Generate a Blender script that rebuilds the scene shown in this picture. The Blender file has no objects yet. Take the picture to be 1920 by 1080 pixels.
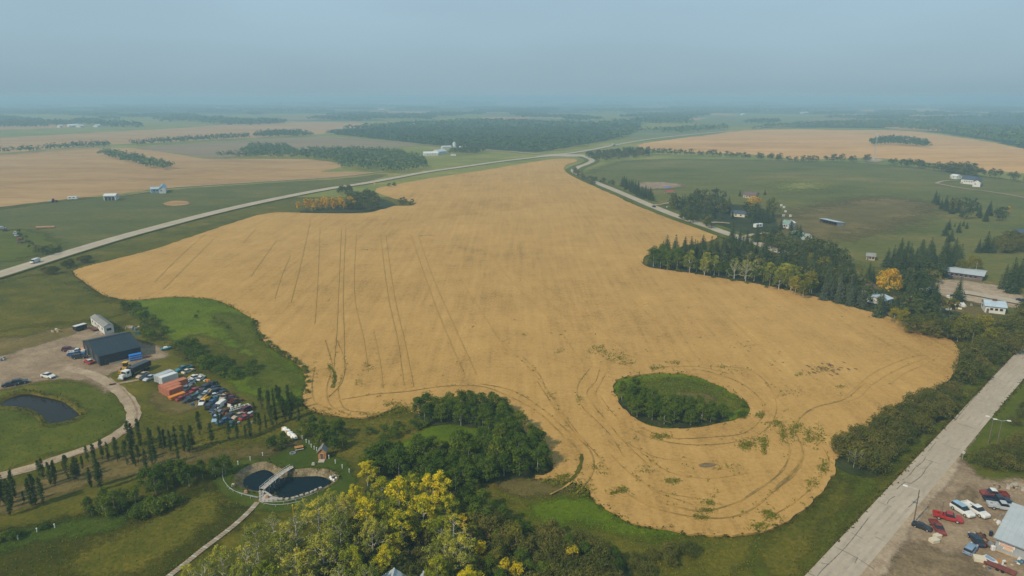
import bpy, bmesh, math, random
import numpy as np
from mathutils import Vector, Matrix
from mathutils.geometry import tessellate_polygon

R = math.radians
rng = random.Random(7)
nrg = np.random.default_rng(7)
SC = bpy.context.scene
COL = SC.collection

# ------------------------------------------------------------------ camera, sky, sun, exposure
CAM_H = 90.0
FPX = 1280.0
PITCH = math.atan(357 / FPX)
cam_d = bpy.data.cameras.new('camera')
cam_d.sensor_width = 36.0
cam_d.lens = 24.0
cam_d.clip_start = 1.0
cam_d.clip_end = 80000.0
cam = bpy.data.objects.new('camera', cam_d)
cam.location = (0, 0, CAM_H)
cam.rotation_euler = (math.pi / 2 - PITCH, 0, 0)
COL.objects.link(cam)
SC.camera = cam

SUN_EL = R(41)
SUN_DIR = Vector((0.74 * math.cos(SUN_EL), 0.67 * math.cos(SUN_EL), -math.sin(SUN_EL))).normalized()
SUN_AZ = math.atan2(-SUN_DIR.x, -SUN_DIR.y)          # clockwise from +Y towards the sun
sun_d = bpy.data.lights.new('sun', 'SUN')
sun_d.energy = 4.3
sun_d.angle = R(0.9)
sun_d.color = (1.0, 0.86, 0.66)
sun = bpy.data.objects.new('sun', sun_d)
sun.rotation_euler = SUN_DIR.to_track_quat('-Z', 'Y').to_euler()
sun.location = (-200, -200, 300)
COL.objects.link(sun)

world = bpy.data.worlds.new('World')
SC.world = world
world.use_nodes = True
wt = world.node_tree
wt.nodes.clear()
w_out = wt.nodes.new('ShaderNodeOutputWorld')
w_bg = wt.nodes.new('ShaderNodeBackground')
w_sky = wt.nodes.new('ShaderNodeTexSky')
w_sky.sky_type = 'NISHITA'
w_sky.sun_disc = False
w_sky.sun_elevation = SUN_EL
w_sky.sun_rotation = SUN_AZ
w_sky.altitude = 600
w_sky.air_density = 1.0
w_sky.dust_density = 3.0
w_sky.ozone_density = 3.0
# smoke in the whole sky: the blue of the clear sky is veiled by an even grey-blue, a little paler overhead
w_geo = wt.nodes.new('ShaderNodeTexCoord')
w_sep = wt.nodes.new('ShaderNodeSeparateXYZ')
wt.links.new(w_geo.outputs['Generated'], w_sep.inputs[0])
w_ramp = wt.nodes.new('ShaderNodeValToRGB')
e = w_ramp.color_ramp.elements
e[0].position = 0.0;  e[0].color = (3.12, 4.52, 5.42, 1)
e[1].position = 0.30; e[1].color = (4.50, 6.50, 7.75, 1)
x = e.new(0.06); x.color = (3.40, 4.86, 5.78, 1)
x = e.new(0.17); x.color = (3.98, 5.68, 6.75, 1)
wt.links.new(w_sep.outputs['Z'], w_ramp.inputs[0])
w_mix = wt.nodes.new('ShaderNodeMix')
w_mix.data_type = 'RGBA'
w_mix.inputs[0].default_value = 0.86
# faint drifts in the smoke
w_map = wt.nodes.new('ShaderNodeMapping')
w_map.inputs['Scale'].default_value = (1.2, 1.2, 5.0)
w_noise = wt.nodes.new('ShaderNodeTexNoise')
w_noise.inputs['Scale'].default_value = 1.6
w_noise.inputs['Detail'].default_value = 4.0
w_rng = wt.nodes.new('ShaderNodeMapRange')
w_rng.inputs['From Min'].default_value = 0.3
w_rng.inputs['From Max'].default_value = 0.7
w_rng.inputs['To Min'].default_value = 0.93
w_rng.inputs['To Max'].default_value = 1.05
w_mul = wt.nodes.new('ShaderNodeVectorMath')
w_mul.operation = 'SCALE'
wt.links.new(w_geo.outputs['Generated'], w_map.inputs['Vector'])
wt.links.new(w_map.outputs[0], w_noise.inputs['Vector'])
wt.links.new(w_noise.outputs['Fac'], w_rng.inputs['Value'])
wt.links.new(w_rng.outputs[0], w_mul.inputs['Scale'])
wt.links.new(w_sky.outputs[0], w_mix.inputs[6])
wt.links.new(w_ramp.outputs[0], w_mix.inputs[7])
wt.links.new(w_mix.outputs[2], w_mul.inputs[0])
wt.links.new(w_mul.outputs[0], w_bg.inputs['Color'])
w_bg.inputs['Strength'].default_value = 0.1
wt.links.new(w_bg.outputs[0], w_out.inputs['Surface'])

SC.view_settings.view_transform = 'Standard'
SC.view_settings.look = 'None'
SC.view_settings.exposure = 0.0
SC.view_settings.gamma = 1.0
SC.view_settings.use_curve_mapping = False
SC.render.engine = 'CYCLES'
SC.cycles.use_denoising = True
SC.cycles.max_bounces = 6
SC.cycles.diffuse_bounces = 3
SC.cycles.volume_bounces = 1
SC.cycles.transparent_max_bounces = 16

# ------------------------------------------------------------------ helpers
CP, SP = math.cos(PITCH), math.sin(PITCH)

def G(px, py, z=0.0):
    """ground point seen at a pixel of the 1920x1080 photograph"""
    dx = px - 960.0
    dy = FPX * CP + (540.0 - py) * SP
    dz = -FPX * SP + (540.0 - py) * CP
    t = (z - CAM_H) / dz
    return Vector((dx * t, dy * t, z))

def lin(c):
    return tuple((v / 12.92 if v <= 0.04045 else ((v + 0.055) / 1.055) ** 2.4) for v in c)

def tag(o, label=None, cat=None, group=None, kind=None):
    if label: o['label'] = label
    if cat: o['category'] = cat
    if group: o['group'] = group
    if kind: o['kind'] = kind
    return o

def link(o, parent=None):
    COL.objects.link(o)
    if parent is not None:
        o.parent = parent
    return o

def empty(name, loc, rz=0.0, scale=1.0):
    o = bpy.data.objects.new(name, None)
    o.location = loc
    o.rotation_euler = (0, 0, rz)
    o.scale = (scale, scale, scale)
    o.empty_display_size = 0.5
    return link(o)

def copy_tree(o, parent=None):
    c = o.copy()
    COL.objects.link(c)
    if parent is not None:
        c.parent = parent
    for ch in list(o.children):
        copy_tree(ch, c)
    return c

# ------------------------------------------------------------------ materials
MATS = {}

def new_mat(name):
    m = bpy.data.materials.new(name)
    m.use_nodes = True
    m.node_tree.nodes.clear()
    out = m.node_tree.nodes.new('ShaderNodeOutputMaterial')
    MATS[name] = m
    return m, m.node_tree, out

def N(t, kind, **kw):
    n = t.nodes.new(kind)
    for k, v in kw.items():
        setattr(n, k, v)
    return n

def noise(t, vec, scale, detail=3.0, rough=0.55):
    n = N(t, 'ShaderNodeTexNoise')
    n.inputs['Scale'].default_value = scale
    n.inputs['Detail'].default_value = detail
    n.inputs['Roughness'].default_value = rough
    t.links.new(vec, n.inputs['Vector'])
    return n.outputs['Fac']

def math_node(t, op, a, b=None):
    n = N(t, 'ShaderNodeMath', operation=op)
    for i, v in enumerate((a, b)):
        if v is None: continue
        if isinstance(v, (int, float)):
            n.inputs[i].default_value = v
        else:
            t.links.new(v, n.inputs[i])
    return n.outputs[0]

def ramp(t, fac, stops):
    n = N(t, 'ShaderNodeValToRGB')
    el = n.color_ramp.elements
    el[0].position, el[0].color = stops[0][0], (*stops[0][1], 1)
    el[1].position, el[1].color = stops[-1][0], (*stops[-1][1], 1)
    for p, c in stops[1:-1]:
        e = el.new(p); e.color = (*c, 1)
    t.links.new(fac, n.inputs[0])
    return n.outputs[0]

def mixc(t, fac, a, b):
    n = N(t, 'ShaderNodeMix', data_type='RGBA')
    for i, v in ((0, fac), (6, a), (7, b)):
        if isinstance(v, (int, float)):
            n.inputs[i].default_value = v
        elif isinstance(v, tuple):
            n.inputs[i].default_value = (*v, 1)
        else:
            t.links.new(v, n.inputs[i])
    return n.outputs[2]

def smoothmap(t, v, a, b):
    n = N(t, 'ShaderNodeMapRange', interpolation_type='SMOOTHSTEP')
    n.inputs['From Min'].default_value = a
    n.inputs['From Max'].default_value = b
    t.links.new(v, n.inputs['Value'])
    return n.outputs[0]

def princ(t, out, col, rough=0.9, spec=0.15, metal=0.0, bump=None, bump_s=0.3, bump_d=0.2):
    p = N(t, 'ShaderNodeBsdfPrincipled')
    if isinstance(col, tuple):
        p.inputs['Base Color'].default_value = (*col, 1)
    else:
        t.links.new(col, p.inputs['Base Color'])
    p.inputs['Roughness'].default_value = rough
    p.inputs['Specular IOR Level'].default_value = spec
    p.inputs['Metallic'].default_value = metal
    if bump is not None:
        b = N(t, 'ShaderNodeBump')
        b.inputs['Strength'].default_value = bump_s
        b.inputs['Distance'].default_value = bump_d
        t.links.new(bump, b.inputs['Height'])
        t.links.new(b.outputs[0], p.inputs['Normal'])
    t.links.new(p.outputs[0], out.inputs['Surface'])
    return p

def coords(t, rot=0.0, sx=1.0, sy=1.0):
    tc = N(t, 'ShaderNodeTexCoord')
    mp = N(t, 'ShaderNodeMapping')
    mp.inputs['Rotation'].default_value = (0, 0, rot)
    mp.inputs['Scale'].default_value = (sx, sy, 1)
    t.links.new(tc.outputs['Object'], mp.inputs['Vector'])
    return mp.outputs[0]

def ground_mat(name, stops, big=45.0, mid=9.0, fine=0.9, w=(0.36, 0.33, 0.35), rot=0.3, sx=1.0, sy=1.0, bump=0.35):
    """earth, grass and crop: three scales of patchiness run through a colour ramp"""
    m, t, out = new_mat(name)
    v = coords(t, rot, sx, sy)
    a = noise(t, v, 1 / big, 4.0, 0.6)
    b = noise(t, v, 1 / mid, 4.0, 0.62)
    c = noise(t, v, 1 / fine, 3.0, 0.65)
    f = math_node(t, 'ADD', math_node(t, 'MULTIPLY', a, w[0]), math_node(t, 'MULTIPLY', b, w[1]))
    f = math_node(t, 'ADD', f, math_node(t, 'MULTIPLY', c, w[2]))
    n = N(t, 'ShaderNodeMapRange')
    n.inputs['From Min'].default_value = 0.39
    n.inputs['From Max'].default_value = 0.65
    t.links.new(f, n.inputs['Value'])
    col = ramp(t, n.outputs[0], stops)
    princ(t, out, col, 0.95, 0.08, bump=c, bump_s=bump, bump_d=0.25)
    return m

def flat_mat(name, col, rough=0.6, spec=0.3, metal=0.0, var=0.12, scale=0.7):
    """a painted, wooden or stone surface with faint blotches and wear"""
    m, t, out = new_mat(name)
    tc = N(t, 'ShaderNodeTexCoord')
    f = noise(t, tc.outputs['Object'], scale, 5.0, 0.65)
    dk = tuple(c * (1 - var * 1.6) for c in col)
    lt = tuple(min(1, c * (1 + var)) for c in col)
    princ(t, out, ramp(t, f, [(0.3, dk), (0.7, lt)]), rough, spec, metal)
    return m

# ------------------------------------------------------------------ shapes
def mesh_obj(name, verts, faces, mat, parent=None, smooth=False):
    me = bpy.data.meshes.new(name)
    me.from_pydata([tuple(v) for v in verts], [], faces)
    me.update()
    if mat is not None:
        me.materials.append(mat)
    if smooth:
        me.polygons.foreach_set('use_smooth', [True] * len(me.polygons))
    o = bpy.data.objects.new(name, me)
    return link(o, parent)

def catmull(pts, closed=True, step=3.0):
    """even curve through the points"""
    n = len(pts)
    outp = []
    rngi = range(n) if closed else range(n - 1)
    for i in rngi:
        if closed:
            p0, p1, p2, p3 = pts[(i - 1) % n], pts[i], pts[(i + 1) % n], pts[(i + 2) % n]
        else:
            p0 = pts[i - 1] if i > 0 else pts[i] * 2 - pts[i + 1]
            p1, p2 = pts[i], pts[i + 1]
            p3 = pts[i + 2] if i + 2 < n else p2 * 2 - p1
        d = (p2 - p1).length
        t0 = 0.0
        t1 = t0 + max(1e-3, (p1 - p0).length) ** 0.5
        t2 = t1 + max(1e-3, d) ** 0.5
        t3 = t2 + max(1e-3, (p3 - p2).length) ** 0.5
        s = step(p1) if callable(step) else step
        k = max(1, min(40, int(d / s)))
        for j in range(k):
            t = t1 + (t2 - t1) * j / k
            a1 = p0 * ((t1 - t) / (t1 - t0)) + p1 * ((t - t0) / (t1 - t0))
            a2 = p1 * ((t2 - t) / (t2 - t1)) + p2 * ((t - t1) / (t2 - t1))
            a3 = p2 * ((t3 - t) / (t3 - t2)) + p3 * ((t - t2) / (t3 - t2))
            b1 = a1 * ((t2 - t) / (t2 - t0)) + a2 * ((t - t0) / (t2 - t0))
            b2 = a2 * ((t3 - t) / (t3 - t1)) + a3 * ((t - t1) / (t3 - t1))
            outp.append(b1 * ((t2 - t) / (t2 - t1)) + b2 * ((t - t1) / (t2 - t1)))
    if not closed:
        outp.append(pts[-1].copy())
    return outp

def step_by_distance(p):
    return max(1.2, p.length / 110.0)

def outline(pxs, z=0.0, smooth=True, jit=0.0):
    pts = [G(a, b, 0.0) for a, b in pxs]
    if smooth:
        pts = catmull(pts, True, step_by_distance)
    r = random.Random(len(pts) * 13 + 5)
    res = []
    for p in pts:
        j = jit * max(1.0, p.length / 400.0)
        res.append(Vector((p.x + r.uniform(-j, j), p.y + r.uniform(-j, j), z)))
    return res

def fill(name, loops, mat, z, parent=None):
    loops = [[Vector((p.x, p.y, 0)) for p in lp] for lp in loops]
    tris = tessellate_polygon(loops)
    flat = [Vector((p.x, p.y, z)) for lp in loops for p in lp]
    faces = []
    for t in tris:
        a, b, c = (flat[i] for i in t)
        if (b - a).cross(c - a).z < 0:
            t = (t[0], t[2], t[1])
        faces.append(t)
    return mesh_obj(name, flat, faces, mat, parent)

LAYER = {}
SOFT = {}

def soft_mat(m):
    """the same surface, thinning out raggedly where its patch ends"""
    if m.name in SOFT: return SOFT[m.name]
    c = m.copy()
    c.name = m.name + '_thinning_edge'
    t = c.node_tree
    out = next(n for n in t.nodes if n.type == 'OUTPUT_MATERIAL')
    sh = out.inputs['Surface'].links[0].from_socket
    at = N(t, 'ShaderNodeAttribute', attribute_name='spread')
    tc = N(t, 'ShaderNodeTexCoord')
    n1 = noise(t, tc.outputs['Object'], 1 / 7.0, 4.0, 0.65)
    n2 = noise(t, tc.outputs['Object'], 1 / 1.3, 3.0, 0.65)
    f = math_node(t, 'ADD', at.outputs['Fac'], math_node(t, 'MULTIPLY', math_node(t, 'SUBTRACT', n1, 0.5), 3.0))
    f = math_node(t, 'ADD', f, math_node(t, 'MULTIPLY', math_node(t, 'SUBTRACT', n2, 0.5), 1.6))
    f = smoothmap(t, f, -0.75, 0.75)
    tr = N(t, 'ShaderNodeBsdfTransparent')
    mx = N(t, 'ShaderNodeMixShader')
    t.links.new(f, mx.inputs[0])
    t.links.new(tr.outputs[0], mx.inputs[1])
    t.links.new(sh, mx.inputs[2])
    t.links.new(mx.outputs[0], out.inputs['Surface'])
    SOFT[m.name] = c
    return c

def soft_fill(name, loop, mat, z, d, holes=()):
    L = np.array([(p.x, p.y) for p in loop])
    def dist(P, L):
        A, B = L, np.roll(L, -1, 0)
        AB = B - A
        best = np.full(len(P), 1e9)
        ins = np.zeros(len(P), bool)
        for a, b, ab in zip(A, B, AB):
            t = np.clip(((P - a) @ ab) / max(1e-9, ab @ ab), 0, 1)
            q = P - (a + t[:, None] * ab)
            best = np.minimum(best, (q * q).sum(1))
            c = (a[1] > P[:, 1]) != (b[1] > P[:, 1])
            if b[1] != a[1]:
                ins ^= c & (P[:, 0] < (b[0] - a[0]) * (P[:, 1] - a[1]) / (b[1] - a[1]) + a[0])
        return np.where(ins, 1, -1) * np.sqrt(best)
    lo, hi = L.min(0) - d, L.max(0) + d
    n = 90 if holes else 46
    cell = max((hi - lo).max() / n, d * 0.3)
    nx, ny = (int(v) + 2 for v in (hi - lo) / cell)
    gx, gy = np.meshgrid(lo[0] + np.arange(nx) * cell, lo[1] + np.arange(ny) * cell)
    P = np.stack([gx.ravel(), gy.ravel()], 1)
    D = dist(P, L)
    keep = D > -d * 1.6
    for h in holes:
        hd = dist(P, np.array([(p.x, p.y) for p in h]))
        D = np.minimum(D, -hd - d * 0.2)
        keep &= hd < 0.0
    ids = -np.ones(len(P), int)
    faces = []
    for j in range(ny - 1):
        for i in range(nx - 1):
            q = (j * nx + i, j * nx + i + 1, (j + 1) * nx + i + 1, (j + 1) * nx + i)
            if (all if holes else any)(keep[k] for k in q):
                faces.append(q)
    used = sorted({k for f in faces for k in f})
    for k, v in enumerate(used): ids[v] = k
    o = mesh_obj(name, [(P[v][0], P[v][1], z) for v in used], [tuple(int(ids[k]) for k in f) for f in faces], soft_mat(mat))
    at = o.data.attributes.new('spread', 'FLOAT', 'POINT')
    at.data.foreach_set('value', np.clip(D[used] / d, -2.5, 2.5).astype(np.float32))
    return o

def sheet(name, pxs, mat, z, label, smooth=True, jit=0.0, holes=None, kind='structure', soft=None):
    far = max(p[1] for p in pxs) < 420
    k = LAYER.setdefault((z, far), [0])
    k[0] += 1
    zz = z * 4 + 0.006 * k[0] if far else z + 0.0015 * k[0]     # flush sheets never share a plane
    loops = [outline(pxs, z, smooth, jit)] + [h for h in (holes or [])]
    o = soft_fill(name, loops[0], mat, zz, soft) if soft else fill(name, loops, mat, zz)
    return tag(o, label, kind=kind)

def ribbon_pts(pts, width, z, wob=0.0, r=None):
    verts, faces = [], []
    n = len(pts)
    for i, p in enumerate(pts):
        d = (pts[min(n - 1, i + 1)] - pts[max(0, i - 1)])
        d.z = 0
        d.normalize()
        s = Vector((-d.y, d.x, 0))
        w = width * 0.5 * (1 + (r.uniform(-wob, wob) if r else 0))
        verts += [Vector((p.x, p.y, z)) + s * w, Vector((p.x, p.y, z)) - s * w]
        if i:
            a = 2 * i
            faces.append((a - 2, a - 1, a + 1, a))
    return verts, faces

def ribbon(name, pxs, width, mat, z, label=None, kind='structure', wob=0.0, step=None, parent=None, smooth=True):
    pts = [G(a, b, 0) for a, b in pxs]
    if smooth:
        pts = catmull(pts, False, step or step_by_distance)
    v, f = ribbon_pts(pts, width, z, wob, rng)
    o = mesh_obj(name, v, f, mat, parent)
    # faces up
    if o.data.polygons[0].normal.z < 0:
        o.data.flip_normals()
    if parent is None:
        tag(o, label, kind=kind)
    return o

class MB:
    """collects boxes, tubes and prisms, then links them as one mesh"""
    def __init__(s):
        s.v, s.f = [], []
    def add(s, verts, faces):
        b = len(s.v)
        s.v += [Vector(v) for v in verts]
        s.f += [tuple(b + i for i in f) for f in faces]
        return s
    def box(s, c, d, rz=0.0, taper=1.0):
        x, y, z = d[0] / 2, d[1] / 2, d[2] / 2
        vs = [(-x, -y, -z), (x, -y, -z), (x, y, -z), (-x, y, -z)] + [(a * taper, b * taper, z) for a, b in ((-x, -y), (x, -y), (x, y), (-x, y))]
        m = Matrix.Rotation(rz, 3, 'Z')
        vs = [m @ Vector(v) + Vector(c) for v in vs]
        return s.add(vs, [(0, 3, 2, 1), (4, 5, 6, 7), (0, 1, 5, 4), (1, 2, 6, 5), (2, 3, 7, 6), (3, 0, 4, 7)])
    def tube(s, a, b, ra, rb=None, n=8, cap=True):
        a, b = Vector(a), Vector(b)
        rb = ra if rb is None else rb
        q = (b - a).to_track_quat('Z', 'Y')
        vs = []
        for p, r in ((a, ra), (b, rb)):
            for i in range(n):
                t = 2 * math.pi * i / n
                vs.append(p + q @ Vector((r * math.cos(t), r * math.sin(t), 0)))
        fs = [(i, (i + 1) % n, n + (i + 1) % n, n + i) for i in range(n)]
        if cap:
            fs += [tuple(range(n - 1, -1, -1)), tuple(range(n, 2 * n))]
        return s.add(vs, fs)
    def prism(s, prof, x0, x1, axis='X'):
        """profile in (y,z), drawn out along x"""
        n = len(prof)
        vs = [(x0, a, b) for a, b in prof] + [(x1, a, b) for a, b in prof]
        fs = [tuple(range(n - 1, -1, -1)), tuple(range(n, 2 * n))] + [(i, (i + 1) % n, n + (i + 1) % n, n + i) for i in range(n)]
        return s.add(vs, fs)
    def quad(s, a, b, c, d):
        return s.add([a, b, c, d], [(0, 1, 2, 3)])
    def build(s, name, mat, parent=None, smooth=False, bevel=0.0):
        me = bpy.data.meshes.new(name)
        me.from_pydata([tuple(v) for v in s.v], [], s.f)
        bm = bmesh.new()
        bm.from_mesh(me)
        bmesh.ops.recalc_face_normals(bm, faces=bm.faces)
        if bevel:
            bmesh.ops.bevel(bm, geom=list(bm.edges), offset=bevel, segments=1, affect='EDGES')
        bm.to_mesh(me)
        bm.free()
        if mat is not None:
            me.materials.append(mat)
        if smooth:
            me.polygons.foreach_set('use_smooth', [True] * len(me.polygons))
        return link(bpy.data.objects.new(name, me), parent)
# ------------------------------------------------------------------ haze: one closed box of smoky air round everything
def build_haze():
    m = bpy.data.materials.new('haze')
    m.use_nodes = True
    t = m.node_tree
    t.nodes.clear()
    out = t.nodes.new('ShaderNodeOutputMaterial')
    v = t.nodes.new('ShaderNodeVolumePrincipled')
    v.inputs['Color'].default_value = (0.405, 0.625, 0.795, 1)
    v.inputs['Density'].default_value = 0.00030
    v.inputs['Anisotropy'].default_value = 0.0
    t.links.new(v.outputs[0], out.inputs['Volume'])
    b = MB()
    b.box((0, 14000, 47.5), (64000, 40000, 105))
    o = b.build('haze', m)
    o.visible_shadow = True
    tag(o, 'pale blue smoke haze lying over the whole plain', kind='stuff')
build_haze()

# ------------------------------------------------------------------ ground materials
M_low = ground_mat('dark_vignetted_grass', [(0.0, (0.0168, 0.0216, 0.0010)), (0.4, (0.0301, 0.0344, 0.0016)), (0.7, (0.0464, 0.0453, 0.0029)), (1.0, (0.0731, 0.0614, 0.0057))])  # darker olive grass; part of the darkness is lens vignetting put into colour
M_grass = ground_mat('meadow_grass', [(0.0, (0.0357, 0.0409, 0.0028)), (0.4, (0.0639, 0.0652, 0.0047)), (0.7, (0.0986, 0.0857, 0.0082)), (1.0, (0.1551, 0.1164, 0.0164))])
M_pastleft = ground_mat('darker_pasture_grass', [(0.0, (0.0466, 0.0571, 0.0102)), (0.45, (0.0762, 0.0822, 0.0164)), (0.75, (0.1088, 0.0962, 0.0245)), (1.0, (0.1710, 0.1254, 0.0433))], big=120, mid=25, fine=2.5, sx=0.5)
M_pasture = ground_mat('pasture_grass', [(0.0, (0.0857, 0.1046, 0.0165)), (0.45, (0.1401, 0.1507, 0.0264)), (0.75, (0.2001, 0.1763, 0.0395)), (1.0, (0.3144, 0.2299, 0.0699))], big=120, mid=25, fine=2.5, sx=0.5)
M_pastright = ground_mat('muted_pasture_grass', [(0.0, (0.0526, 0.0639, 0.0107)), (0.45, (0.0859, 0.0920, 0.0171)), (0.75, (0.1227, 0.1077, 0.0256)), (1.0, (0.1928, 0.1404, 0.0453))], big=120, mid=25, fine=2.5, sx=0.5)
M_dry = ground_mat('dry_pasture', [(0.0, (0.0614, 0.0549, 0.0139)), (0.5, (0.1023, 0.0808, 0.0232)), (1.0, (0.1801, 0.1280, 0.0493))], big=60, mid=14, fine=1.5)
M_lush = ground_mat('lush_marsh_grass', [(0.0, (0.0385, 0.0673, 0.0019)), (0.5, (0.0736, 0.1077, 0.0024)), (1.0, (0.1225, 0.1443, 0.0062))], big=30, mid=6, fine=0.8)
M_lawn = ground_mat('mown_lawn', [(0.0, (0.0278, 0.0454, 0.0037)), (0.55, (0.0433, 0.0654, 0.0050)), (1.0, (0.0782, 0.0817, 0.0101))], big=18, mid=4, fine=0.6)
M_verge = ground_mat('road_verge_grass', [(0.0, (0.0405, 0.0543, 0.0035)), (0.5, (0.0665, 0.0805, 0.0052)), (1.0, (0.1151, 0.1033, 0.0127))], big=25, mid=5, fine=0.7)
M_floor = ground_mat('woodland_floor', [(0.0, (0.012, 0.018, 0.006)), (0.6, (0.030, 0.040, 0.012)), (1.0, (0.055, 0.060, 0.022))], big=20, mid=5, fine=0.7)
M_dirt = ground_mat('packed_dirt', [(0.0, (0.135, 0.095, 0.055)), (0.5, (0.215, 0.155, 0.098)), (1.0, (0.31, 0.235, 0.150))], big=14, mid=4, fine=0.7)
M_mud = ground_mat('brown_bare_soil', [(0.0, (0.085, 0.062, 0.034)), (0.5, (0.150, 0.108, 0.060)), (1.0, (0.24, 0.175, 0.10))], big=9, mid=3, fine=0.6)
M_lodged = ground_mat('dark_lodged_straw', [(0.0, (0.0638, 0.0384, 0.0187)), (0.5, (0.1125, 0.0670, 0.0330)), (1.0, (0.1800, 0.1085, 0.0550))], big=9, mid=3, fine=0.6)
M_gravel = ground_mat('gravel_surface', [(0.0, (0.20, 0.145, 0.090)), (0.5, (0.285, 0.215, 0.145)), (1.0, (0.38, 0.30, 0.21))], big=12, mid=3, fine=0.5)
M_fallow = ground_mat('fallow_field', [(0.0, (0.1376, 0.1021, 0.0559)), (0.5, (0.1849, 0.1348, 0.0756)), (1.0, (0.2322, 0.1716, 0.0954))], big=200, mid=40, fine=6, sx=0.3)
M_farwheat = ground_mat('distant_ripe_crop', [(0.0, (0.2253, 0.1327, 0.0520)), (0.5, (0.3072, 0.1844, 0.0753)), (1.0, (0.3687, 0.2330, 0.0987))], big=160, mid=40, fine=7, rot=0.15, sx=0.35)
M_hill = ground_mat('hill_ripe_crop', [(0.0, (0.3064, 0.1685, 0.0598)), (0.5, (0.4178, 0.2342, 0.0866)), (1.0, (0.5014, 0.2959, 0.1135))], big=160, mid=40, fine=7, rot=0.15, sx=0.35)
M_fargreen = ground_mat('distant_green_crop', [(0.0, (0.0831, 0.1045, 0.0384)), (0.5, (0.1156, 0.1324, 0.0513)), (1.0, (0.1590, 0.1603, 0.0727))], big=200, mid=60, fine=12, sx=0.4)
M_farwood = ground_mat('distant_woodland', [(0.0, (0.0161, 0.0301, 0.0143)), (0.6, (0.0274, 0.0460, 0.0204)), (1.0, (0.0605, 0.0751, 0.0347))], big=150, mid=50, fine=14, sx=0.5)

def wheat_material():
    """ripe crop: broad thin and thick stands, drill rows along the working direction, fine stalk grain"""
    m, t, out = new_mat('ripe_wheat')
    v = coords(t)
    a = noise(t, v, 1 / 70, 4.0, 0.6)
    b = noise(t, v, 1 / 13, 4.0, 0.6)
    c = noise(t, v, 1 / 0.8, 3.0, 0.7)
    vs = coords(t, R(4), 1.0, 0.045)
    d = noise(t, vs, 1 / 2.4, 3.0, 0.6)              # long streaks up the field
    vl = coords(t, R(-62), 1.0, 0.07)
    g = noise(t, vl, 1 / 6.0, 3.0, 0.6)
    e2 = noise(t, v, 1 / 3.2, 3.0, 0.65)
    f = math_node(t, 'MULTIPLY', a, 0.26)
    for s, w in ((b, 0.20), (c, 0.30), (d, 0.20), (g, 0.10), (e2, 0.14)):
        f = math_node(t, 'ADD', f, math_node(t, 'MULTIPLY', s, w))
    n = N(t, 'ShaderNodeMapRange')
    n.inputs['From Min'].default_value = 0.47
    n.inputs['From Max'].default_value = 0.74
    t.links.new(f, n.inputs['Value'])
    col = ramp(t, n.outputs[0], [(0.0, (0.2351, 0.1399, 0.0414)), (0.4, (0.3443, 0.2029, 0.0614)), (0.75, (0.4005, 0.2403, 0.0763)), (1.0, (0.4618, 0.2856, 0.0978))])
    # thin greenish spots
    k = smoothmap(t, noise(t, v, 1 / 7.0, 5.0, 0.7), 0.66, 0.74)
    k2 = smoothmap(t, noise(t, v, 1 / 120.0, 2.0, 0.5), 0.50, 0.62)
    col = mixc(t, math_node(t, 'MULTIPLY', math_node(t, 'MULTIPLY', k, k2), 0.45), col, (0.17, 0.155, 0.035))
    princ(t, out, col, 0.95, 0.06, bump=c, bump_s=0.5, bump_d=0.3)
    return m
M_wheat = wheat_material()

def track_material(name='pressed_track', lo=0.42, hi=0.60, dk=(0.12, 0.088, 0.026)):
    m, t, out = new_mat(name)
    v = coords(t)
    b = noise(t, v, 1 / 9.0, 4.0, 0.65)
    c = noise(t, v, 1 / 1.5, 3.0, 0.65)
    f = smoothmap(t, math_node(t, 'ADD', math_node(t, 'MULTIPLY', b, 0.7), math_node(t, 'MULTIPLY', c, 0.3)), lo, hi)
    col = mixc(t, f, (0.360, 0.212, 0.057), ramp(t, c, [(0.35, dk), (0.7, (0.24, 0.152, 0.050))]))
    princ(t, out, col, 0.95, 0.05)
    return m
M_track = track_material()
M_faint = track_material('faint_tramline', 0.48, 0.68, (0.215, 0.140, 0.045))

def road_material():
    m, t, out = new_mat('worn_asphalt')
    v = coords(t)
    a = noise(t, v, 1 / 14, 4.0, 0.6)
    b = noise(t, v, 1 / 1.3, 4.0, 0.7)
    f = math_node(t, 'ADD', math_node(t, 'MULTIPLY', a, 0.6), math_node(t, 'MULTIPLY', b, 0.4))
    col = ramp(t, f, [(0.32, (0.2696, 0.2177, 0.1588)), (0.55, (0.3449, 0.2879, 0.2178)), (0.75, (0.4201, 0.3508, 0.2665))])
    princ(t, out, col, 0.9, 0.15)
    return m
M_road = road_material()
M_crack = flat_mat('sealed_crack', (0.105, 0.095, 0.084), 0.8, 0.15)
M_wheel = flat_mat('worn_wheel_path', (0.322, 0.272, 0.212), 0.9, 0.15, var=0.15, scale=0.3)
M_line_y = flat_mat('yellow_road_paint', (0.45, 0.30, 0.07), 0.7)
M_line_w = flat_mat('white_road_paint', (0.55, 0.53, 0.48), 0.7)

def water_material(name, col, rough):
    m, t, out = new_mat(name)
    v = coords(t)
    c = noise(t, v, 1 / 0.9, 3.0, 0.6)
    p = princ(t, out, col, rough, 0.05, bump=c, bump_s=0.03, bump_d=0.03)
    return m
M_water = water_material('dark_pond_water', (0.0012, 0.009, 0.013), 0.05)
M_murk = water_material('murky_dugout_water', (0.013, 0.012, 0.010), 0.14)
M_bank = ground_mat('pond_bank_clay', [(0.0, (0.060, 0.058, 0.022)), (0.35, (0.105, 0.085, 0.045)), (0.6, (0.175, 0.135, 0.080)), (1.0, (0.30, 0.245, 0.155))], big=6, mid=2, fine=0.4)

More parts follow.
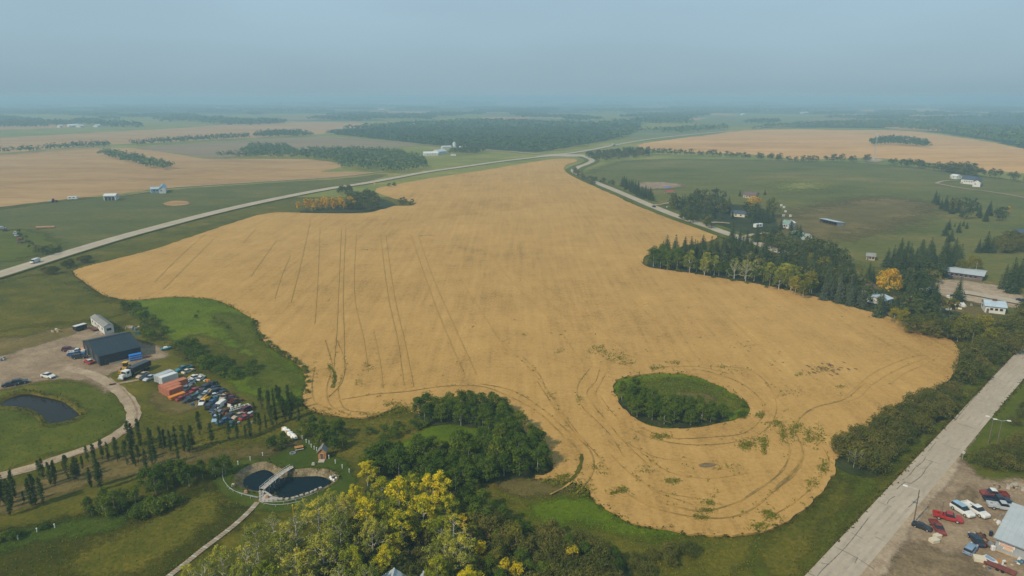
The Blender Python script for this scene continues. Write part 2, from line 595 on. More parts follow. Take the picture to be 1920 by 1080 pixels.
# ------------------------------------------------------------------ land: one base sheet to the horizon with the two ponds cut out
HEART_W = [(458.7,903),(460,897.7),(472,889.6),(486,883.5),(498,881.5),(507.5,884.8),(516,892),(526,899),(537,895.7),(559,895.7),(578,894),(595.5,893.6),(609,897),(620,904.5),(610,911),(599.6,916),(579,923.4),(559,929.5),(542.7,934.3),(532,933.6),(522.4,929.5),(514,926),(502,922.8),(486,919.4),(471,916.7),(461.5,912.6)]
HEART_B = [(440,902),(442.5,890),(454.7,879),(475,869.6),(496.7,865),(513,871),(521,875.5),(528,878.4),(545,880),(561,879.4),(579,878),(613,879.8),(631,887),(635,896),(622,907.5),(603,919),(581,926),(560,932.3),(545,936.6),(532,936.2),(521,932.5),(513,929.5),(501,926),(486,922.5),(467,919.6),(448,911)]
POOL_W = [(4,758),(22,746),(45,739.5),(80,744),(115,753),(136,767),(145,777.5),(130,785),(95,791),(86,786),(76,774),(52,763),(25,760)]
POOL_B = [(-10,758),(12,742),(44,735),(83,739.5),(121,749),(145,764),(155,777.5),(138,789),(95,797),(80,790),(68,779),(46,768.5),(18,766)]

def basin(wname, wlabel, wpx, bpx, zw, wmat, bank_label, bmat):
    n = 72
    def resample(pts):
        pts = catmull(pts, True, 0.4)
        L = [0.0]
        for i in range(len(pts)):
            L.append(L[-1] + (pts[(i + 1) % len(pts)] - pts[i]).length)
        tot, res, j = L[-1], [], 0
        for k in range(n):
            s = tot * k / n
            while L[j + 1] < s: j += 1
            u = (s - L[j]) / max(1e-6, L[j + 1] - L[j])
            res.append(pts[j] * (1 - u) + pts[(j + 1) % len(pts)] * u)
        return res
    wp = resample([G(a, b, zw) for a, b in wpx])
    # bank points: the nearest spread of the rim, kept in order from the same start
    bp = resample([G(a, b, 0.0) for a, b in bpx])
    vs, fs = [], []
    r = random.Random(3)
    rows = 4
    for k in range(rows + 1):
        u = k / rows
        for i in range(n):
            p = wp[i] * (1 - u) + bp[i] * u
            z = zw - 0.25 + (0.0 - zw + 0.25) * (u ** 0.85)
            if 0 < k < rows: z += r.uniform(-0.12, 0.12)
            vs.append((p.x, p.y, z))
    for k in range(rows):
        for i in range(n):
            j = (i + 1) % n
            fs.append((k * n + i, (k + 1) * n + i, (k + 1) * n + j, k * n + j))
    o = mesh_obj('pond_bank', vs, fs, bmat, smooth=True)
    if sum(p.normal.z for p in o.data.polygons) < 0: o.data.flip_normals()
    tag(o, bank_label, kind='structure')
    cen = sum(wp, Vector()) / n
    wexp = [w * 0.68 + q * 0.32 for w, q in zip(wp, bp)]
    o = fill(wname, [wexp], wmat, zw)
    tag(o, wlabel, kind='structure')
    return bp

heart_rim = basin('pond_water', 'dark blue water of the heart shaped garden pond', HEART_W, HEART_B, -1.3, M_water, 'bare clay bank round the heart shaped pond', M_bank)
pool_rim = basin('dugout_water', 'dark murky water of the dugout beside the gravel drive', POOL_W, POOL_B, -0.8, M_murk, 'grassy mud bank round the murky dugout', M_grass)

big = [Vector((-30000, -300, 0)), Vector((30000, -300, 0)), Vector((30000, 33000, 0)), Vector((-30000, 33000, 0))]
inner = [Vector((-900, 20, 0)), Vector((900, 20, 0)), Vector((900, 640, 0)), Vector((-900, 640, 0))]
o = fill('ground', [big, inner], M_pasture, 0.0)
tag(o, 'green pasture land stretching to the horizon', kind='structure')
o = fill('near_ground', [inner, heart_rim, pool_rim], M_grass, 0.0)
tag(o, 'olive and straw coloured meadow round the farmyards', kind='structure')

# ------------------------------------------------------------------ near zones
Z1, Z2, Z3, Z4 = 0.02, 0.07, 0.11, 0.135
FIELD = [(140,508),(175,540),(205,557),(260,563),(330,557),(400,562),(440,578),(470,596),(485,625),(500,645),(530,665),(560,685),(575,715),(570,740),(573,762),(590,773),(640,782),(690,784),(720,775),(750,764),(785,777),(840,768),(900,766),(945,776),(985,812),(1015,852),(1035,872),(1030,890),(1000,896),(1040,900),(1080,908),(1102,920),(1112,938),(1150,965),(1200,986),(1280,1001),(1350,1006),(1410,1002),(1450,992),(1500,964),(1540,924),(1562,892),(1568,865),(1580,845),(1600,828),(1640,804),(1700,766),(1748,735),(1785,705),(1800,676),(1797,655),(1783,640),(1750,623),(1700,606),(1650,591),(1600,578),(1540,561),(1480,546),(1420,534),(1360,524),(1300,514),(1240,506),(1210,500),(1205,490),(1212,480),(1240,472),(1290,461),(1330,453),(1345,444),(1320,431),(1280,416),(1250,405),(1200,389),(1150,366),(1110,348),(1080,334),(1060,321),(1058,313),(1075,305),(1083,302),(1075,298.5),(1050,298),(1000,304),(900,321),(800,336),(745,346),(710,353),(705,359),(720,366),(745,374),(770,379),(781,382),(770,386.5),(740,387),(715,393),(690,400),(640,401),(560,400),(520,399),(490,403),(430,421),(350,448),(280,471),(200,491),(160,501)]
ISLAND = [(1155,715),(1180,708),(1235,700),(1290,703),(1330,715),(1370,735),(1395,752),(1405,768),(1398,780),(1375,790),(1340,798),(1290,806),(1230,802),(1190,787),(1165,762),(1152,737)]
island_loop = outline(ISLAND, 0, True, 0.5)
field_loop = outline(FIELD, 0, True, 0.45)
ZF = 0.45
o = fill('wheat_field', [field_loop, island_loop], M_wheat, ZF)
tag(o, 'large golden ripe wheat field in the middle of the land', kind='structure')
# the cut face of the crop along its edges
for lp, nm in ((field_loop, 'crop_edge'), (island_loop, 'crop_edge')):
    n = len(lp)
    vs = [Vector((p.x, p.y, ZF)) for p in lp] + [Vector((p.x, p.y, -0.05)) for p in lp]
    o = mesh_obj(nm, vs, [(i, (i + 1) % n, n + (i + 1) % n, n + i) for i in range(n)], M_wheat)
    tag(o, 'standing stalks along the wheat field edge', kind='structure')
sheet('island_grass', ISLAND, M_lush, Z1, 'green grass island in the wheat', jit=0.5)
sheet('island_dull_grass', [(1180,725),(1230,712),(1300,715),(1350,735),(1380,760),(1340,770),(1270,760),(1200,745)], M_verge, Z2, 'duller mixed grass across the wheat island', jit=0.6, soft=4)
sheet('island_bare_patch', [(1262,738),(1300,735),(1335,742),(1345,752),(1325,762),(1300,752),(1270,748)], M_dry, Z2, 'brown dry grass patch on the wheat island', jit=0.4, soft=1.2)

sheet('marsh_meadow', [(232,566),(330,557),(400,562),(440,578),(470,596),(485,625),(500,645),(530,665),(560,685),(577,715),(570,742),(540,758),(500,748),(452,735),(425,712),(392,690),(345,655),(300,625),(262,600),(240,585)], M_lush, Z1, 'bright green marsh meadow beside the wheat', jit=0.6, soft=2.0)
sheet('marsh_meadow_dark', [(400,590),(450,592),(478,625),(500,660),(540,690),(560,725),(500,735),(470,700),(470,660),(430,625)], M_verge, Z2, 'darker sedge green along the marsh', jit=0.6, soft=6)
sheet('marsh_meadow_dry_patch', [(330,640),(370,628),(430,650),(470,672),(450,690),(400,672),(350,660)], M_grass, Z2, 'olive drier strip in the marsh meadow', jit=0.8, soft=3)
sheet('clearing_grass', [(700,855),(720,840),(760,828),(800,800),(850,793),(905,800),(945,822),(955,840),(900,838),(840,838),(780,842),(745,858),(715,868)], M_lush, Z1, 'bright green clearing inside the aspen wood', jit=0.4, soft=1.5)
sheet('headland_grass', [(880,925),(930,905),(985,895),(1030,890),(1000,896),(1045,899),(1080,908),(1105,920),(1114,938),(1150,965),(1200,986),(1280,1001),(1350,1006),(1405,1003),(1440,1010),(1400,1060),(1300,1120),(1180,1060),(1100,1020),(1010,990),(930,960)], M_grass, Z1, 'rough olive grass between the wood and the wheat', jit=0.5, soft=1.5)
sheet('headland_lush_grass', [(985,960),(1040,935),(1100,935),(1160,968),(1240,993),(1290,1004),(1250,1010),(1180,1000),(1100,985),(1030,985)], M_lush, Z2, 'bright green strip along the wheat corner', jit=0.7, soft=3)
sheet('stubble_patch', [(935,905),(985,898),(1035,893),(1060,900),(1075,912),(1045,925),(1000,930),(960,925)], M_dry, Z3, 'pale pressed stubble at the wheat corner', jit=0.8, soft=2)

lawn = outline([(403,905),(420,877),(465,857),(520,846),(560,824),(585,820),(600,838),(640,862),(664,888),(664,912),(635,935),(575,953),(500,960),(440,945),(412,925)], 0, True, 0.3)
o = soft_fill('pond_lawn', lawn, M_lawn, Z1, 1.2, [heart_rim])
tag(o, 'mown lawn round the heart shaped pond', kind='structure')
pl = outline([(-40,742),(60,722),(130,715),(195,730),(232,760),(238,785),(215,808),(170,832),(110,850),(40,872),(-40,898)], 0, True, 0.4)
o = soft_fill('dugout_meadow', pl, M_verge, Z1, 3.0, [pool_rim])
tag(o, 'green meadow round the murky dugout inside the drive', kind='structure')
sheet('lower_meadow', [(-40,1000),(60,985),(150,965),(260,945),(390,915),(410,935),(470,960),(420,1000),(300,1090),(-40,1150)], M_low, Z1, 'olive meadow below the hedge', jit=0.5, soft=3)
sheet('lower_meadow_green', [(-40,1015),(70,990),(150,975),(235,965),(225,990),(160,1005),(60,1020),(-40,1040)], M_lawn, Z2, 'green strip along the white posts', jit=0.6, soft=2.0)
sheet('lower_meadow_dry', [(150,1030),(230,1000),(300,965),(390,925),(420,945),(400,985),(330,1030),(250,1080),(160,1090)], M_grass, Z2, 'dry brownish grass beside the plank path', jit=0.9, soft=3.5)
sheet('poplar_row_soil', [(-40,940),(60,905),(160,870),(260,850),(400,845),(520,832),(560,826),(520,850),(400,862),(290,885),(180,905),(60,945),(-40,975)], M_dry, Z2, 'brown strip of bare soil under the poplar rows', jit=0.7, soft=2.5)

sheet('farmyard_gravel', [(-60,690),(20,662),(80,645),(130,630),(150,612),(200,618),(250,638),(300,652),(312,668),(285,677),(240,690),(215,697),(200,706),(222,728),(205,737),(170,718),(120,711),(60,718),(-60,742)], M_dirt, Z2, 'tan gravel yard in front of the dark barn', jit=0.5, soft=1.8)
sheet('farmyard_dirt', [(-60,640),(50,628),(100,618),(150,612),(160,640),(110,660),(50,668),(-60,690)], M_dry, Z1, 'worn dusty grass along the farmyard', jit=0.8, soft=4)
sheet('barn_side_dirt', [(235,600),(285,600),(315,640),(345,668),(370,700),(365,750),(320,745),(285,710),(240,695),(225,660)], M_grass, Z1, 'trampled olive grass beside the barn', jit=0.6, soft=4)
sheet('bare_earth_patch', [(285,735),(330,730),(360,742),(375,760),(345,775),(305,770)], M_dry, Z2, 'bare brown earth in front of the containers', jit=0.7, soft=2.5)
ribbon('gravel_drive', [(120,690),(165,700),(195,714),(222,732),(243,755),(251,777),(243,797),(220,815),(180,836),(130,853),(70,874),(0,893),(-60,910)], 3.9, M_gravel, Z3, 'gravel drive curving round the dugout', wob=0.12)
ribbon('drive_track', [(205,708),(228,728),(249,753),(257,777),(249,799),(226,818),(184,839),(132,857),(70,878),(0,897)], 0.5, M_dirt, Z4, 'wheel track worn into the gravel drive', wob=0.4)
ribbon('yard_spur', [(205,722),(235,717),(262,712)], 1.6, M_dirt, Z3, 'short worn spur track off the drive', wob=0.3)

# right roadside, shop yard
sheet('roadside_verge', [(1480,1120),(1560,1010),(1640,915),(1700,862),(1760,812),(1840,725),(1930,630),(1930,600),(1860,665),(1800,720),(1790,770),(1740,805),(1680,850),(1640,893),(1600,892),(1575,880),(1560,905),(1540,930),(1500,968),(1450,996),(1420,1010),(1430,1120)], M_verge, Z1, 'green verge between the wheat and the road', jit=0.5, soft=2)
sheet('verge_rough_grass', [(1430,1060),(1450,1000),(1505,968),(1545,928),(1568,895),(1600,900),(1590,940),(1540,1000),(1480,1090)], M_grass, Z2, 'dull rough grass along the wheat edge', jit=0.7, soft=2.5)
sheet('shop_yard', [(1800,862),(1830,893),(1870,903),(1960,890),(2050,900),(2150,1180),(1600,1180),(1640,1090),(1690,1010),(1725,950),(1765,905)], M_dirt, Z2, 'dusty brown yard in front of the shop', jit=0.5, soft=1.8)
sheet('shop_yard_churned', [(1650,1090),(1680,1030),(1720,1020),(1780,1035),(1830,1060),(1850,1120),(1640,1130)], M_mud, Z3, 'churned dark soil at the yard entrance', jit=0.9, soft=2.5)
sheet('shop_yard_oil_stain', [(1800,925),(1815,915),(1828,925),(1820,945),(1800,950),(1795,938)], M_mud, Z3, 'dark oily patch in the shop yard', jit=0.3, soft=1.2)
sheet('shop_side_grass', [(1805,845),(1830,800),(1880,745),(1960,680),(1990,880),(1900,898),(1850,900),(1822,888)], M_verge, Z1, 'green grass right of the road below the lamp', jit=0.5, soft=1.5)
# far right village lots
sheet('village_gravel_lot', [(1752,528),(1790,525),(1850,532),(1885,540),(1930,560),(1960,585),(1880,575),(1800,562),(1760,552)], M_gravel, Z3, 'gravel lot in front of the long low building', jit=0.6, soft=2.5)
sheet('village_yard', [(1640,560),(1700,552),(1760,556),(1840,575),(1850,610),(1790,618),(1700,592),(1650,580)], M_dry, Z2, 'trodden village yards behind the trees', jit=0.6, soft=4)

# pastures on both sides
sheet('left_pasture', [(-300,440),(0,393),(100,380),(200,369),(320,356),(467,346),(640,335),(720,326),(690,340),(560,362),(400,396),(280,428),(200,450),(60,492),(-300,590)], M_pastleft, Z1, 'green pasture left of the highway', jit=1.0, soft=5)
sheet('left_pasture_dry', [(-60,440),(40,430),(110,470),(60,482),(-60,500)], M_verge, Z2, 'yellow green grass corner left of the highway', jit=0.8, soft=8)
sheet('upper_meadow', [(-60,545),(90,512),(140,512),(175,542),(205,560),(230,566),(240,585),(180,600),(60,612),(-60,630)], M_grass, Z1, 'olive grass slope above the white trailer', jit=0.7, soft=6)
sheet('ball_diamond', [(306,381.5),(320,377.5),(340,376.5),(354,379),(352,384),(330,387),(312,386)], M_farwheat, Z2, 'bare pale oval patch in the left pasture', jit=0.2, soft=2)
sheet('right_pasture', [(1090,345),(1200,300),(1490,302),(1640,308),(1940,345),(2150,420),(2150,600),(1900,600),(1700,520),(1560,490),(1450,450),(1340,405),(1240,385)], M_pastright, Z1, 'broad green pasture right of the side road', jit=1.5, soft=18)
sheet('right_pasture_dry', [(1480,400),(1560,380),(1650,370),(1740,380),(1700,420),(1620,440),(1540,450),(1490,440),(1420,410)], M_dry, Z2, 'browned grass across the right pasture', jit=1.5, soft=25)
sheet('right_pasture_bare', [(1190,348),(1215,342),(1250,343),(1280,348),(1260,354),(1215,355)], M_dirt, 0.16, 'bare earth patch in the right pasture', jit=0.8, soft=6)
sheet('right_pasture_pale', [(1460,350),(1500,340),(1540,345),(1530,358),(1480,360)], M_pasture, 0.16, 'pale worn patch on the pasture rise', jit=0.8, soft=34)

# crop fields of the middle distance
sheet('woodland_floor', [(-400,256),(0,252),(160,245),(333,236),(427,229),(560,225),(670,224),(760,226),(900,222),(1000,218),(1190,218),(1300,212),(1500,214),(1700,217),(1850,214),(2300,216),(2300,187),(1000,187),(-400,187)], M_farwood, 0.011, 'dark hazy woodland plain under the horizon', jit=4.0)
FIELD2 = [(-300,420),(0,388),(100,376),(200,365.5),(320,352.5),(467,343.5),(640,332.5),(702,323.5),(650,322),(602,322),(625,317),(643,312),(624,304),(581,299),(500,298),(400,298.5),(330,289),(260,279),(213,278),(157,277),(113,280),(0,290),(-300,310)]
sheet('left_crop_field', FIELD2, M_farwheat, Z1, 'pale tan crop field left of the highway', jit=0.8)
sheet('fallow_field', [(262,277),(360,270),(467,262.5),(600,257.5),(700,264),(790,271),(740,276),(650,281),(560,287),(480,291),(412,298),(330,287)], M_fallow, Z1, 'grey brown fallow field behind the grove', jit=1.0)
sheet('far_left_crop_field', [(-300,272),(0,258.5),(160,249.5),(333,240.5),(427,233.5),(560,229.5),(670,229.5),(700,234),(744,236),(640,241.5),(600,252),(560,253.5),(467,258.5),(300,267),(157,273.5),(0,287),(-300,304)], M_farwheat, Z1, 'long pinkish crop field beyond the treeline', jit=1.0)
sheet('hill_crop_field', [(1195,272),(1270,260),(1350,249.5),(1413,244),(1516,242.5),(1580,244),(1675,244.5),(1738,249.5),(1801,258),(1857,267),(1935,284),(1990,345),(1935,326),(1833,318.5),(1754,306.5),(1635,296.5),(1492,298),(1413,290),(1279,284),(1215,279)], M_hill, Z1, 'golden hill field behind the right pasture', jit=1.0)
for nm, pts, mt, lb in (
    ('far_crop_field', [(1190,222),(1260,214.5),(1350,213),(1385,219),(1330,224.5),(1240,227)], M_farwheat, 'pinkish crop strip far right of the junction'),
    ('far_crop_field', [(1150,203.5),(1230,200.5),(1275,204.5),(1240,209.5),(1150,209)], M_farwheat, 'thin pinkish strip near the horizon'),
    ('far_green_field', [(1310,225),(1400,217.5),(1560,218.5),(1600,226),(1480,234),(1350,236.5)], M_fargreen, 'pale green field far beyond the hill crop'),
    ('far_green_field', [(1160,257),(1190,246),(1260,239),(1340,240.5),(1365,246),(1240,260)], M_fargreen, 'light green field beside the far highway'),
    ('far_green_field', [(1105,247),(1125,239),(1150,238),(1165,248),(1130,252)], M_fargreen, 'small light clearing in the far woods'),
    ('far_crop_field', [(910,219.5),(1000,220),(1100,222),(1110,225.5),(1020,227),(950,225)], M_farwheat, 'thin pale crop strip over the far woods'),
    ('far_green_field', [(1000,222),(1110,225),(1190,230),(1120,232),(1010,229)], M_fargreen, 'pale green strip over the far woods'),
    ('far_green_field', [(1600,226),(1690,222),(1720,228),(1640,233)], M_fargreen, 'hazy green field right of the hill'),
    ('far_crop_field', [(1840,208),(1960,206),(1980,212),(1870,214)], M_farwheat, 'hazy pinkish strip at far right'),
    ('far_crop_field', [(1660,238),(1720,239),(1790,243),(1760,246),(1690,243)], M_farwheat, 'small pale field behind the hill crop'),
    ('far_crop_field', [(-200,238),(0,234),(120,232),(160,236),(60,242),(-200,246)], M_farwheat, 'hazy pale field at far left'),
    ('far_crop_field', [(380,222),(520,219),(640,221),(560,225),(420,226)], M_fargreen, 'hazy green strip over the far left crop'),
    ('far_crop_field', [(630,190.7),(680,190),(740,191.5),(690,193)], M_farwheat, 'faint pink strip on the horizon'),
    ('far_crop_field', [(720,193.5),(760,193),(800,194.5),(750,196)], M_farwheat, 'second faint pink strip on the horizon'),
    ('far_crop_field', [(180,216),(320,213),(460,214),(340,219)], M_fargreen, 'pale hazy field under the left horizon')):
    sheet(nm, pts, mt, Z2, lb, jit=1.0)
r_ = random.Random(12)
for i in range(34):
    y = 188.5 + 40 * r_.random() ** 1.6
    x = r_.uniform(-100, 2020)
    if 600 < x < 1200 and y > 220: continue
    w_ = r_.uniform(40, 190); h_ = (y - 183) * r_.uniform(0.05, 0.11)
    k_ = r_.uniform(-.02, .02) * w_
    mt = r_.choice((M_farwheat, M_farwheat, M_fargreen, M_fallow))
    nm = {'distant_ripe_crop': 'far_crop_field', 'distant_green_crop': 'far_green_field', 'fallow_field': 'far_fallow_field'}[mt.name]
    o = fill(nm, [[G(x - w_, y - h_ + k_), G(x + w_ * r_.uniform(.5, 1), y - h_ - k_), G(x + w_, y + h_ - k_), G(x - w_ * r_.uniform(.6, 1), y + h_ + k_)]], mt, 0.62 + 0.012 * i)
    tag(o, 'faint hazy field patch on the far plain', kind='structure')
# dark woodland ground under the far woods
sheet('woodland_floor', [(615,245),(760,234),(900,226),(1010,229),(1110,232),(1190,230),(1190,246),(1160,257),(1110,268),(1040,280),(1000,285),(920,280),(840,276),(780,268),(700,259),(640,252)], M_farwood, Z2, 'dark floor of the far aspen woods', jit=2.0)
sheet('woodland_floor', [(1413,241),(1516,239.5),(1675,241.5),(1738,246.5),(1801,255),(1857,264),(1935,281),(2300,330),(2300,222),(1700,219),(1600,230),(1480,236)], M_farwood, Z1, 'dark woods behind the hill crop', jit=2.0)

# floors of the near woods
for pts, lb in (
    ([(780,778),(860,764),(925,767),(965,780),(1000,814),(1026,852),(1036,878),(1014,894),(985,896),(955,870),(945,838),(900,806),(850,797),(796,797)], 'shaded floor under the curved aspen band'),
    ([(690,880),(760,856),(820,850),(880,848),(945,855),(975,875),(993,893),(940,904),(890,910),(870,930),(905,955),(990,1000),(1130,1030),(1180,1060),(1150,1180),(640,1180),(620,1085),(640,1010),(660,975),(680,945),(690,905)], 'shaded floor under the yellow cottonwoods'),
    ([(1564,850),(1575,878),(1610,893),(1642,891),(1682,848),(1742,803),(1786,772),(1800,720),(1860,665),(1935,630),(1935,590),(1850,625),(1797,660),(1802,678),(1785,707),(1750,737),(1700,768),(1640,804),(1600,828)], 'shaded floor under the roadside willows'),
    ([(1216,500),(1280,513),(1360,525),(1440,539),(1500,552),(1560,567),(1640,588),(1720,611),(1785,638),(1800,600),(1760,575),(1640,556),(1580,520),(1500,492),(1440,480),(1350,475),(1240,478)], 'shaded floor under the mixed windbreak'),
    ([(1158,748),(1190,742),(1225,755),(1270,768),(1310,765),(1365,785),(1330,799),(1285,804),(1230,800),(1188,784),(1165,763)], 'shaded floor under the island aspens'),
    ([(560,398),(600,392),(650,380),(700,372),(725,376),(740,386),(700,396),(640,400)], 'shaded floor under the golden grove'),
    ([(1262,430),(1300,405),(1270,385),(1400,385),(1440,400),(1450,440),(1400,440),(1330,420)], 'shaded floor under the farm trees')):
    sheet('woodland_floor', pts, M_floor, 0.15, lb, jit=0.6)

# ------------------------------------------------------------------ roads
HWY = [(-400,630),(-20,522),(60,497),(130,475),(230,445),(300,426),(380,405),(460,386),(540,369),(620,354),(680,345),(740,334),(800,323),(870,313),(940,303),(1000,296),(1040,291),(1080,286),(1120,279),(1160,271),(1220,261),(1300,252),(1380,245),(1440,241),(1490,238)]
ribbon('highway_shoulder', HWY, 15.0, M_verge, 0.570, 'grassy shoulder of the highway')
ribbon('highway', HWY, 11.5, M_road, 0.610, 'pale two lane highway running past the wheat')
for off, w, mt, nm, lb in ((0.0, 0.22, M_line_y, 'centre_line', 'yellow centre line of the highway'), (3.7, 0.2, M_line_w, 'edge_line', 'white edge line on the far side of the highway'), (-3.7, 0.2, M_line_w, 'edge_line', 'white edge line on the field side of the highway')):
    pts = catmull([G(a, b) for a, b in HWY[:16]], False, step_by_distance)
    sh = []
    for i, p in enumerate(pts):
        d = pts[min(len(pts) - 1, i + 1)] - pts[max(0, i - 1)]
        d.normalize()
        sh.append(p + Vector((-d.y, d.x, 0)) * off)
    v, f = ribbon_pts(sh, w, 0.625)
    o = mesh_obj(nm, v, f, mt)
    if o.data.polygons[0].normal.z < 0: o.data.flip_normals()
    tag(o, lb, kind='structure')
NORTH = [(1035,291.5),(1062,291.5),(1085,292.5),(1102,296.5),(1110,302),(1100,308),(1084,314),(1076,320.5),(1087,329),(1112,341),(1150,356.5),(1190,373.5),(1226,389),(1265,404.5),(1300,417),(1330,427),(1357,437),(1388,447),(1420,458),(1470,476)]
ribbon('side_road_verge', NORTH, 22.0, M_verge, 0.565, 'grassy ditches of the winding side road')
ribbon('side_road', NORTH, 8.5, M_road, 0.630, 'winding side road from the junction to the farms')
sheet('junction_apron', [(1000,296.5),(1030,290),(1062,289.5),(1095,291),(1092,294),(1060,294.5),(1030,294)], M_road, 0.154, 'paved apron of the highway junction')
ribbon('frontage_road', [(610,256),(696,263),(787,270.5),(850,276),(916,281.5),(970,286),(1020,290.5)], 7.5, M_gravel, 0.600, 'gravel road running in from the left to the junction')
ribbon('field_lane', [(270,357),(330,352),(467,343),(640,331.5),(720,322)], 4.0, M_gravel, 0.600, 'thin gravel lane along the left crop field')
ribbon('left_farm_track', [(205,372),(250,365),(300,358)], 3.0, M_dirt, 0.600, 'dirt track past the left farm sheds')
ribbon('house_drive', [(1990,385),(1920,371),(1860,361),(1800,353),(1770,347.5),(1757,345),(1765,341),(1780,339),(1795,339)], 4.0, M_gravel, 0.600, 'gravel drive to the white house on the rise')
ribbon('farm_drive', [(1318,423),(1340,418),(1368,420)], 4.0, M_gravel, 0.640, 'gravel drive into the farmstead')
ribbon('farm_drive', [(1392,447),(1410,441),(1440,438)], 4.0, M_gravel, 0.640, 'second gravel drive nearer the windbreak')
ribbon('farm_drive', [(1222,386),(1240,384),(1256,381)], 3.5, M_gravel, 0.640, 'gravel drive beside the dark car')
ribbon('village_road', [(1795,548),(1830,553),(1875,562),(1925,572),(1990,590)], 7.0, M_road, 0.600, 'paved village road beside the gravel lot')

NEARROAD = [G(1585 - 150, 1080 + 170), G(1548, 1096), G(1801, 810), G(1920, 676)]
d = (NEARROAD[3] - NEARROAD[2]).normalized()
far_end = NEARROAD[2] + d * 420
near_end = NEARROAD[2] - d * 190
rd_v, rd_f = ribbon_pts([near_end, NEARROAD[2], far_end], 7.4, 0.20)
o = mesh_obj('paved_road', rd_v, rd_f, M_road)
if o.data.polygons[0].normal.z < 0: o.data.flip_normals()
tag(o, 'worn pale paved road in the right foreground', kind='structure')
ROAD_D, ROAD_P = d, NEARROAD[2]
ROAD_N = Vector((-d.y, d.x, 0))         # to the field side
def road_pt(s, t):
    return ROAD_P + ROAD_D * s + ROAD_N * t
for t in (2.35, 0.75, -0.9, -2.5):
    v, f = ribbon_pts([road_pt(s, t) for s in range(-150, 400, 10)], 0.6, 0.208, 0.3, rng)
    o = mesh_obj('wheel_path', v, f, M_wheel)
    if o.data.polygons[0].normal.z < 0: o.data.flip_normals()
    tag(o, 'darker wheel path worn along the near road', kind='structure')
sheet('road_apron', [(1838,806),(1806,850),(1792,888),(1752,938),(1712,992),(1680,1040),(1645,1100),(1590,1160),(1470,1160),(1560,1060),(1660,940),(1740,860)], M_gravel, 0.185, 'pale gravel apron widening into the shop yard', jit=0.25, soft=1.0)
CK = list(range(40))
# sealed cracks: long seams along the lane and short ones across it
for pts in ([(1765,833),(1792,843)], [(1736,857),(1729,868),(1716,878)], [(1716,878),(1705,892),(1692,902)], [(1733,862),(1748,867),(1759,870)], [(1748,867),(1737,879),(1727,894),(1708,908)], [(1686,901),(1697,906),(1708,908)],
            [(1697,905),(1688,912),(1681,919)], [(1716,874),(1728,880),(1735,879)], [(1646,941),(1658,947),(1671,952)], [(1678,932),(1668,938),(1663,946)], [(1724,932),(1713,944),(1703,953)], [(1628,973),(1612,994),(1590,1022),(1567,1046),(1540,1072),(1530,1085)],
            [(1563,1026),(1584,1036),(1610,1050),(1640,1070)], [(1608,1047),(1602,1058)], [(1515,1076),(1530,1083)], [(1540,1058),(1555,1060)], [(1640,1008),(1655,1015)], [(1795,795),(1812,800),(1830,806)], [(1820,745),(1850,757)], [(1855,705),(1890,720)], [(1790,790),(1815,760),(1850,720),(1885,680)], [(1755,830),(1740,848)], [(1595,1000),(1618,1012)]):
    ribbon('sealed_crack', pts, 0.12, M_crack, 0.212 + 0.001 * CK.pop(), 'dark sealed crack in the near road', wob=0.4, step=0.6)

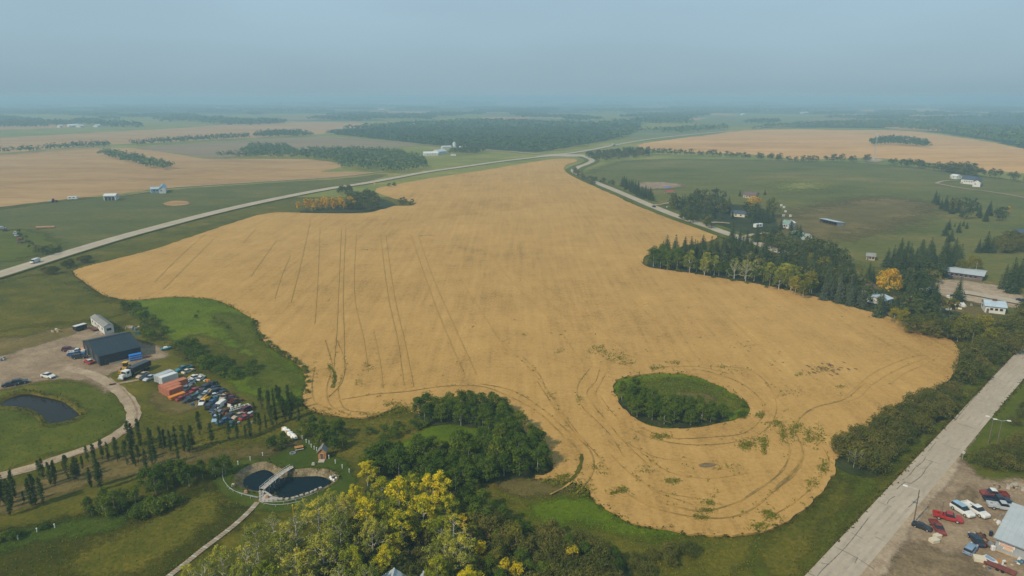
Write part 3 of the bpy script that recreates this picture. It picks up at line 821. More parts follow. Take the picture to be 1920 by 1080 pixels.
# ------------------------------------------------------------------ tracks through the crop
TR = [
 [(640,430),(634,560),(630,640),(622,720)], [(648,430),(643,560),(645,660),(640,720),(615,748)], [(713,440),(728,560),(745,640),(757,725)], [(723,440),(740,560),(760,650),(775,728)],
 [(770,440),(800,530),(830,610),(868,700)], [(783,440),(815,530),(850,610),(893,705)], [(582,415),(570,470),(558,520),(545,570)], [(600,430),(595,540),(590,610)],
 [(400,450),(350,500),(305,545)], [(480,430),(455,458)], [(520,450),(495,485),(470,520)], [(545,480),(528,520),(515,562)], [(385,440),(340,480),(290,530)], [(668,440),(665,560),(682,640),(690,700)],
 [(900,450),(960,530),(1040,610),(1090,680)], [(940,480),(1020,560),(1110,640)], [(1000,520),(1090,590),(1180,665)], [(1180,560),(1240,612)], [(860,520),(905,590),(950,660)], [(700,620),(712,680),(718,730)],
 [(610,640),(622,690),(612,735),(622,765),(655,780)], [(632,640),(648,690),(634,735),(652,772),(690,776)], [(590,690),(585,730),(592,758),(620,770)],
 [(640,752),(700,742),(760,737),(830,727),(901,727),(950,744),(1007,774),(1047,811),(1078,840),(1090,864),(1084,889),(1064,913),(1031,931)],
 [(900,722),(958,734),(1015,768),(1064,811),(1100,840),(1113,868),(1105,901),(1080,929)],
 [(980,671),(1007,700),(1031,742),(1080,811),(1121,858),(1150,895)], [(1007,717),(1039,766),(1090,830)], [(940,640),(990,690),(1040,750)],
 [(1105,693),(1085,721),(1082,742),(1092,766),(1113,787),(1141,815),(1170,860)], [(1123,697),(1117,717),(1100,738),(1109,758),(1133,787),(1166,827),(1210,870)], [(1136,700),(1125,722),(1116,742),(1124,762)],
 [(1340,690),(1394,693),(1426,709),(1449,740),(1455,775),(1437,806),(1402,826),(1356,835),(1293,837),(1239,829),(1188,810),(1149,778),(1125,745)], [(1300,694),(1348,705),(1394,724),(1426,752),(1433,771),(1422,794),(1391,816),(1340,822),(1260,824),(1200,805)], [(1250,690),(1310,690),(1370,704)],
 [(1620,720),(1581,752),(1527,767),(1496,790),(1488,806),(1500,833),(1505,857),(1492,888),(1449,925),(1402,962),(1356,975),(1278,969),(1216,950),(1160,920)], [(1468,790),(1472,818),(1480,849),(1464,888),(1418,923),(1379,946),(1309,962),(1247,946)], [(1519,810),(1542,841),(1554,872),(1527,911),(1488,946),(1440,975)],
 [(1750,642),(1750,657),(1730,675),(1690,692),(1655,710),(1627,730),(1612,747),(1580,757)], [(1735,647),(1732,665),(1702,674),(1660,690),(1625,710),(1600,732),(1585,745)], [(1760,640),(1763,662),(1742,682),(1700,700),(1668,722)],
 [(1440,680),(1465,700)], [(1370,600),(1420,650)], [(1540,620),(1600,660)], [(1290,560),(1330,600)], [(1200,850),(1260,890),(1330,900),(1400,890)], [(1180,890),(1240,925),(1320,940)], [(1140,850),(1180,890),(1230,925),(1300,950)], [(1390,700),(1430,720),(1470,745)], [(1170,830),(1230,860),(1300,870)],
]
TK = list(range(60))
for pts in TR:
    big_track = pts[0] in ((1620,720), (1468,790), (640,752), (900,722))
    far_line = max(q[1] for q in pts) < 770
    ribbon('wheel_track', pts, 0.46 if big_track else 0.27, M_faint if far_line else M_track, ZF + 0.03 + 0.003 * TK.pop(), 'dark wheel track pressed through the ripe wheat', wob=0.45, step=1.6)
ribbon('wheel_rut', [(1505,850),(1498,872),(1482,893),(1462,912),(1447,926)], 0.55, M_track, ZF + 0.22, 'dark soil rut near the wheat corner', wob=0.4, step=1.0)
ribbon('wheel_rut', [(1090,855),(1089,872),(1080,893),(1066,908)], 0.9, M_grass, ZF + 0.224, 'dark green rut at the wheat headland', wob=0.4, step=1.0)
ribbon('wheel_rut', [(616,688),(626,700),(628,715),(623,730)], 0.9, M_grass, ZF + 0.228, 'dark green rut in the left headland', wob=0.5, step=1.0)
for pts in ([(1310,875),(1322,871),(1345,874),(1330,879),(1314,879)],):
    sheet('bare_hollow', pts, M_mud, ZF + 0.04, 'small dark wet hollow in the wheat', jit=0.1, soft=0.3)
r_ = random.Random(5)
for i in range(34):                     # burnt looking brown streaks in the right of the field
    x, y = r_.gauss(1540, 24), r_.gauss(694, 6)
    ribbon('lodged_streak', [(x, y), (x + r_.uniform(3, 9), y + r_.uniform(0.5, 4))], r_.uniform(0.3, 0.9), M_lodged, ZF + 0.03 + 0.002 * i, 'brown lodged streak in the wheat', wob=0.6, step=0.8)
# ------------------------------------------------------------------ trees: real leaf clumps round a trunk
def leaf_mat(name, stops, trans=0.22, rand_w=0.42, tint_w=0.58):
    m, t, out = new_mat(name)
    oi = N(t, 'ShaderNodeObjectInfo')
    at = N(t, 'ShaderNodeAttribute', attribute_name='tint')
    f = math_node(t, 'ADD', math_node(t, 'MULTIPLY', oi.outputs['Random'], rand_w), math_node(t, 'MULTIPLY', at.outputs['Fac'], tint_w))
    col = ramp(t, f, stops)
    d = N(t, 'ShaderNodeBsdfDiffuse')
    tr = N(t, 'ShaderNodeBsdfTranslucent')
    mx = N(t, 'ShaderNodeMixShader')
    mx.inputs[0].default_value = trans
    t.links.new(col, d.inputs['Color'])
    t.links.new(col, tr.inputs['Color'])
    t.links.new(d.outputs[0], mx.inputs[1])
    t.links.new(tr.outputs[0], mx.inputs[2])
    t.links.new(mx.outputs[0], out.inputs['Surface'])
    return m

L_aspen = leaf_mat('aspen_leaf', [(0.1, (0.0345, 0.0661, 0.0088)), (0.55, (0.0747, 0.1189, 0.0132)), (0.80, (0.1294, 0.1586, 0.0176)), (1.0, (0.2731, 0.2247, 0.0264))])
L_willow = leaf_mat('willow_leaf', [(0.1, (0.0466, 0.0588, 0.0138)), (0.5, (0.0963, 0.1036, 0.0207)), (0.85, (0.1631, 0.1372, 0.0299)), (1.0, (0.2329, 0.1652, 0.0460))])
L_cotton = leaf_mat('turning_cottonwood_leaf', [(0.08, (0.0842, 0.1201, 0.0110)), (0.42, (0.1825, 0.2116, 0.0154)), (0.57, (0.3159, 0.3075, 0.0176)), (0.73, (0.5897, 0.4719, 0.0154)), (1.0, (0.8424, 0.6006, 0.0220))])
L_dull = leaf_mat('fading_cottonwood_leaf', [(0.08, (0.0902, 0.1184, 0.0158)), (0.5, (0.2132, 0.2302, 0.0337)), (0.8, (0.3935, 0.3640, 0.0495)), (1.0, (0.6558, 0.4909, 0.0396))])
L_gold = leaf_mat('golden_autumn_leaf', [(0.1, (0.240, 0.140, 0.015)), (0.5, (0.470, 0.270, 0.018)), (1.0, (0.640, 0.390, 0.030))])
L_ygreen = leaf_mat('yellow_green_leaf', [(0.1, (0.070, 0.090, 0.014)), (0.5, (0.170, 0.165, 0.022)), (1.0, (0.370, 0.280, 0.030))])
L_spruce = leaf_mat('spruce_needles', [(0.1, (0.0260, 0.0425, 0.0154)), (0.6, (0.0488, 0.0708, 0.0264)), (1.0, (0.1008, 0.1218, 0.0550))], 0.08)
L_blue = leaf_mat('blue_spruce_needles', [(0.1, (0.0423, 0.0595, 0.0330)), (0.6, (0.0715, 0.0906, 0.0528)), (1.0, (0.1382, 0.1487, 0.0880))], 0.08)
L_poplar = leaf_mat('upright_poplar_leaf', [(0.1, (0.026, 0.048, 0.012)), (0.6, (0.052, 0.078, 0.018)), (1.0, (0.095, 0.116, 0.028))])
L_hedge = leaf_mat('hedgerow_leaf', [(0.1, (0.0405, 0.0600, 0.0184)), (0.6, (0.0756, 0.0950, 0.0276)), (0.85, (0.1620, 0.1375, 0.0345)), (1.0, (0.3240, 0.1875, 0.0460))])
L_far = leaf_mat('far_canopy_leaf', [(0.1, (0.0400, 0.0741, 0.0316)), (0.6, (0.0767, 0.1224, 0.0491)), (0.9, (0.1417, 0.1739, 0.0632)), (1.0, (0.2501, 0.2173, 0.0789))])  # lightened: some haze over the distant trees is put into the leaf colour
L_weed = leaf_mat('weed_leaf', [(0.1, (0.0792, 0.0977, 0.0098)), (0.6, (0.1531, 0.1595, 0.0154)), (1.0, (0.2323, 0.2109, 0.0280))])
L_tall = leaf_mat('tall_grass_blade', [(0.1, (0.0425, 0.0492, 0.0084)), (0.6, (0.0723, 0.0722, 0.0140)), (1.0, (0.1445, 0.1107, 0.0350))])
B_pale = flat_mat('pale_bark', (0.42, 0.39, 0.33), 0.9, 0.1, var=0.3, scale=2.0)
B_brown = flat_mat('brown_bark', (0.095, 0.075, 0.055), 0.9, 0.1, var=0.3, scale=2.0)

def cards(name, c, nrm, size, tint, mat, parent=None, rg=nrg, flat=0.62):
    """leaf sprays: one four-sided blade at each centre, lying across its normal"""
    c = np.asarray(c, float); nrm = np.asarray(nrm, float)
    n = len(c)
    size = np.broadcast_to(np.asarray(size, float), (n,))
    nrm = nrm / np.maximum(1e-6, np.linalg.norm(nrm, axis=1, keepdims=True))
    a = rg.normal(size=(n, 3))
    u = np.cross(nrm, a); u /= np.maximum(1e-6, np.linalg.norm(u, axis=1, keepdims=True))
    v = np.cross(nrm, u)
    k = size[:, None] * rg.uniform(0.7, 1.3, (n, 1)) * 0.5
    k2 = k * flat
    V = np.empty((n, 4, 3))
    V[:, 0] = c - u * k
    V[:, 1] = c - v * k2 + nrm * k * 0.15
    V[:, 2] = c + u * k
    V[:, 3] = c + v * k2 + nrm * k * 0.15
    me = bpy.data.meshes.new(name)
    me.vertices.add(4 * n)
    me.vertices.foreach_set('co', V.reshape(-1))
    me.loops.add(4 * n)
    me.loops.foreach_set('vertex_index', np.arange(4 * n, dtype=np.int32))
    me.polygons.add(n)
    me.polygons.foreach_set('loop_start', np.arange(0, 4 * n, 4, dtype=np.int32))
    me.update(calc_edges=True)
    at = me.attributes.new('tint', 'FLOAT', 'FACE')
    at.data.foreach_set('value', np.clip(tint, 0, 1).astype(np.float32))
    me.materials.append(mat)
    return me

def ball(rg, n):
    d = rg.normal(size=(n, 3))
    return d / np.linalg.norm(d, axis=1, keepdims=True)

def clumped(rg, clumps, radii, per, up=0.35, squash=0.75):
    """leaves on the outside of many small clumps"""
    K = len(clumps)
    cc = np.repeat(np.asarray(clumps), per, axis=0)
    rr = np.repeat(np.asarray(radii), per)[:, None]
    d = ball(rg, K * per)
    d[:, 2] = np.abs(d[:, 2]) * np.where(rg.random(K * per) < 0.75, 1, -1)
    pos = cc + d * rr * np.array([1, 1, squash]) * (rg.uniform(0.55, 1.05, (K * per, 1)))
    nr = d + rg.normal(size=d.shape) * 0.55 + np.array([0, 0, up])
    tint = np.repeat(rg.random(K), per) * 0.6 + rg.random(K * per) * 0.4
    return pos, nr, tint

def crown_round(name, mat, h, w, base, K, per, size, seed, top=0.5, cr=0.24):
    rg = np.random.default_rng(seed)
    d = ball(rg, K)
    d[:, 2] = np.where(d[:, 2] < -0.55, -d[:, 2], d[:, 2])
    mid = base + (h - base) * 0.46
    rz = (h - base) * 0.5
    r = rg.uniform(0.55, 0.98, (K, 1))
    pts = d * r * np.array([w / 2, w / 2, rz])
    z = pts[:, 2] / rz
    pts[:, :2] *= (1 - top * np.clip(z, 0, 1) ** 1.5 * 0.6)[:, None]
    pts[:, 2] += mid
    rad = w * cr * rg.uniform(0.7, 1.3, K)
    p, n, t = clumped(rg, pts, rad, per)
    return cards(name, p, n, size, t, mat, rg=rg)

def trunk_mesh(name, mat, h, r, seed, limbs=4, base=0.35, spread=0.22, lean=0.03):
    r_ = random.Random(seed)
    b = MB()
    top = Vector((r_.uniform(-lean, lean) * h, r_.uniform(-lean, lean) * h, h * 0.9))
    mid = top * 0.5 + Vector((r_.uniform(-.02, .02) * h, 0, 0))
    b.tube((0, 0, -0.15), mid, r, r * 0.7, 7)
    b.tube(mid, top, r * 0.7, r * 0.15, 6)
    for i in range(limbs):
        t = r_.uniform(base, 0.8)
        s = top * t
        a = r_.uniform(0, 6.28)
        L = h * spread * r_.uniform(0.7, 1.3)
        b.tube(s, s + Vector((math.cos(a) * L, math.sin(a) * L, L * r_.uniform(0.5, 1.1))), r * 0.4, r * 0.1, 5, cap=False)
    o = b.build(name, mat)
    me = o.data
    bpy.data.objects.remove(o)
    return me

def spruce_crown(name, mat, h, w, seed, tiers=15, per=9, size=0.5):
    rg = np.random.default_rng(seed)
    P, Nn, T = [], [], []
    for k in range(tiers):
        u = k / (tiers - 1)
        z = h * (0.05 + 0.93 * u)
        r = w / 2 * (1 - u) ** 0.72 * rg.uniform(0.85, 1.12) + 0.08
        nb = max(4, int(per * (1 - u * 0.6)))
        a0 = rg.uniform(0, 6.28)
        for j in range(nb):
            a = a0 + 6.283 * j / nb + rg.uniform(-0.2, 0.2)
            rb = r * rg.uniform(0.72, 1.12)
            m = max(2, int(rb / (size * 0.38)))
            bt = rg.random()
            for i in range(m):
                s = (i + 0.7) / m
                off = rg.normal(size=3) * size * 0.18
                P.append((math.cos(a) * rb * s + off[0], math.sin(a) * rb * s + off[1], z - rb * 0.28 * s * s + off[2]))
                Nn.append((math.cos(a) * 0.55 + rg.normal() * 0.3, math.sin(a) * 0.55 + rg.normal() * 0.3, 0.9))
                T.append(0.45 * bt + 0.3 * rg.random() + 0.25 * s)
    sz = np.full(len(P), size) * np.clip(1.15 - np.array(P)[:, 2] / h * 0.5, 0.5, 1.2)
    return cards(name, P, Nn, sz, np.array(T), mat, rg=rg, flat=0.75)

def column_crown(name, mat, h, w, seed, n=700, size=0.42):
    rg = np.random.default_rng(seed)
    K = 34
    u = np.sort(rg.random(K)) ** 0.9
    z = h * (0.07 + 0.9 * u)
    prof = w / 2 * np.clip(np.sin(np.pi * (0.10 + 0.86 * u)) ** 0.6, 0.12, 1)
    a = rg.uniform(0, 6.283, K)
    rr = prof * rg.uniform(0.25, 0.75, K)
    pts = np.stack([np.cos(a) * rr, np.sin(a) * rr, z], 1)
    p, nn, t = clumped(rg, pts, prof * 0.62 + 0.12, n // K, 0.2, 1.5)
    return cards(name, p, nn, size, t, mat, rg=rg)

def branchy(seed, h, spread, r0=0.20, boughs=15):
    """a bare branching skeleton with boughs all the way up: the wood and the twig ends"""
    r_ = random.Random(seed)
    b = MB(); tips = []
    def bend(p, d, L, r, lv):
        q = p + d * L
        b.tube(p, q, r, r * 0.55, 5 if lv < 1 else 4, cap=False)
        tips.append((q, lv))
        if lv < 2:
            tips.append((p + d * L * r_.uniform(0.45, 0.75), lv))
            for i in range(3):
                s = Matrix.Rotation(6.283 * (i + r_.uniform(-.3, .3)) / 3, 3, d) @ d.orthogonal().normalized()
                nd = (d + s * r_.uniform(0.5, 1.0) + Vector((0, 0, 0.15))).normalized()
                bend(p + d * L * r_.uniform(0.5, 1.0), nd, L * r_.uniform(0.42, 0.62), r * 0.5, lv + 1)
    pts = [Vector((0, 0, -0.2))]
    for k in range(1, 7):
        pts.append(Vector((r_.uniform(-.03, .03) * h * k / 3, r_.uniform(-.03, .03) * h * k / 3, h * 0.9 * k / 6)))
    for k in range(6):
        b.tube(pts[k], pts[k + 1], r0 * (1 - k / 6.6), r0 * (1 - (k + 1) / 6.6), 6, cap=False)
    tips.append((pts[-1], 0))
    a = r_.uniform(0, 6.28)
    for i in range(boughs):
        u = 0.22 + 0.74 * i / (boughs - 1)
        a += 2.4 + r_.uniform(-.5, .5)
        k = min(5, int(u * 6)); p = pts[k].lerp(pts[k + 1], u * 6 - k)
        L = h * 0.27 * spread * math.sin(math.pi * min(1, 0.22 + u * 0.74)) ** 0.8 * r_.uniform(0.75, 1.2)
        bend(p, Vector((math.cos(a), math.sin(a), r_.uniform(0.25, 0.9))).normalized(), L, r0 * 0.42 * (1.1 - u * 0.6), 0)
    return b, tips

def cottonwood(seed, h, mat, leafy=0.8, per=26, size=0.42, cr=0.95, spread=1.0, wood=None):
    b, tips = branchy(seed, h, spread)
    top = max(t[0].z for t in tips)
    k = h / (top + 0.8)
    b.v = [v * k for v in b.v]
    o = b.build('trunk', wood or B_pale); tm = o.data; bpy.data.objects.remove(o)
    rg = np.random.default_rng(seed)
    T = [t[0] * k for t in tips]
    keep = [p for p in T if rg.random() < leafy]
    P = np.array([[p.x, p.y, p.z] for p in keep])
    rad = cr * rg.uniform(0.55, 1.2, len(P))
    p, n, t = clumped(rg, P, rad, per, 0.3, 0.8)
    # yellowing runs along whole boughs: tint follows the side of the crown as well as each clump
    side = np.sin(p[:, 0] * 0.8 + seed) * 0.5 + np.cos(p[:, 1] * 0.7 + seed * 2) * 0.5
    t = np.clip(t + side * 0.22 + (p[:, 2] / h - 0.70) * 0.50, 0, 1)
    return tm, cards('crown', p, n, size, t, mat, rg=rg)

L_yellow = leaf_mat('lemon_yellow_leaf', [(0.1, (0.26, 0.22, 0.014)), (0.6, (0.50, 0.37, 0.014)), (1.0, (0.66, 0.47, 0.02))])
PROTO = {}
def proto(kind, pairs, hs):
    PROTO[kind] = (pairs, hs)

# (trunk mesh, crown mesh) variants with the height they were drawn at
proto('aspen', [(trunk_mesh('trunk', B_pale, 7, 0.10, i, 3), crown_round('crown', L_aspen, 7 * (1 + 0.06 * (i % 3)), 4.2 + 0.3 * (i % 4), 0.1, 46, 46, 0.36, 10 + i, 0.6, 0.2)) for i in range(6)], 7.0)
proto('willow', [(trunk_mesh('trunk', B_brown, 4.5, 0.10, 40 + i, 5, 0.1, 0.4), crown_round('crown', L_willow, 5.0, 6.0 + 0.5 * (i % 3), 0.0, 44, 46, 0.36, 50 + i, 0.3, 0.17)) for i in range(6)], 5.0)
proto('shrub', [(trunk_mesh('trunk', B_brown, 2.0, 0.05, 70 + i, 5, 0.1, 0.4), crown_round('crown', L_aspen, 2.4, 3.4, 0.0, 22, 36, 0.28, 80 + i, 0.3, 0.2)) for i in range(4)], 2.4)
proto('ygreen', [(trunk_mesh('trunk', B_pale, 9, 0.14, 90 + i, 4), crown_round('crown', L_ygreen, 9, 5.8, 0.4, 46, 44, 0.44, 100 + i, 0.5, 0.2)) for i in range(4)], 9.0)
proto('gold', [(trunk_mesh('trunk', B_brown, 9, 0.18, 110 + i, 5), crown_round('crown', L_gold, 9, 9.0 if i == 0 else 5.5, 1.0, 46, 44, 0.55, 120 + i, 0.25, 0.16)) for i in range(3)], 9.0)
proto('spruce', [(trunk_mesh('trunk', B_brown, 11, 0.15, 130 + i, 0), spruce_crown('crown', L_spruce, 12, 6.0 + 0.5 * (i % 3), 140 + i, 20, 16, 0.72)) for i in range(5)], 12.0)
proto('blue_spruce', [(trunk_mesh('trunk', B_brown, 11, 0.15, 150 + i, 0), spruce_crown('crown', L_blue, 12, 6.4, 160 + i, 20, 16, 0.72)) for i in range(3)], 12.0)
proto('poplar', [(trunk_mesh('trunk', B_brown, 7, 0.09, 170 + i, 0), column_crown('crown', L_poplar, 8, 1.2 + 0.15 * (i % 4), 180 + i, 1100, 0.30)) for i in range(6)], 8.0)
proto('cotton', [cottonwood(200 + i, 13, L_cotton, 0.96, 25, 0.37, 0.85, 1.0) for i in range(4)], 13.0)
proto('fading', [cottonwood(220 + i, 11, L_dull, 0.66, 18, 0.32, 0.72, 1.05) for i in range(4)], 11.0)
proto('bare', [cottonwood(240 + i, 11, L_dull, 0.30, 13, 0.28, 0.62, 0.95) for i in range(3)], 11.0)
proto('pale_aspen', [cottonwood(260 + i, 11, L_dull, 0.9, 14, 0.38, 0.85, 0.72) for i in range(3)], 11.0)
proto('hedge', [(trunk_mesh('trunk', B_brown, 6, 0.14, 280 + i, 2), crown_round('crown', L_hedge, 7.5, 6.5, 0.3, 18, 16, 1.0, 290 + i, 0.4)) for i in range(5)], 7.5)
proto('grove_gold', [(trunk_mesh('trunk', B_brown, 6, 0.14, 300 + i, 2), crown_round('crown', L_gold, 9, 6.0, 0.3, 20, 18, 1.0, 310 + i, 0.4)) for i in range(3)], 9.0)

proto('yellow', [(trunk_mesh('trunk', B_pale, 5, 0.08, 330 + i, 3), crown_round('crown', L_yellow, 5.5, 2.6, 0.3, 26, 30, 0.34, 340 + i, 0.6, 0.2)) for i in range(2)], 5.5)

NAMES = {'yellow': 'yellow_sapling', 'aspen': 'aspen_tree', 'willow': 'willow_shrub', 'shrub': 'shrub', 'ygreen': 'birch_tree', 'gold': 'golden_tree', 'spruce': 'spruce_tree', 'blue_spruce': 'blue_spruce_tree',
         'poplar': 'poplar_tree', 'cotton': 'cottonwood_tree', 'fading': 'fading_cottonwood_tree', 'bare': 'bare_tree', 'pale_aspen': 'pale_aspen_tree', 'hedge': 'hedgerow_tree', 'grove_gold': 'golden_grove_tree'}

GOLD_SPOT = G(1664, 553)

def plant(kind, p, h, label, group=None, var=None, wide=1.0):
    q = p.xy - GOLD_SPOT.xy
    v = -GOLD_SPOT.xy.normalized()
    if kind != 'gold' and -3 < q.dot(v) < 34 and abs(q.x * v.y - q.y * v.x) < 6.5:
        if q.dot(v) < 16: return None          # the open ground in front of the big golden tree
        h = min(h, 5.0)
        if 'spruce' in kind: return None
    pairs, h0 = PROTO[kind]
    tm, cm = pairs[rng.randrange(len(pairs)) if var is None else var]
    s = h / h0
    o = empty(NAMES[kind], p, rng.uniform(0, 6.283))
    o.scale = (s * wide * rng.uniform(0.9, 1.12), s * wide * rng.uniform(0.9, 1.12), s)
    tag(o, label, 'shrub' if 'shrub' in NAMES[kind] else 'tree', group)
    link(bpy.data.objects.new('trunk', tm), o)
    link(bpy.data.objects.new('crown', cm), o)
    return o

def inside(p, poly):
    c = False
    j = len(poly) - 1
    for i in range(len(poly)):
        a, b = poly[i], poly[j]
        if (a[1] > p[1]) != (b[1] > p[1]) and p[0] < (b[0] - a[0]) * (p[1] - a[1]) / (b[1] - a[1]) + a[0]:
            c = not c
        j = i
    return c

def scatter(pxs, gap, r=None, limit=100000, z=0.0):
    r = r or rng
    poly = [(q.x, q.y) for q in (G(a, b) for a, b in pxs)]
    x0, x1 = min(p[0] for p in poly), max(p[0] for p in poly)
    y0, y1 = min(p[1] for p in poly), max(p[1] for p in poly)
    cell = {}
    res = []
    tries = int((x1 - x0) * (y1 - y0) / gap / gap * 5) + 30
    for _ in range(tries):
        p = (r.uniform(x0, x1), r.uniform(y0, y1))
        if not inside(p, poly): continue
        i, j = int(p[0] // gap), int(p[1] // gap)
        ok = True
        for a in (-1, 0, 1):
            for b in (-1, 0, 1):
                for q in cell.get((i + a, j + b), ()):
                    if (p[0] - q[0]) ** 2 + (p[1] - q[1]) ** 2 < gap * gap:
                        ok = False
        if ok:
            cell.setdefault((i, j), []).append(p)
            res.append(Vector((p[0], p[1], z)))
            if len(res) >= limit: break
    return res

def along(pxs, gap, jit, r=None):
    r = r or rng
    pts = catmull([G(a, b) for a, b in pxs], False, 1.0)
    res, acc = [], 0.0
    for i in range(1, len(pts)):
        acc += (pts[i] - pts[i - 1]).length
        if acc >= gap:
            acc = 0
            res.append(pts[i] + Vector((r.uniform(-jit, jit), r.uniform(-jit, jit), 0)))
    return res

def wood(kinds, pts, hmin, hmax, label, group, wide=1.0):
    for p in pts:
        k = kinds if isinstance(kinds, str) else rng.choice(kinds)
        lb = label if isinstance(label, str) else label[k]
        gr = group if isinstance(group, str) else group[k]
        plant(k, p, rng.uniform(hmin, hmax), lb, gr, wide=wide)

# --- curved aspen band and the wood south of its clearing
wood('aspen', scatter([(784,778),(860,766),(920,768),(960,782),(990,812),(1018,850),(1028,876),(1010,891),(985,893),(960,868),(948,838),(900,806),(850,797),(798,797)], 2.35), 5.0, 7.0, 'green aspen in the curved band at the wheat corner', 'aspens of the curved band beside the wheat')
wood('aspen', scatter([(700,872),(760,860),(820,853),(880,851),(940,857),(968,875),(985,893),(940,903),(890,908),(872,925),(845,935),(800,912),(740,905),(700,897)], 2.6), 5.5, 8.0, 'green aspen in the wood behind the yellow cottonwoods', 'aspens of the wood south of the clearing')
wood('aspen', scatter([(1162,750),(1188,744),(1225,757),(1270,769),(1308,767),(1355,784),(1328,796),(1285,801),(1232,797),(1192,782),(1170,765)], 2.4), 4.6, 6.4, 'green aspen on the grass island in the wheat', 'aspens on the wheat island')
wood('shrub', scatter([(690,815),(720,800),(790,795),(800,806),(760,818),(715,828)], 2.6) + scatter([(1375,775),(1396,760),(1402,772),(1390,786)], 2.6) + scatter([(690,845),(735,838),(740,848),(700,862)], 4.0), 1.6, 2.8, 'low green shrub at the edge of the aspen clearing', 'low shrubs round the aspen clearing')
# --- tall cottonwoods, yellow, fading and bare, in the near foreground
COTTON = [
 (752,985,15,'cotton',0,'tallest bright yellow cottonwood at the crest of the near grove'), (812,968,14.5,'cotton',1,'bright yellow cottonwood on the right shoulder of the grove crest'), (716,962,12,'cotton',2,'yellow cottonwood on the left shoulder of the grove crest'),
 (795,1010,14,'cotton',3,'yellow cottonwood just below the crest of the grove'), (838,992,11.5,'cotton',2,'yellow cottonwood leaning over the dark young aspens'), (690,1005,12,'cotton',1,'yellow green cottonwood between the crest and the dull trees'),
 (756,1032,12,'cotton',0,'yellow cottonwood above the hidden cottage roof'), (690,912,9,'cotton',3,'small yellow green cottonwood nearest the pond cabin'), (725,1085,10,'cotton',1,'yellow cottonwood left of the cottage roof'), (820,1112,11,'cotton',2,'yellow cottonwood below the small pale shed'),
 (665,1095,11,'cotton',3,'yellow cottonwood at the bottom left of the cottage'), (500,1125,11,'cotton',0,'yellow cottonwood at the bottom near the plank walk'), (880,1130,10,'cotton',3,'yellow cottonwood where the grove meets the thicket'), (775,950,11,'cotton',1,'yellow cottonwood behind the crest of the grove'),
 (735,1010,12.5,'cotton',2,'broad yellow green cottonwood in the heart of the grove'), (665,965,10,'cotton',0,'yellow green cottonwood right of the pond lawn'), (830,1035,11,'cotton',3,'yellow green cottonwood left of the whitish bare one'),
 (835,1075,11,'fading',0,'olive cottonwood right of the small pale shed'), (866,1090,12,'fading',2,'olive cottonwood in front of the dark thicket'), (640,1045,12,'fading',1,'tall olive cottonwood in the middle of the dull trees'), (600,1010,11,'fading',3,'olive cottonwood below the right end of the pond'),
 (650,985,9,'fading',0,'small olive cottonwood between pond and yellow trees'), (530,1070,11,'fading',1,'olive cottonwood below the slim yellow pole'), (485,1050,10,'fading',2,'olive cottonwood nearest the middle of the plank walk'), (610,1085,12,'fading',0,'olive cottonwood low in the dull stand'),
 (560,1105,11,'fading',3,'olive cottonwood at the bottom edge of the dull stand'), (420,1095,10,'fading',1,'olive cottonwood beside the lower plank walk'), (690,1130,10,'fading',2,'olive cottonwood under the cottage at the bottom'), (455,1130,10,'fading',0,'olive cottonwood at the bottom beside the walk'),
 (575,985,8,'fading',2,'short olive cottonwood below the stone edging'), (360,1105,7,'fading',3,'short olive cottonwood at the foot of the plank walk'), (620,965,7.5,'fading',1,'short olive cottonwood at the lawn edge'), (545,1035,9,'fading',3,'olive cottonwood beside the bare pale one'), (700,1050,11,'fading',0,'olive cottonwood in the shade of the yellow crest'),
 (852,1040,11,'bare',1,'whitish bare cottonwood before the dark thicket'), (560,1040,12,'bare',0,'tall bare pale cottonwood in the dull stand'), (470,1092,11,'bare',2,'bare pale cottonwood near the lower plank walk'), (390,1120,10,'bare',1,'bare pale cottonwood at the bottom by the walk'), (515,1010,8,'bare',2,'short bare cottonwood below the pond landing'), (640,1130,10,'bare',0,'bare pale cottonwood at the bottom of the grove'), (625,1020,11,'bare',1,'bare pale cottonwood rising from the olive trees')]
for x, y, h, k, v, lab in COTTON:
    plant(k, G(x, y), h * (0.76 if k == 'cotton' else 0.86), lab, None, v)
wood('aspen', scatter([(870,930),(905,958),(960,985),(905,1000),(860,985),(850,955)], 2.5), 4.5, 6.5, 'dark green young aspen between the cottonwoods and the headland', 'young aspens beside the cottonwoods')
wood('willow', scatter([(640,1000),(700,1010),(880,1020),(920,1090),(760,1130),(560,1130),(600,1060)], 3.6), 2.8, 4.8, 'dark bushy willow under the tall cottonwoods', 'willows under the cottonwoods')
wood(('willow', 'willow', 'aspen'), scatter([(880,975),(930,985),(990,1005),(1060,1015),(1120,1032),(1165,1062),(1150,1120),(1000,1150),(870,1150),(885,1040)], 2.7), 3.4, 5.2,
     {'willow': 'dark green willow in the thicket south of the headland', 'aspen': 'green aspen sapling in the thicket south of the headland'}, {'willow': 'willows of the southern thicket', 'aspen': 'aspens of the southern thicket'})
wood('willow', scatter([(1160,1062),(1190,1045),(1230,1035),(1292,1030),(1298,1045),(1262,1060),(1205,1082)], 3.0), 2.6, 4.0, 'dark willow in the thicket by the road verge', 'willows beside the road verge')
for x, y, h in ((1074,1066,5.5), (948,1100,6.5), (972,1102,6), (905,1060,6), (868,1000,5), (862,945,4.0)):
    plant('yellow', G(x, y), h, 'bright yellow sapling standing in the dark thicket', 'yellow saplings in the southern thicket', None, 1.0)
for x, y, h in ((967,1035,7), (885,1030,6.5), (930,1075,6)):
    plant('ygreen', G(x, y), h, 'yellow green birch rising from the dark thicket', 'birches in the southern thicket', None, 0.8)
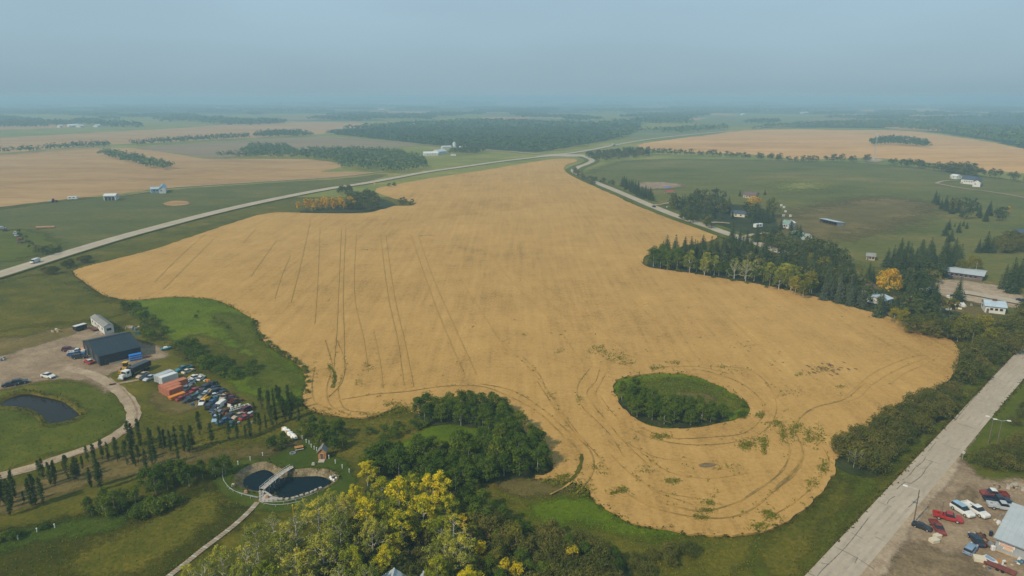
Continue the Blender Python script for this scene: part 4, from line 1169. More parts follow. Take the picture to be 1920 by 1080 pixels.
# --- willow belt beside the near road
wood('willow', scatter([(1570,853),(1580,874),(1608,888),(1640,886),(1680,845),(1740,800),(1782,770),(1790,735),(1755,742),(1705,772),(1645,808),(1602,832)], 3.1), 4.0, 6.2, 'olive willow in the belt between the wheat and the road', 'willows of the roadside belt', 0.9)
wood('willow', scatter([(1792,726),(1800,700),(1812,682),(1850,650),(1935,600),(1935,632),(1870,668),(1820,712)], 3.4), 4.8, 7.0, 'dull green willow in the upper roadside belt', 'willows of the upper roadside belt')
for x, y in ((1590,868),(1600,878),(1612,880),(1606,862),(1625,872)):
    plant('bare', G(x, y), rng.uniform(4.5, 6), 'grey bare poplar at the end of the roadside belt', 'grey bare stems in the roadside belt', None, 0.5)
wood('willow', scatter([(1822,868),(1850,848),(1940,835),(1940,890),(1860,888)], 3.2), 3.2, 4.6, 'dark green willow right of the near road', 'willows right of the near road')
wood('willow', scatter([(1885,800),(1900,770),(1940,760),(1940,800)], 4.0), 2.5, 3.5, 'low willow bush on the bank right of the road', 'low bushes right of the near road')
# --- mixed windbreak along the wheat
wood('spruce', scatter([(1232,483),(1300,478),(1380,478),(1440,486),(1440,500),(1380,492),(1300,492),(1240,492)], 4.4), 9.5, 14.5, 'dark spruce in the back row of the windbreak', 'spruces in the back row of the windbreak')
wood('aspen', scatter([(1216,499),(1240,488),(1262,492),(1285,508),(1250,508)], 4.0), 8.5, 11.0, 'tall green aspen at the tip of the windbreak', 'aspens at the windbreak tip')
for pts, k, n in (([(1290,512),(1320,508),(1345,516),(1330,522)], 'pale_aspen', 6.0), ([(1362,524),(1400,522),(1430,530),(1400,533)], 'bare', 4.6), ([(1438,536),(1470,530),(1492,545),(1460,546)], 'pale_aspen', 5.6)):
    wood(k, scatter(pts, n), 10.5, 14, {'pale_aspen': 'pale green aspen in the front row of the windbreak', 'bare': 'whitish bare aspen in the front row of the windbreak'}[k], {'pale_aspen': 'pale aspens in the windbreak front row', 'bare': 'bare whitish aspens in the windbreak front row'}[k])
wood('spruce', scatter([(1440,520),(1480,500),(1540,510),(1600,530),(1600,560),(1530,545),(1480,530)], 4.6), 9, 13, 'dark spruce in the thick middle of the windbreak', 'spruces in the thick middle of the windbreak')
for x, y, h in ((1490,555,10), (1505,560,9), (1518,548,11), (1530,520,9), (1545,512,9.5), (1520,500,8)):
    plant('ygreen', G(x, y), h, 'yellow green birch between the spruces of the windbreak', 'yellow green birches in the windbreak')
wood('blue_spruce', scatter([(1540,563),(1565,555),(1600,562),(1650,585),(1655,592),(1600,578)], 4.6), 9, 12.5, 'blue grey spruce at the front of the windbreak', 'blue grey spruces at the windbreak front')
plant('gold', G(1664,553), 13.5, 'large round golden tree standing before the spruces', None, 0, 0.86)
wood('spruce', scatter([(1585,530),(1640,520),(1650,560),(1600,552)], 6.5) + scatter([(1635,592),(1655,594),(1660,600),(1640,600)], 4), 8.5, 12, 'dark spruce beside the golden tree', 'spruces round the golden tree')
wood('spruce', scatter([(1650,500),(1700,487),(1790,485),(1800,505),(1760,520),(1700,525)], 4.8), 10, 14.5, 'dark spruce in the row behind the golden tree', 'spruces in the row behind the golden tree')
for x, y, h in ((1700,545,11), (1705,560,12), (1730,568,13.5), (1745,560,12), (1722,545,12), (1752,572,11.5), (1690,560,10), (1795,565,11.5)):
    plant('spruce', G(x, y), h, 'large dark spruce among the village houses', 'large spruces among the village houses')
for x, y, h in ((1800,512,8), (1815,514,7), (1830,505,7), (1820,500,7)):
    plant('ygreen', G(x, y), h, 'yellow green tree behind the long low building', 'yellow green trees behind the long building')
for x, y, h in ((1690,614,8), (1675,606,7), (1808,632,10), (1822,645,10.5), (1840,640,11), (1795,640,8.5), (1855,655,9), (1835,665,8), (1870,650,8)):
    plant('ygreen', G(x, y), h, 'yellow green tree at the end of the windbreak near the road', 'yellow green trees near the village road')
wood('willow', scatter([(1690,615),(1730,610),(1785,625),(1800,645),(1770,640),(1715,628)], 4.6), 5.0, 7.5, 'dull green willow at the end of the windbreak', 'willows at the end of the windbreak')
wood('willow', scatter([(1860,640),(1935,590),(1935,650),(1890,665)], 5.0), 5.5, 8, 'dull green willow below the white roofed shed', 'willows below the white roofed shed')
wood('spruce', scatter([(1868,545),(1890,530),(1940,535),(1940,552),(1890,554)], 6.0), 11, 16, 'tall dark spruce right of the gravel lot', 'tall spruces right of the gravel lot')
wood('shrub', along([(1240,506),(1300,516),(1400,533),(1480,547),(1560,566),(1640,590),(1720,612),(1780,640)], 9, 1.0), 1.0, 2.0, 'low bush along the foot of the windbreak', 'low bushes along the foot of the windbreak')
wood('hedge', scatter([(1250,497),(1300,495),(1400,505),(1500,535),(1600,560),(1700,590),(1760,606),(1740,580),(1640,562),(1560,520),(1440,505),(1330,492)], 7.0), 6.5, 9.5, 'dull green leafy tree inside the windbreak', 'leafy trees inside the windbreak')
wood('hedge', scatter([(1560,525),(1610,540),(1625,575),(1690,585),(1700,568),(1760,578),(1800,600),(1830,625),(1780,622),(1700,597),(1620,575),(1560,548)], 8.5), 6, 9, 'rounded green tree between the village houses and the wheat', 'rounded trees between the houses and the wheat', 0.95)
wood('hedge', scatter([(1690,500),(1760,505),(1765,525),(1750,545),(1700,540)], 9.0), 6, 9, 'rounded green tree left of the gravel lot', 'rounded trees left of the gravel lot')
wood('aspen', scatter([(1250,503),(1350,518),(1440,534),(1520,552),(1525,545),(1440,520),(1340,506),(1255,497)], 4.2), 5, 8.5, 'green aspen filling the middle of the windbreak', 'aspens filling the windbreak')
# scattered pasture spruces
for x, y, h in ((1772,442,9), (1778,431,8), (1797,436,8), (1783,452,8), (1812,429,5), (1806,424,5), (1790,425,3), (1834,474,8.5), (1848,473,13), (1859,474,10), (1885,474,6), (1776,454,6)):
    plant('spruce', G(x, y), h, 'single dark spruce standing in the right pasture', 'single spruces in the right pasture')
wood('willow', scatter([(1868,463),(1900,455),(1935,460),(1935,475),(1880,475)], 7), 6, 9, 'olive willow by the dark roofed house', 'olive willows by the dark roofed house')
wood(('spruce', 'spruce', 'hedge'), scatter([(1748,380),(1790,385),(1840,392),(1882,403),(1880,414),(1835,417),(1800,412),(1770,398)], 8.5), 7, 12, {'spruce': 'dark spruce in the copse below the white house', 'hedge': 'dull green tree in the copse below the white house'}, {'spruce': 'spruces of the copse below the white house', 'hedge': 'leafy trees of the copse below the white house'})
plant('gold', G(1890,402), 7, 'small orange tree at the end of the spruce copse', None, 1, 0.6)
# farmstead trees
wood(('spruce', 'spruce', 'hedge'), scatter([(1255,384),(1300,378),(1360,380),(1375,398),(1372,416),(1330,412),(1300,398),(1262,395)], 8.0), 8, 13.5, {'spruce': 'dark spruce in the farmstead shelter trees', 'hedge': 'green leafy tree in the farmstead shelter trees'}, {'spruce': 'spruces of the farmstead shelter', 'hedge': 'leafy trees of the farmstead shelter'})
wood('hedge', scatter([(1270,408),(1290,405),(1325,420),(1335,432),(1300,424)], 7.5), 7, 10, 'dark leafy tree between the side road and the farmstead', 'leafy trees beside the side road')
wood(('hedge', 'spruce'), scatter([(1395,398),(1440,396),(1450,412),(1430,424),(1400,420)], 8.0), 8, 12, {'spruce': 'dark spruce behind the farmhouse', 'hedge': 'green leafy tree behind the farmhouse'}, {'spruce': 'spruces behind the farmhouse', 'hedge': 'leafy trees behind the farmhouse'})
for x, y, h, k in ((1404,392,8,'grove_gold'), (1412,384,8,'grove_gold'), (1421,388,8,'grove_gold'), (1440,390,8,'ygreen'), (1448,386,8,'ygreen'), (1456,392,7,'ygreen')):
    plant(k, G(x, y), h, {'grove_gold': 'orange yellow autumn tree in the farmyard', 'ygreen': 'pale yellow green tree in the farmyard'}[k], {'grove_gold': 'orange trees in the farmyard', 'ygreen': 'yellow green trees in the farmyard'}[k], None, 0.9)
for x, y, h in ((1464,430,8), (1483,432,8), (1494,440,7), (1500,436,6), (1387,368,6), (1434,366,6), (1330,370,6), (1345,369,6), (1360,368,6), (1310,371,6), (1320,371,5), (1298,376,5), (1418,455,13), (1372,455,13), (1386,462,11), (1400,460,10)):
    plant('spruce', G(x, y), h, 'lone dark spruce at the farmyard edge', 'lone spruces round the farmyard')
wood('hedge', scatter([(1430,450),(1470,448),(1520,465),(1560,480),(1590,500),(1540,500),(1480,488),(1430,470)], 7.5), 7, 10.5, 'green leafy tree between the windbreak and the quonset', 'leafy trees behind the windbreak')
wood('spruce', scatter([(1165,345),(1185,352),(1222,372),(1225,380),(1200,372),(1170,355)], 5.5), 8, 11, 'dark spruce in the hedge beside the side road', 'spruces in the side road hedge')
wood('hedge', along([(1100,337),(1130,344),(1165,352)], 8, 3) + along([(1075,318),(1083,330),(1110,347)], 7, 2), 4, 7, 'dark bush beside the side road bend', 'bushes beside the side road bend')
# hedgerow under the hill crop, and the left hedges
wood('hedge', along([(1100,298),(1150,292),(1210,290),(1279,291),(1413,298),(1492,304),(1560,303),(1630,304)], 8.5, 3.5) + along([(1662,308),(1700,312),(1754,320),(1833,331),(1935,342)], 8.0, 3.5) + scatter([(1105,298),(1150,288),(1215,284),(1215,294),(1130,304)], 11) + scatter([(1770,322),(1790,316),(1825,322),(1830,332)], 9), 7.5, 12, 'ragged leafy tree in the long hedgerow under the hill crop', 'trees of the long hedgerow under the hill crop')
# grove at the highway
wood('grove_gold', scatter([(557,396),(575,388),(640,384),(668,390),(640,397),(590,398)], 6.0), 7, 10, 'golden leaved aspen in the grove beside the highway', 'golden aspens of the highway grove', 0.75)
wood('hedge', scatter([(640,392),(660,376),(690,368),(712,376),(700,388),(670,398)], 6.5) + scatter([(630,366),(655,360),(655,368)], 6) + scatter([(690,396),(706,390),(712,393)], 5), 6, 10, 'dark green tree in the grove beside the highway', 'green trees of the highway grove')
wood('hedge', scatter([(745,384),(755,378),(778,382),(768,387)], 5) + along([(735,348),(740,350),(722,351)], 5, 1), 3, 5, 'dark bush on the green tongue into the wheat', 'bushes on the green tongue into the wheat')
wood('hedge', scatter([(72,478),(95,470),(118,472),(100,480)], 5) , 3.5, 5.5, 'dark bush beside the highway near the white van', 'bushes beyond the highway near the white van')
wood('hedge', along([(30,435),(45,450),(60,465),(75,476)], 6, 2), 1.5, 3, 'low bush along the fence row at left', 'low bushes along the left fence row')
wood('willow', [G(160,494), G(155,492), G(165,491), G(125,503), G(132,499), G(92,515), G(85,512), G(100,514)], 3.0, 5.0, 'dark round bush between the highway and the wheat', 'round bushes between the highway and the wheat')
# marsh bushes
wood('shrub', scatter([(236,580),(252,574),(300,612),(310,630),(285,640),(262,612)], 4.5), 2.4, 4.2, 'dark green bush on the edge of the marsh meadow', 'bushes along the marsh edge')
wood('shrub', scatter([(330,652),(345,645),(400,672),(455,692),(478,684),(470,705),(430,715),(395,700),(350,675)], 3.6), 2.4, 4.4, 'dark green bush in the middle of the marsh meadow', 'bushes in the middle of the marsh')
wood('shrub', scatter([(330,590),(360,580),(400,592),(440,608),(430,618),(370,602)], 8.0), 0.9, 1.6, 'low green sedge clump in the bright marsh', 'sedge clumps in the marsh')
wood('shrub', along([(470,598),(486,626),(502,646),(532,667),(562,688),(577,716),(572,742)], 4.0, 0.8), 1.0, 2.2, 'small bush along the marsh side of the wheat', 'small bushes along the wheat edge')
wood('shrub', scatter([(505,768),(530,752),(560,748),(555,765),(520,775)], 3.2), 2.0, 3.4, 'dark bush between the marsh and the poplars', 'bushes between the marsh and the poplars')
# columnar poplars: rows round the car yard and the drive
rows = [[(243,840),(252,838),(265,836),(284,842),(287,838),(302,840),(310,838),(322,845),(330,842),(346,846),(358,850),(362,846)],
        [(165,868),(180,872),(192,862),(205,864),(222,866),(238,872),(250,868),(262,870),(276,880),(286,872),(292,878)],
        [(74,895),(82,900),(96,908),(106,905),(128,900),(138,905),(146,902),(150,894)],
        [(5,935),(14,932),(18,968),(28,935),(62,950),(80,948),(12,945),(2,950),(22,952),(66,946),(170,915),(185,912),(192,918)],
        [(375,815),(398,835),(410,800),(430,828),(445,826),(460,824),(470,822),(486,810),(500,805),(512,800),(520,796),(535,790),(548,785)],
        [(503,758),(512,760),(520,756),(528,768),(540,762),(550,772),(492,770),(506,780),(516,784),(530,780),(545,790),(478,795),(560,795)]]
ORD = ['first', 'second', 'third', 'fourth', 'fifth', 'sixth', 'seventh', 'eighth', 'ninth', 'tenth', 'eleventh', 'twelfth', 'thirteenth', 'fourteenth']
ROWS = ['row below the bend of the drive', 'row along the lower drive', 'row where the drive leaves the poplars', 'scattered group nearest the lower hedge', 'row across the front of the car yard', 'dense clump right of the car yard']
for row, nm in zip(rows, ROWS):
    for k, (x, y) in enumerate(sorted(row)):
        plant('poplar', G(x + rng.uniform(-2, 2), y + rng.uniform(-1.5, 1.5)), rng.uniform(4.6, 8.4), '%s slender poplar from the left in the %s' % (ORD[k], nm), 'slender upright poplars')
wood('poplar', scatter([(0,940),(60,915),(150,880),(240,860),(360,850),(370,862),(240,885),(120,915),(20,965),(-10,965)], 7.5), 2.8, 5.5, 'short young poplar under the taller poplar rows', 'short young poplars under the tall rows')
# hedge left of the pond
wood('aspen', scatter([(275,925),(290,905),(330,893),(375,885),(425,880),(425,890),(380,905),(330,918),(290,930)], 2.2), 3.4, 6.2, 'dark green leafy tree in the hedge left of the pond', 'trees of the hedge left of the pond')
wood('aspen', scatter([(150,975),(165,955),(200,938),(250,930),(270,940),(240,955),(190,972)], 2.2), 2.8, 5.0, 'dark green leafy tree in the lower hedge', 'trees of the lower hedge')
wood('shrub', scatter([(240,975),(262,965),(300,948),(325,940),(322,950),(290,968),(262,978)], 2.1), 2.0, 3.4, 'dark bush in the clump on the lower meadow', 'bushes in the clump on the lower meadow')
wood('shrub', [G(10,1012), G(25,1008), G(45,1002), G(88,990), G(80,993), G(-5,1018), G(30,1012), G(212,970)], 1.2, 2.0, 'low bush along the white post line', 'low bushes along the white posts')
wood('aspen', scatter([(503,846),(515,834),(532,828),(538,836),(528,845),(512,851)], 2.1) , 3.0, 4.2, 'dark green tree behind the pond lawn', 'trees left behind the pond lawn')
wood('aspen', scatter([(556,818),(590,805),(640,812),(650,830),(640,850),(615,850),(590,830)], 2.3), 3.6, 5.4, 'dark green tree beside the small wooden cabin', 'trees beside the wooden cabin')

# ------------------------------------------------------------------ far woods: too many to count
def canopy(name, areas, gap, h, label, mat=L_far, quads=10, size=2.6, seed=1):
    rg = np.random.default_rng(seed)
    r = random.Random(seed)
    P, Nn, T, S = [], [], [], []
    for poly in areas:
        for p in scatter(poly, gap, r):
            hh = h * r.uniform(0.65, 1.2)
            d = ball(rg, quads)
            d[:, 2] = np.abs(d[:, 2])
            pos = d * np.array([gap * 0.62, gap * 0.62, hh * 0.55]) * rg.uniform(0.6, 1.0, (quads, 1)) + np.array([p.x, p.y, hh * 0.45])
            P.append(pos); Nn.append(d + rg.normal(size=d.shape) * 0.35 + np.array([0, 0, 0.3]))
            T.append(np.clip(r.random() * 0.6 + rg.random(quads) * 0.4, 0, 1) * (1 if r.random() > 0.04 else 1.6))
            S.append(np.full(quads, size * r.uniform(0.8, 1.2)))
    me = cards(name, np.concatenate(P), np.concatenate(Nn), np.concatenate(S), np.concatenate(T), mat, rg=rg)
    o = link(bpy.data.objects.new(name, me))
    return tag(o, label, kind='stuff')

canopy('far_grove', [[(403,297),(440,293),(560,287),(640,284),(740,288),(790,300),(802,318),(745,326),(690,322),(640,316),(625,304),(560,298),(480,297)], [(450,290),(470,276),(540,277),(552,286),(480,292)]], 7.0, 11, 'dark aspen grove between the fallow and the crop field', seed=2, quads=16, size=3.2)
canopy('far_field_strip', [[(185,291),(205,287),(270,301),(328,317),(300,320),(240,306)]], 6.5, 10, 'dark wooded strip lying across the left crop field', seed=3, quads=16, size=3.0)
canopy('far_treeline', [[(-100,293),(0,288),(80,282),(157,275),(200,273),(205,277),(157,279),(80,285),(0,291),(-100,296)], [(245,273),(300,267),(400,260),(467,256),(467,260),(380,266),(290,272),(250,275)], [(475,256),(500,250),(560,249),(588,256),(560,258),(480,259)]], 8.5, 12, 'treeline between the two far left crop fields', seed=4, size=4.0)
canopy('far_wood', [[(615,252),(700,246),(800,246),(900,244),(1050,243),(1110,246),(1165,258),(1120,270),(1045,284),(1000,287),(920,282),(860,278),(790,272),(700,262),(640,256)]], 10.5, 13, 'broad dark aspen wood beyond the junction', seed=5, quads=12, size=4.8)
canopy('far_wood', [[(1115,260),(1165,248),(1200,244),(1190,250),(1160,262)], [(1195,247),(1230,246),(1300,241),(1360,240),(1365,243),(1280,250)], [(1413,243),(1460,239),(1516,238),(1600,240),(1675,241.5),(1738,246),(1801,255),(1857,264),(1935,280),(2100,315),(2100,250),(1857,240),(1700,228),(1560,231),(1440,238)]], 13.0, 13, 'dark woods along and behind the hill crop', seed=6, quads=10, size=6.0)
canopy('far_wood', [[(1630,268),(1655,262),(1690,262),(1735,269),(1745,278),(1700,275),(1670,272),(1635,274)]], 7.5, 11, 'dark copse lying in the hill crop field', seed=7, quads=16, size=3.4)
canopy('far_wood', [[(840,288),(870,283),(905,284),(912,288),(880,291),(842,292)]], 7.0, 11, 'dark spruce block beside the white farm buildings', mat=L_spruce, seed=8, quads=16, size=3.0)
canopy('far_plain_wood', [[(640,244),(760,234),(900,227),(1010,230),(1110,233),(1190,231),(1190,243),(1110,245),(1050,242),(900,243),(800,245)]], 19, 14, 'hazy woods at the far end of the plain', seed=9, quads=9, size=9.0)
def woodlots(n, y0, y1, seed, keep):
    r = random.Random(seed)
    res = []
    while len(res) < n:
        y = r.uniform(y0, y1); x = r.uniform(-160, 2080)
        if not keep(x, y): continue
        d = y - 183.0
        w_, h_ = r.uniform(12, 75) * (0.5 + d / 50), d * r.uniform(0.03, 0.10)
        sk = r.uniform(-.012, .012) * w_
        pts = []
        for k in range(9):
            a = 6.283 * k / 9
            m = r.uniform(.6, 1.15)
            pts.append((x + math.cos(a) * w_ * m, y + math.sin(a) * h_ * m + math.cos(a) * sk))
        res.append(pts)
    return res
open_land = lambda x, y: not (560 < x < 1200 and y > 226) and not (x < 760 and y > 226 + (760 - x) * 0.035) and not (1290 < x and y > 236 - abs(x - 1600) * 0.02) and not (1300 < x < 1600 and 215 < y < 229)
canopy('far_plain_wood', woodlots(85, 208, 238, 31, open_land), 22, 14, 'hazy woodlots scattered across the far plain', seed=10, quads=9, size=10.0)
canopy('far_plain_wood', woodlots(110, 196, 209, 32, open_land), 42, 15, 'faint woodlots towards the horizon', seed=11, quads=8, size=20.0)
canopy('horizon_wood', woodlots(100, 188, 197, 33, lambda x, y: True), 150, 22, 'faintest woods just under the hazy horizon', seed=12, quads=7, size=75.0)

# weeds in the crop and rough grass in the meadows
def tufts(name, centres, label, mat, size, seed, zb=0.0, quads=5):
    rg = np.random.default_rng(seed)
    P, Nn, T, S = [], [], [], []
    for p, rad, hh in centres:
        d = rg.normal(size=(quads, 3))
        P.append(np.array([p.x, p.y, zb + hh * 0.4]) + d * np.array([rad, rad, hh * 0.25]))
        Nn.append(rg.normal(size=(quads, 3)) * 0.6 + np.array([0, 0, 0.8]))
        T.append(rg.random(quads) * 0.5 + rg.random() * 0.5)
        S.append(np.full(quads, size))
    me = cards(name, np.concatenate(P), np.concatenate(Nn), np.concatenate(S), np.concatenate(T), mat, rg=rg)
    o = link(bpy.data.objects.new(name, me))
    return tag(o, label, kind='stuff')

wr = random.Random(77)
wc = []
def weed_spot(x, y, n, sx, sy):
    for _ in range(n):
        wc.append((G(wr.gauss(x, sx), wr.gauss(y, sy)), 0.35, 0.5))
for x, y, n, sx, sy in ((1130,662,60,14,5),(1160,676,70,14,4),(1120,655,30,10,3),(1225,693,30,5,2),(1242,692,20,5,2),(1262,683,25,8,2),(1175,684,20,10,2),(1232,822,50,7,3),(1250,820,20,5,2),(1400,838,110,10,5),(1425,828,30,6,3),(1432,838,70,2.5,9),(1468,815,80,3,12),(1485,815,50,4,10),(1455,797,50,8,4),(1425,782,40,5,3),(1495,805,60,6,6),(1515,822,70,5,8),(1535,820,60,6,8),(1545,880,50,5,8),(1520,910,30,6,6),(1425,990,50,10,4),(1445,972,40,8,4),(1440,965,30,6,3),(1260,905,40,8,3),(1330,947,30,6,2),(1325,961,35,8,1.5),(1310,974,30,8,1.5),(1170,922,35,4,3),(1120,880,20,8,5),(1085,752,14,4,4),
                        (620,697,25,4,8),(590,690,20,4,12),(690,690,18,6,4),(745,770,60,10,4),(735,760,40,10,4),(600,775,40,20,3),(700,780,50,25,2),(760,768,40,9,3),(1060,900,60,12,6),(1040,905,60,14,5),(1090,920,70,12,6),(980,630,10,5,2),(800,443,25,8,1.0),(690,470,15,6,1.5),(1050,660,12,6,3),(670,720,14,6,5),(1380,700,14,12,3),(1355,690,16,9,1.5),(460,590,18,12,2),(420,575,22,12,2),(380,563,18,12,1),(1390,650,12,20,4),(1150,925,25,6,4),(1210,880,22,14,6),(1360,880,16,18,6),(1480,740,20,12,6),(1545,695,26,9,3),(1500,704,18,10,2),(1575,728,20,8,3)):
    weed_spot(x, y, n, sx, sy)
for pts in TR:                                         # weeds that came up where the wheels pressed the crop
    if max(p[1] for p in pts) < 690: continue
    q = catmull([G(a, b) for a, b in pts], False, 1.1)
    for p in q:
        k = math.sin(p.x * 0.21) + math.sin(p.y * 0.17 + p.x * 0.05)
        if p.y < 230 and wr.random() < 0.12 + 0.22 * (k > 0.8):
            wc.append((p + Vector((wr.uniform(-.5, .5), wr.uniform(-.5, .5), 0)), 0.25, 0.4))
for _ in range(170):
    x, y = wr.uniform(560, 1700), wr.uniform(560, 990)
    p = G(x, y)
    if inside((p.x, p.y), [(q.x, q.y) for q in field_loop]):
        for k in range(wr.randrange(1, 4)):
            wc.append((p + Vector((wr.gauss(0, .7), wr.gauss(0, .7), 0)), 0.25, 0.4))
tufts('field_weeds', wc, 'green weeds scattered through the ripe wheat', L_weed, 0.42, 21, ZF, 4)

def meadow(name, poly, gap, label, mat, size, seed, hh=0.5, clump=0.0, avoid=()):
    r = random.Random(seed)
    c = []
    for p in scatter(poly, gap, r):
        k = math.sin(p.x * 0.13 + seed) + math.sin(p.y * 0.16 + p.x * 0.07) + 0.7 * math.sin(p.x * 0.41 + p.y * 0.33)
        if k < clump: continue
        if any(inside((p.x, p.y), a) for a in avoid): continue
        c.append((p, gap * 0.3, hh * r.uniform(0.6, 1.3)))
    tufts(name, c, label, mat, size, seed, 0.0, 4)
ec = []
for lp, top in ((field_loop, 400), (island_loop, 400), (heart_rim, 400), (pool_rim, 400)):
    for i, p in enumerate(lp):
        q = lp[(i + 1) % len(lp)]
        if p.y > top: continue
        d_ = q - p
        k_ = max(1, int(d_.length / 0.55))
        for j in range(k_):
            u = p + d_ * ((j + wr.random()) / k_)
            den = 0.5 + 0.5 * math.sin(u.x * 0.37 + math.sin(u.y * 0.23) * 2)
            if wr.random() < 0.35 + 0.6 * den:
                ec.append((Vector((u.x + wr.gauss(0, .55), u.y + wr.gauss(0, .55), 0)), 0.3, wr.uniform(.5, 1.1)))
for s_ in np.arange(-75, 260, 0.45):
    for t_ in (3.75, -3.75):
        if t_ < 0 and s_ < 18: continue
        u = road_pt(float(s_), t_)
        if wr.random() < 0.55:
            ec.append((u + ROAD_N * wr.gauss(0.25 * (1 if t_ > 0 else -1), .3), 0.22, wr.uniform(.25, .6)))
tufts('edge_weeds', ec, 'ragged weeds and tall grass along the crop and pond edges', L_tall, 0.55, 22, 0.05, 4)
hp = [(p.x, p.y) for p in heart_rim]
pp = [(p.x, p.y) for p in pool_rim]
meadow('rough_grass', [(890,925),(985,898),(1045,902),(1102,922),(1150,967),(1280,1003),(1405,1006),(1440,1015),(1400,1075),(1300,1110),(1180,1040),(1060,1005),(960,970)], 0.9, 'tall rough grass on the headland', L_weed, 0.34, 31, 0.4, -9)
meadow('rough_grass', [(1156,735),(1180,712),(1235,704),(1290,706),(1330,718),(1395,755),(1400,770),(1370,780),(1300,765),(1200,745)], 0.75, 'tall mixed grass on the wheat island', L_weed, 0.42, 39, 0.5, -9)
meadow('rough_grass', [(640,790),(780,780),(800,800),(700,850),(660,880),(600,800)], 1.0, 'tall rough grass left of the clearing', L_tall, 0.34, 32, 0.5, -9)
meadow('rough_grass', [(-20,1000),(150,960),(260,940),(400,915),(470,960),(300,1085),(-20,1090)], 0.95, 'tufted grass of the lower meadow', L_aspen, 0.34, 33, 0.35, -9)
meadow('rough_grass', [(240,585),(330,557),(400,562),(470,596),(500,645),(560,685),(577,715),(570,742),(500,748),(420,712),(345,655)], 1.1, 'tall bright sedge in the marsh meadow', L_weed, 0.34, 34, 0.5, -9)
meadow('rough_grass', [(1440,1080),(1500,1000),(1575,890),(1640,895),(1760,812),(1830,730),(1800,730),(1760,815),(1640,920),(1520,1080)], 0.9, 'rough roadside grass by the near road', L_tall, 0.34, 35, 0.4, -9)
meadow('rough_grass', [(-20,745),(120,716),(235,760),(215,806),(110,848),(-20,890)], 1.2, 'tufted grass inside the drive loop', L_tall, 0.34, 36, 0.35, -9, (pp,))
meadow('rough_grass', [(0,545),(90,512),(145,515),(205,557),(240,585),(180,605),(60,620),(0,640)], 2.0, 'tufted grass of the upper meadow', L_tall, 0.34, 37, 0.4, -9)
meadow('rough_grass', [(250,770),(420,800),(560,780),(640,800),(560,830),(400,860),(270,880),(250,840)], 1.1, 'tufted grass between the drive and the pond', L_tall, 0.34, 38, 0.35, -9)
# ------------------------------------------------------------------ paints and building surfaces
def ribbed(name, col, rough=0.55, pitch=0.6, var=0.12, axis=0, metal=0.0):
    """sheet metal or boarding: fine blotches; the ribs are raised in the mesh"""
    return flat_mat(name, col, rough, 0.3, metal, var, 0.5)
P_white = flat_mat('white_paint', (0.54, 0.54, 0.52), 0.45, 0.4, var=0.08)
P_cream = flat_mat('cream_paint', (0.52, 0.46, 0.34), 0.6, 0.3, var=0.1)
P_silver = flat_mat('silver_paint', (0.36, 0.38, 0.40), 0.4, 0.5, var=0.1)
P_grey = flat_mat('grey_paint', (0.18, 0.19, 0.20), 0.5, 0.4)
P_black = flat_mat('black_paint', (0.018, 0.020, 0.024), 0.35, 0.5)
P_red = flat_mat('red_paint', (0.30, 0.020, 0.018), 0.4, 0.5)
P_maroon = flat_mat('maroon_paint', (0.085, 0.018, 0.022), 0.45, 0.4)
P_blue = flat_mat('blue_paint', (0.025, 0.085, 0.21), 0.4, 0.5)
P_pale_blue = flat_mat('pale_blue_paint', (0.22, 0.34, 0.44), 0.4, 0.5)
P_steel_blue = flat_mat('steel_blue_paint', (0.16, 0.23, 0.32), 0.4, 0.5)
P_teal = flat_mat('teal_paint', (0.03, 0.15, 0.19), 0.4, 0.5)
P_navy = flat_mat('navy_paint', (0.014, 0.024, 0.045), 0.4, 0.5)
P_tan = flat_mat('tan_paint', (0.36, 0.28, 0.19), 0.5, 0.4)
P_green = flat_mat('dark_green_paint', (0.03, 0.075, 0.055), 0.5, 0.4)
P_yellow = flat_mat('yellow_paint', (0.55, 0.30, 0.02), 0.5, 0.4)
P_orange = flat_mat('orange_paint', (0.58, 0.20, 0.03), 0.5, 0.4)
P_dullred = flat_mat('faded_red_paint', (0.17, 0.035, 0.030), 0.55, 0.3, var=0.25)
P_rust = flat_mat('rusty_metal', (0.12, 0.055, 0.03), 0.85, 0.1, var=0.35)
P_cont = flat_mat('terracotta_container_paint', (0.40, 0.135, 0.065), 0.65, 0.3, var=0.18)
P_tarp = flat_mat('bright_blue_tarp', (0.02, 0.16, 0.52), 0.5, 0.4)
P_glass = flat_mat('dark_window_glass', (0.012, 0.016, 0.020), 0.1, 0.5)
P_tyre = flat_mat('tyre_rubber', (0.014, 0.014, 0.014), 0.9, 0.1)
P_rim = flat_mat('wheel_rim_metal', (0.30, 0.30, 0.30), 0.4, 0.5)
P_lamp = flat_mat('headlight_lens', (0.60, 0.60, 0.55), 0.2, 0.5)
P_tail = flat_mat('tail_light_lens', (0.30, 0.012, 0.012), 0.3, 0.5)
R_navy = flat_mat('charcoal_steel_roof', (0.015, 0.024, 0.033), 0.5, 0.3, var=0.12, scale=0.3)
W_navy = flat_mat('charcoal_steel_wall', (0.026, 0.034, 0.044), 0.55, 0.3, var=0.12, scale=0.3)
W_charcoal = flat_mat('grey_trim_steel', (0.070, 0.080, 0.092), 0.5, 0.3)
R_grey = flat_mat('weathered_grey_roof', (0.22, 0.215, 0.20), 0.8, 0.2, var=0.18, scale=0.6)
R_pale = flat_mat('pale_metal_roof', (0.33, 0.36, 0.37), 0.5, 0.4, var=0.08, scale=0.25)
R_blue = flat_mat('pale_blue_metal_roof', (0.34, 0.42, 0.48), 0.5, 0.4, var=0.1, scale=0.3)
R_green = flat_mat('faded_green_roof', (0.17, 0.25, 0.21), 0.6, 0.3, var=0.12, scale=0.3)
R_slate = flat_mat('dark_slate_roof', (0.055, 0.075, 0.105), 0.7, 0.2)
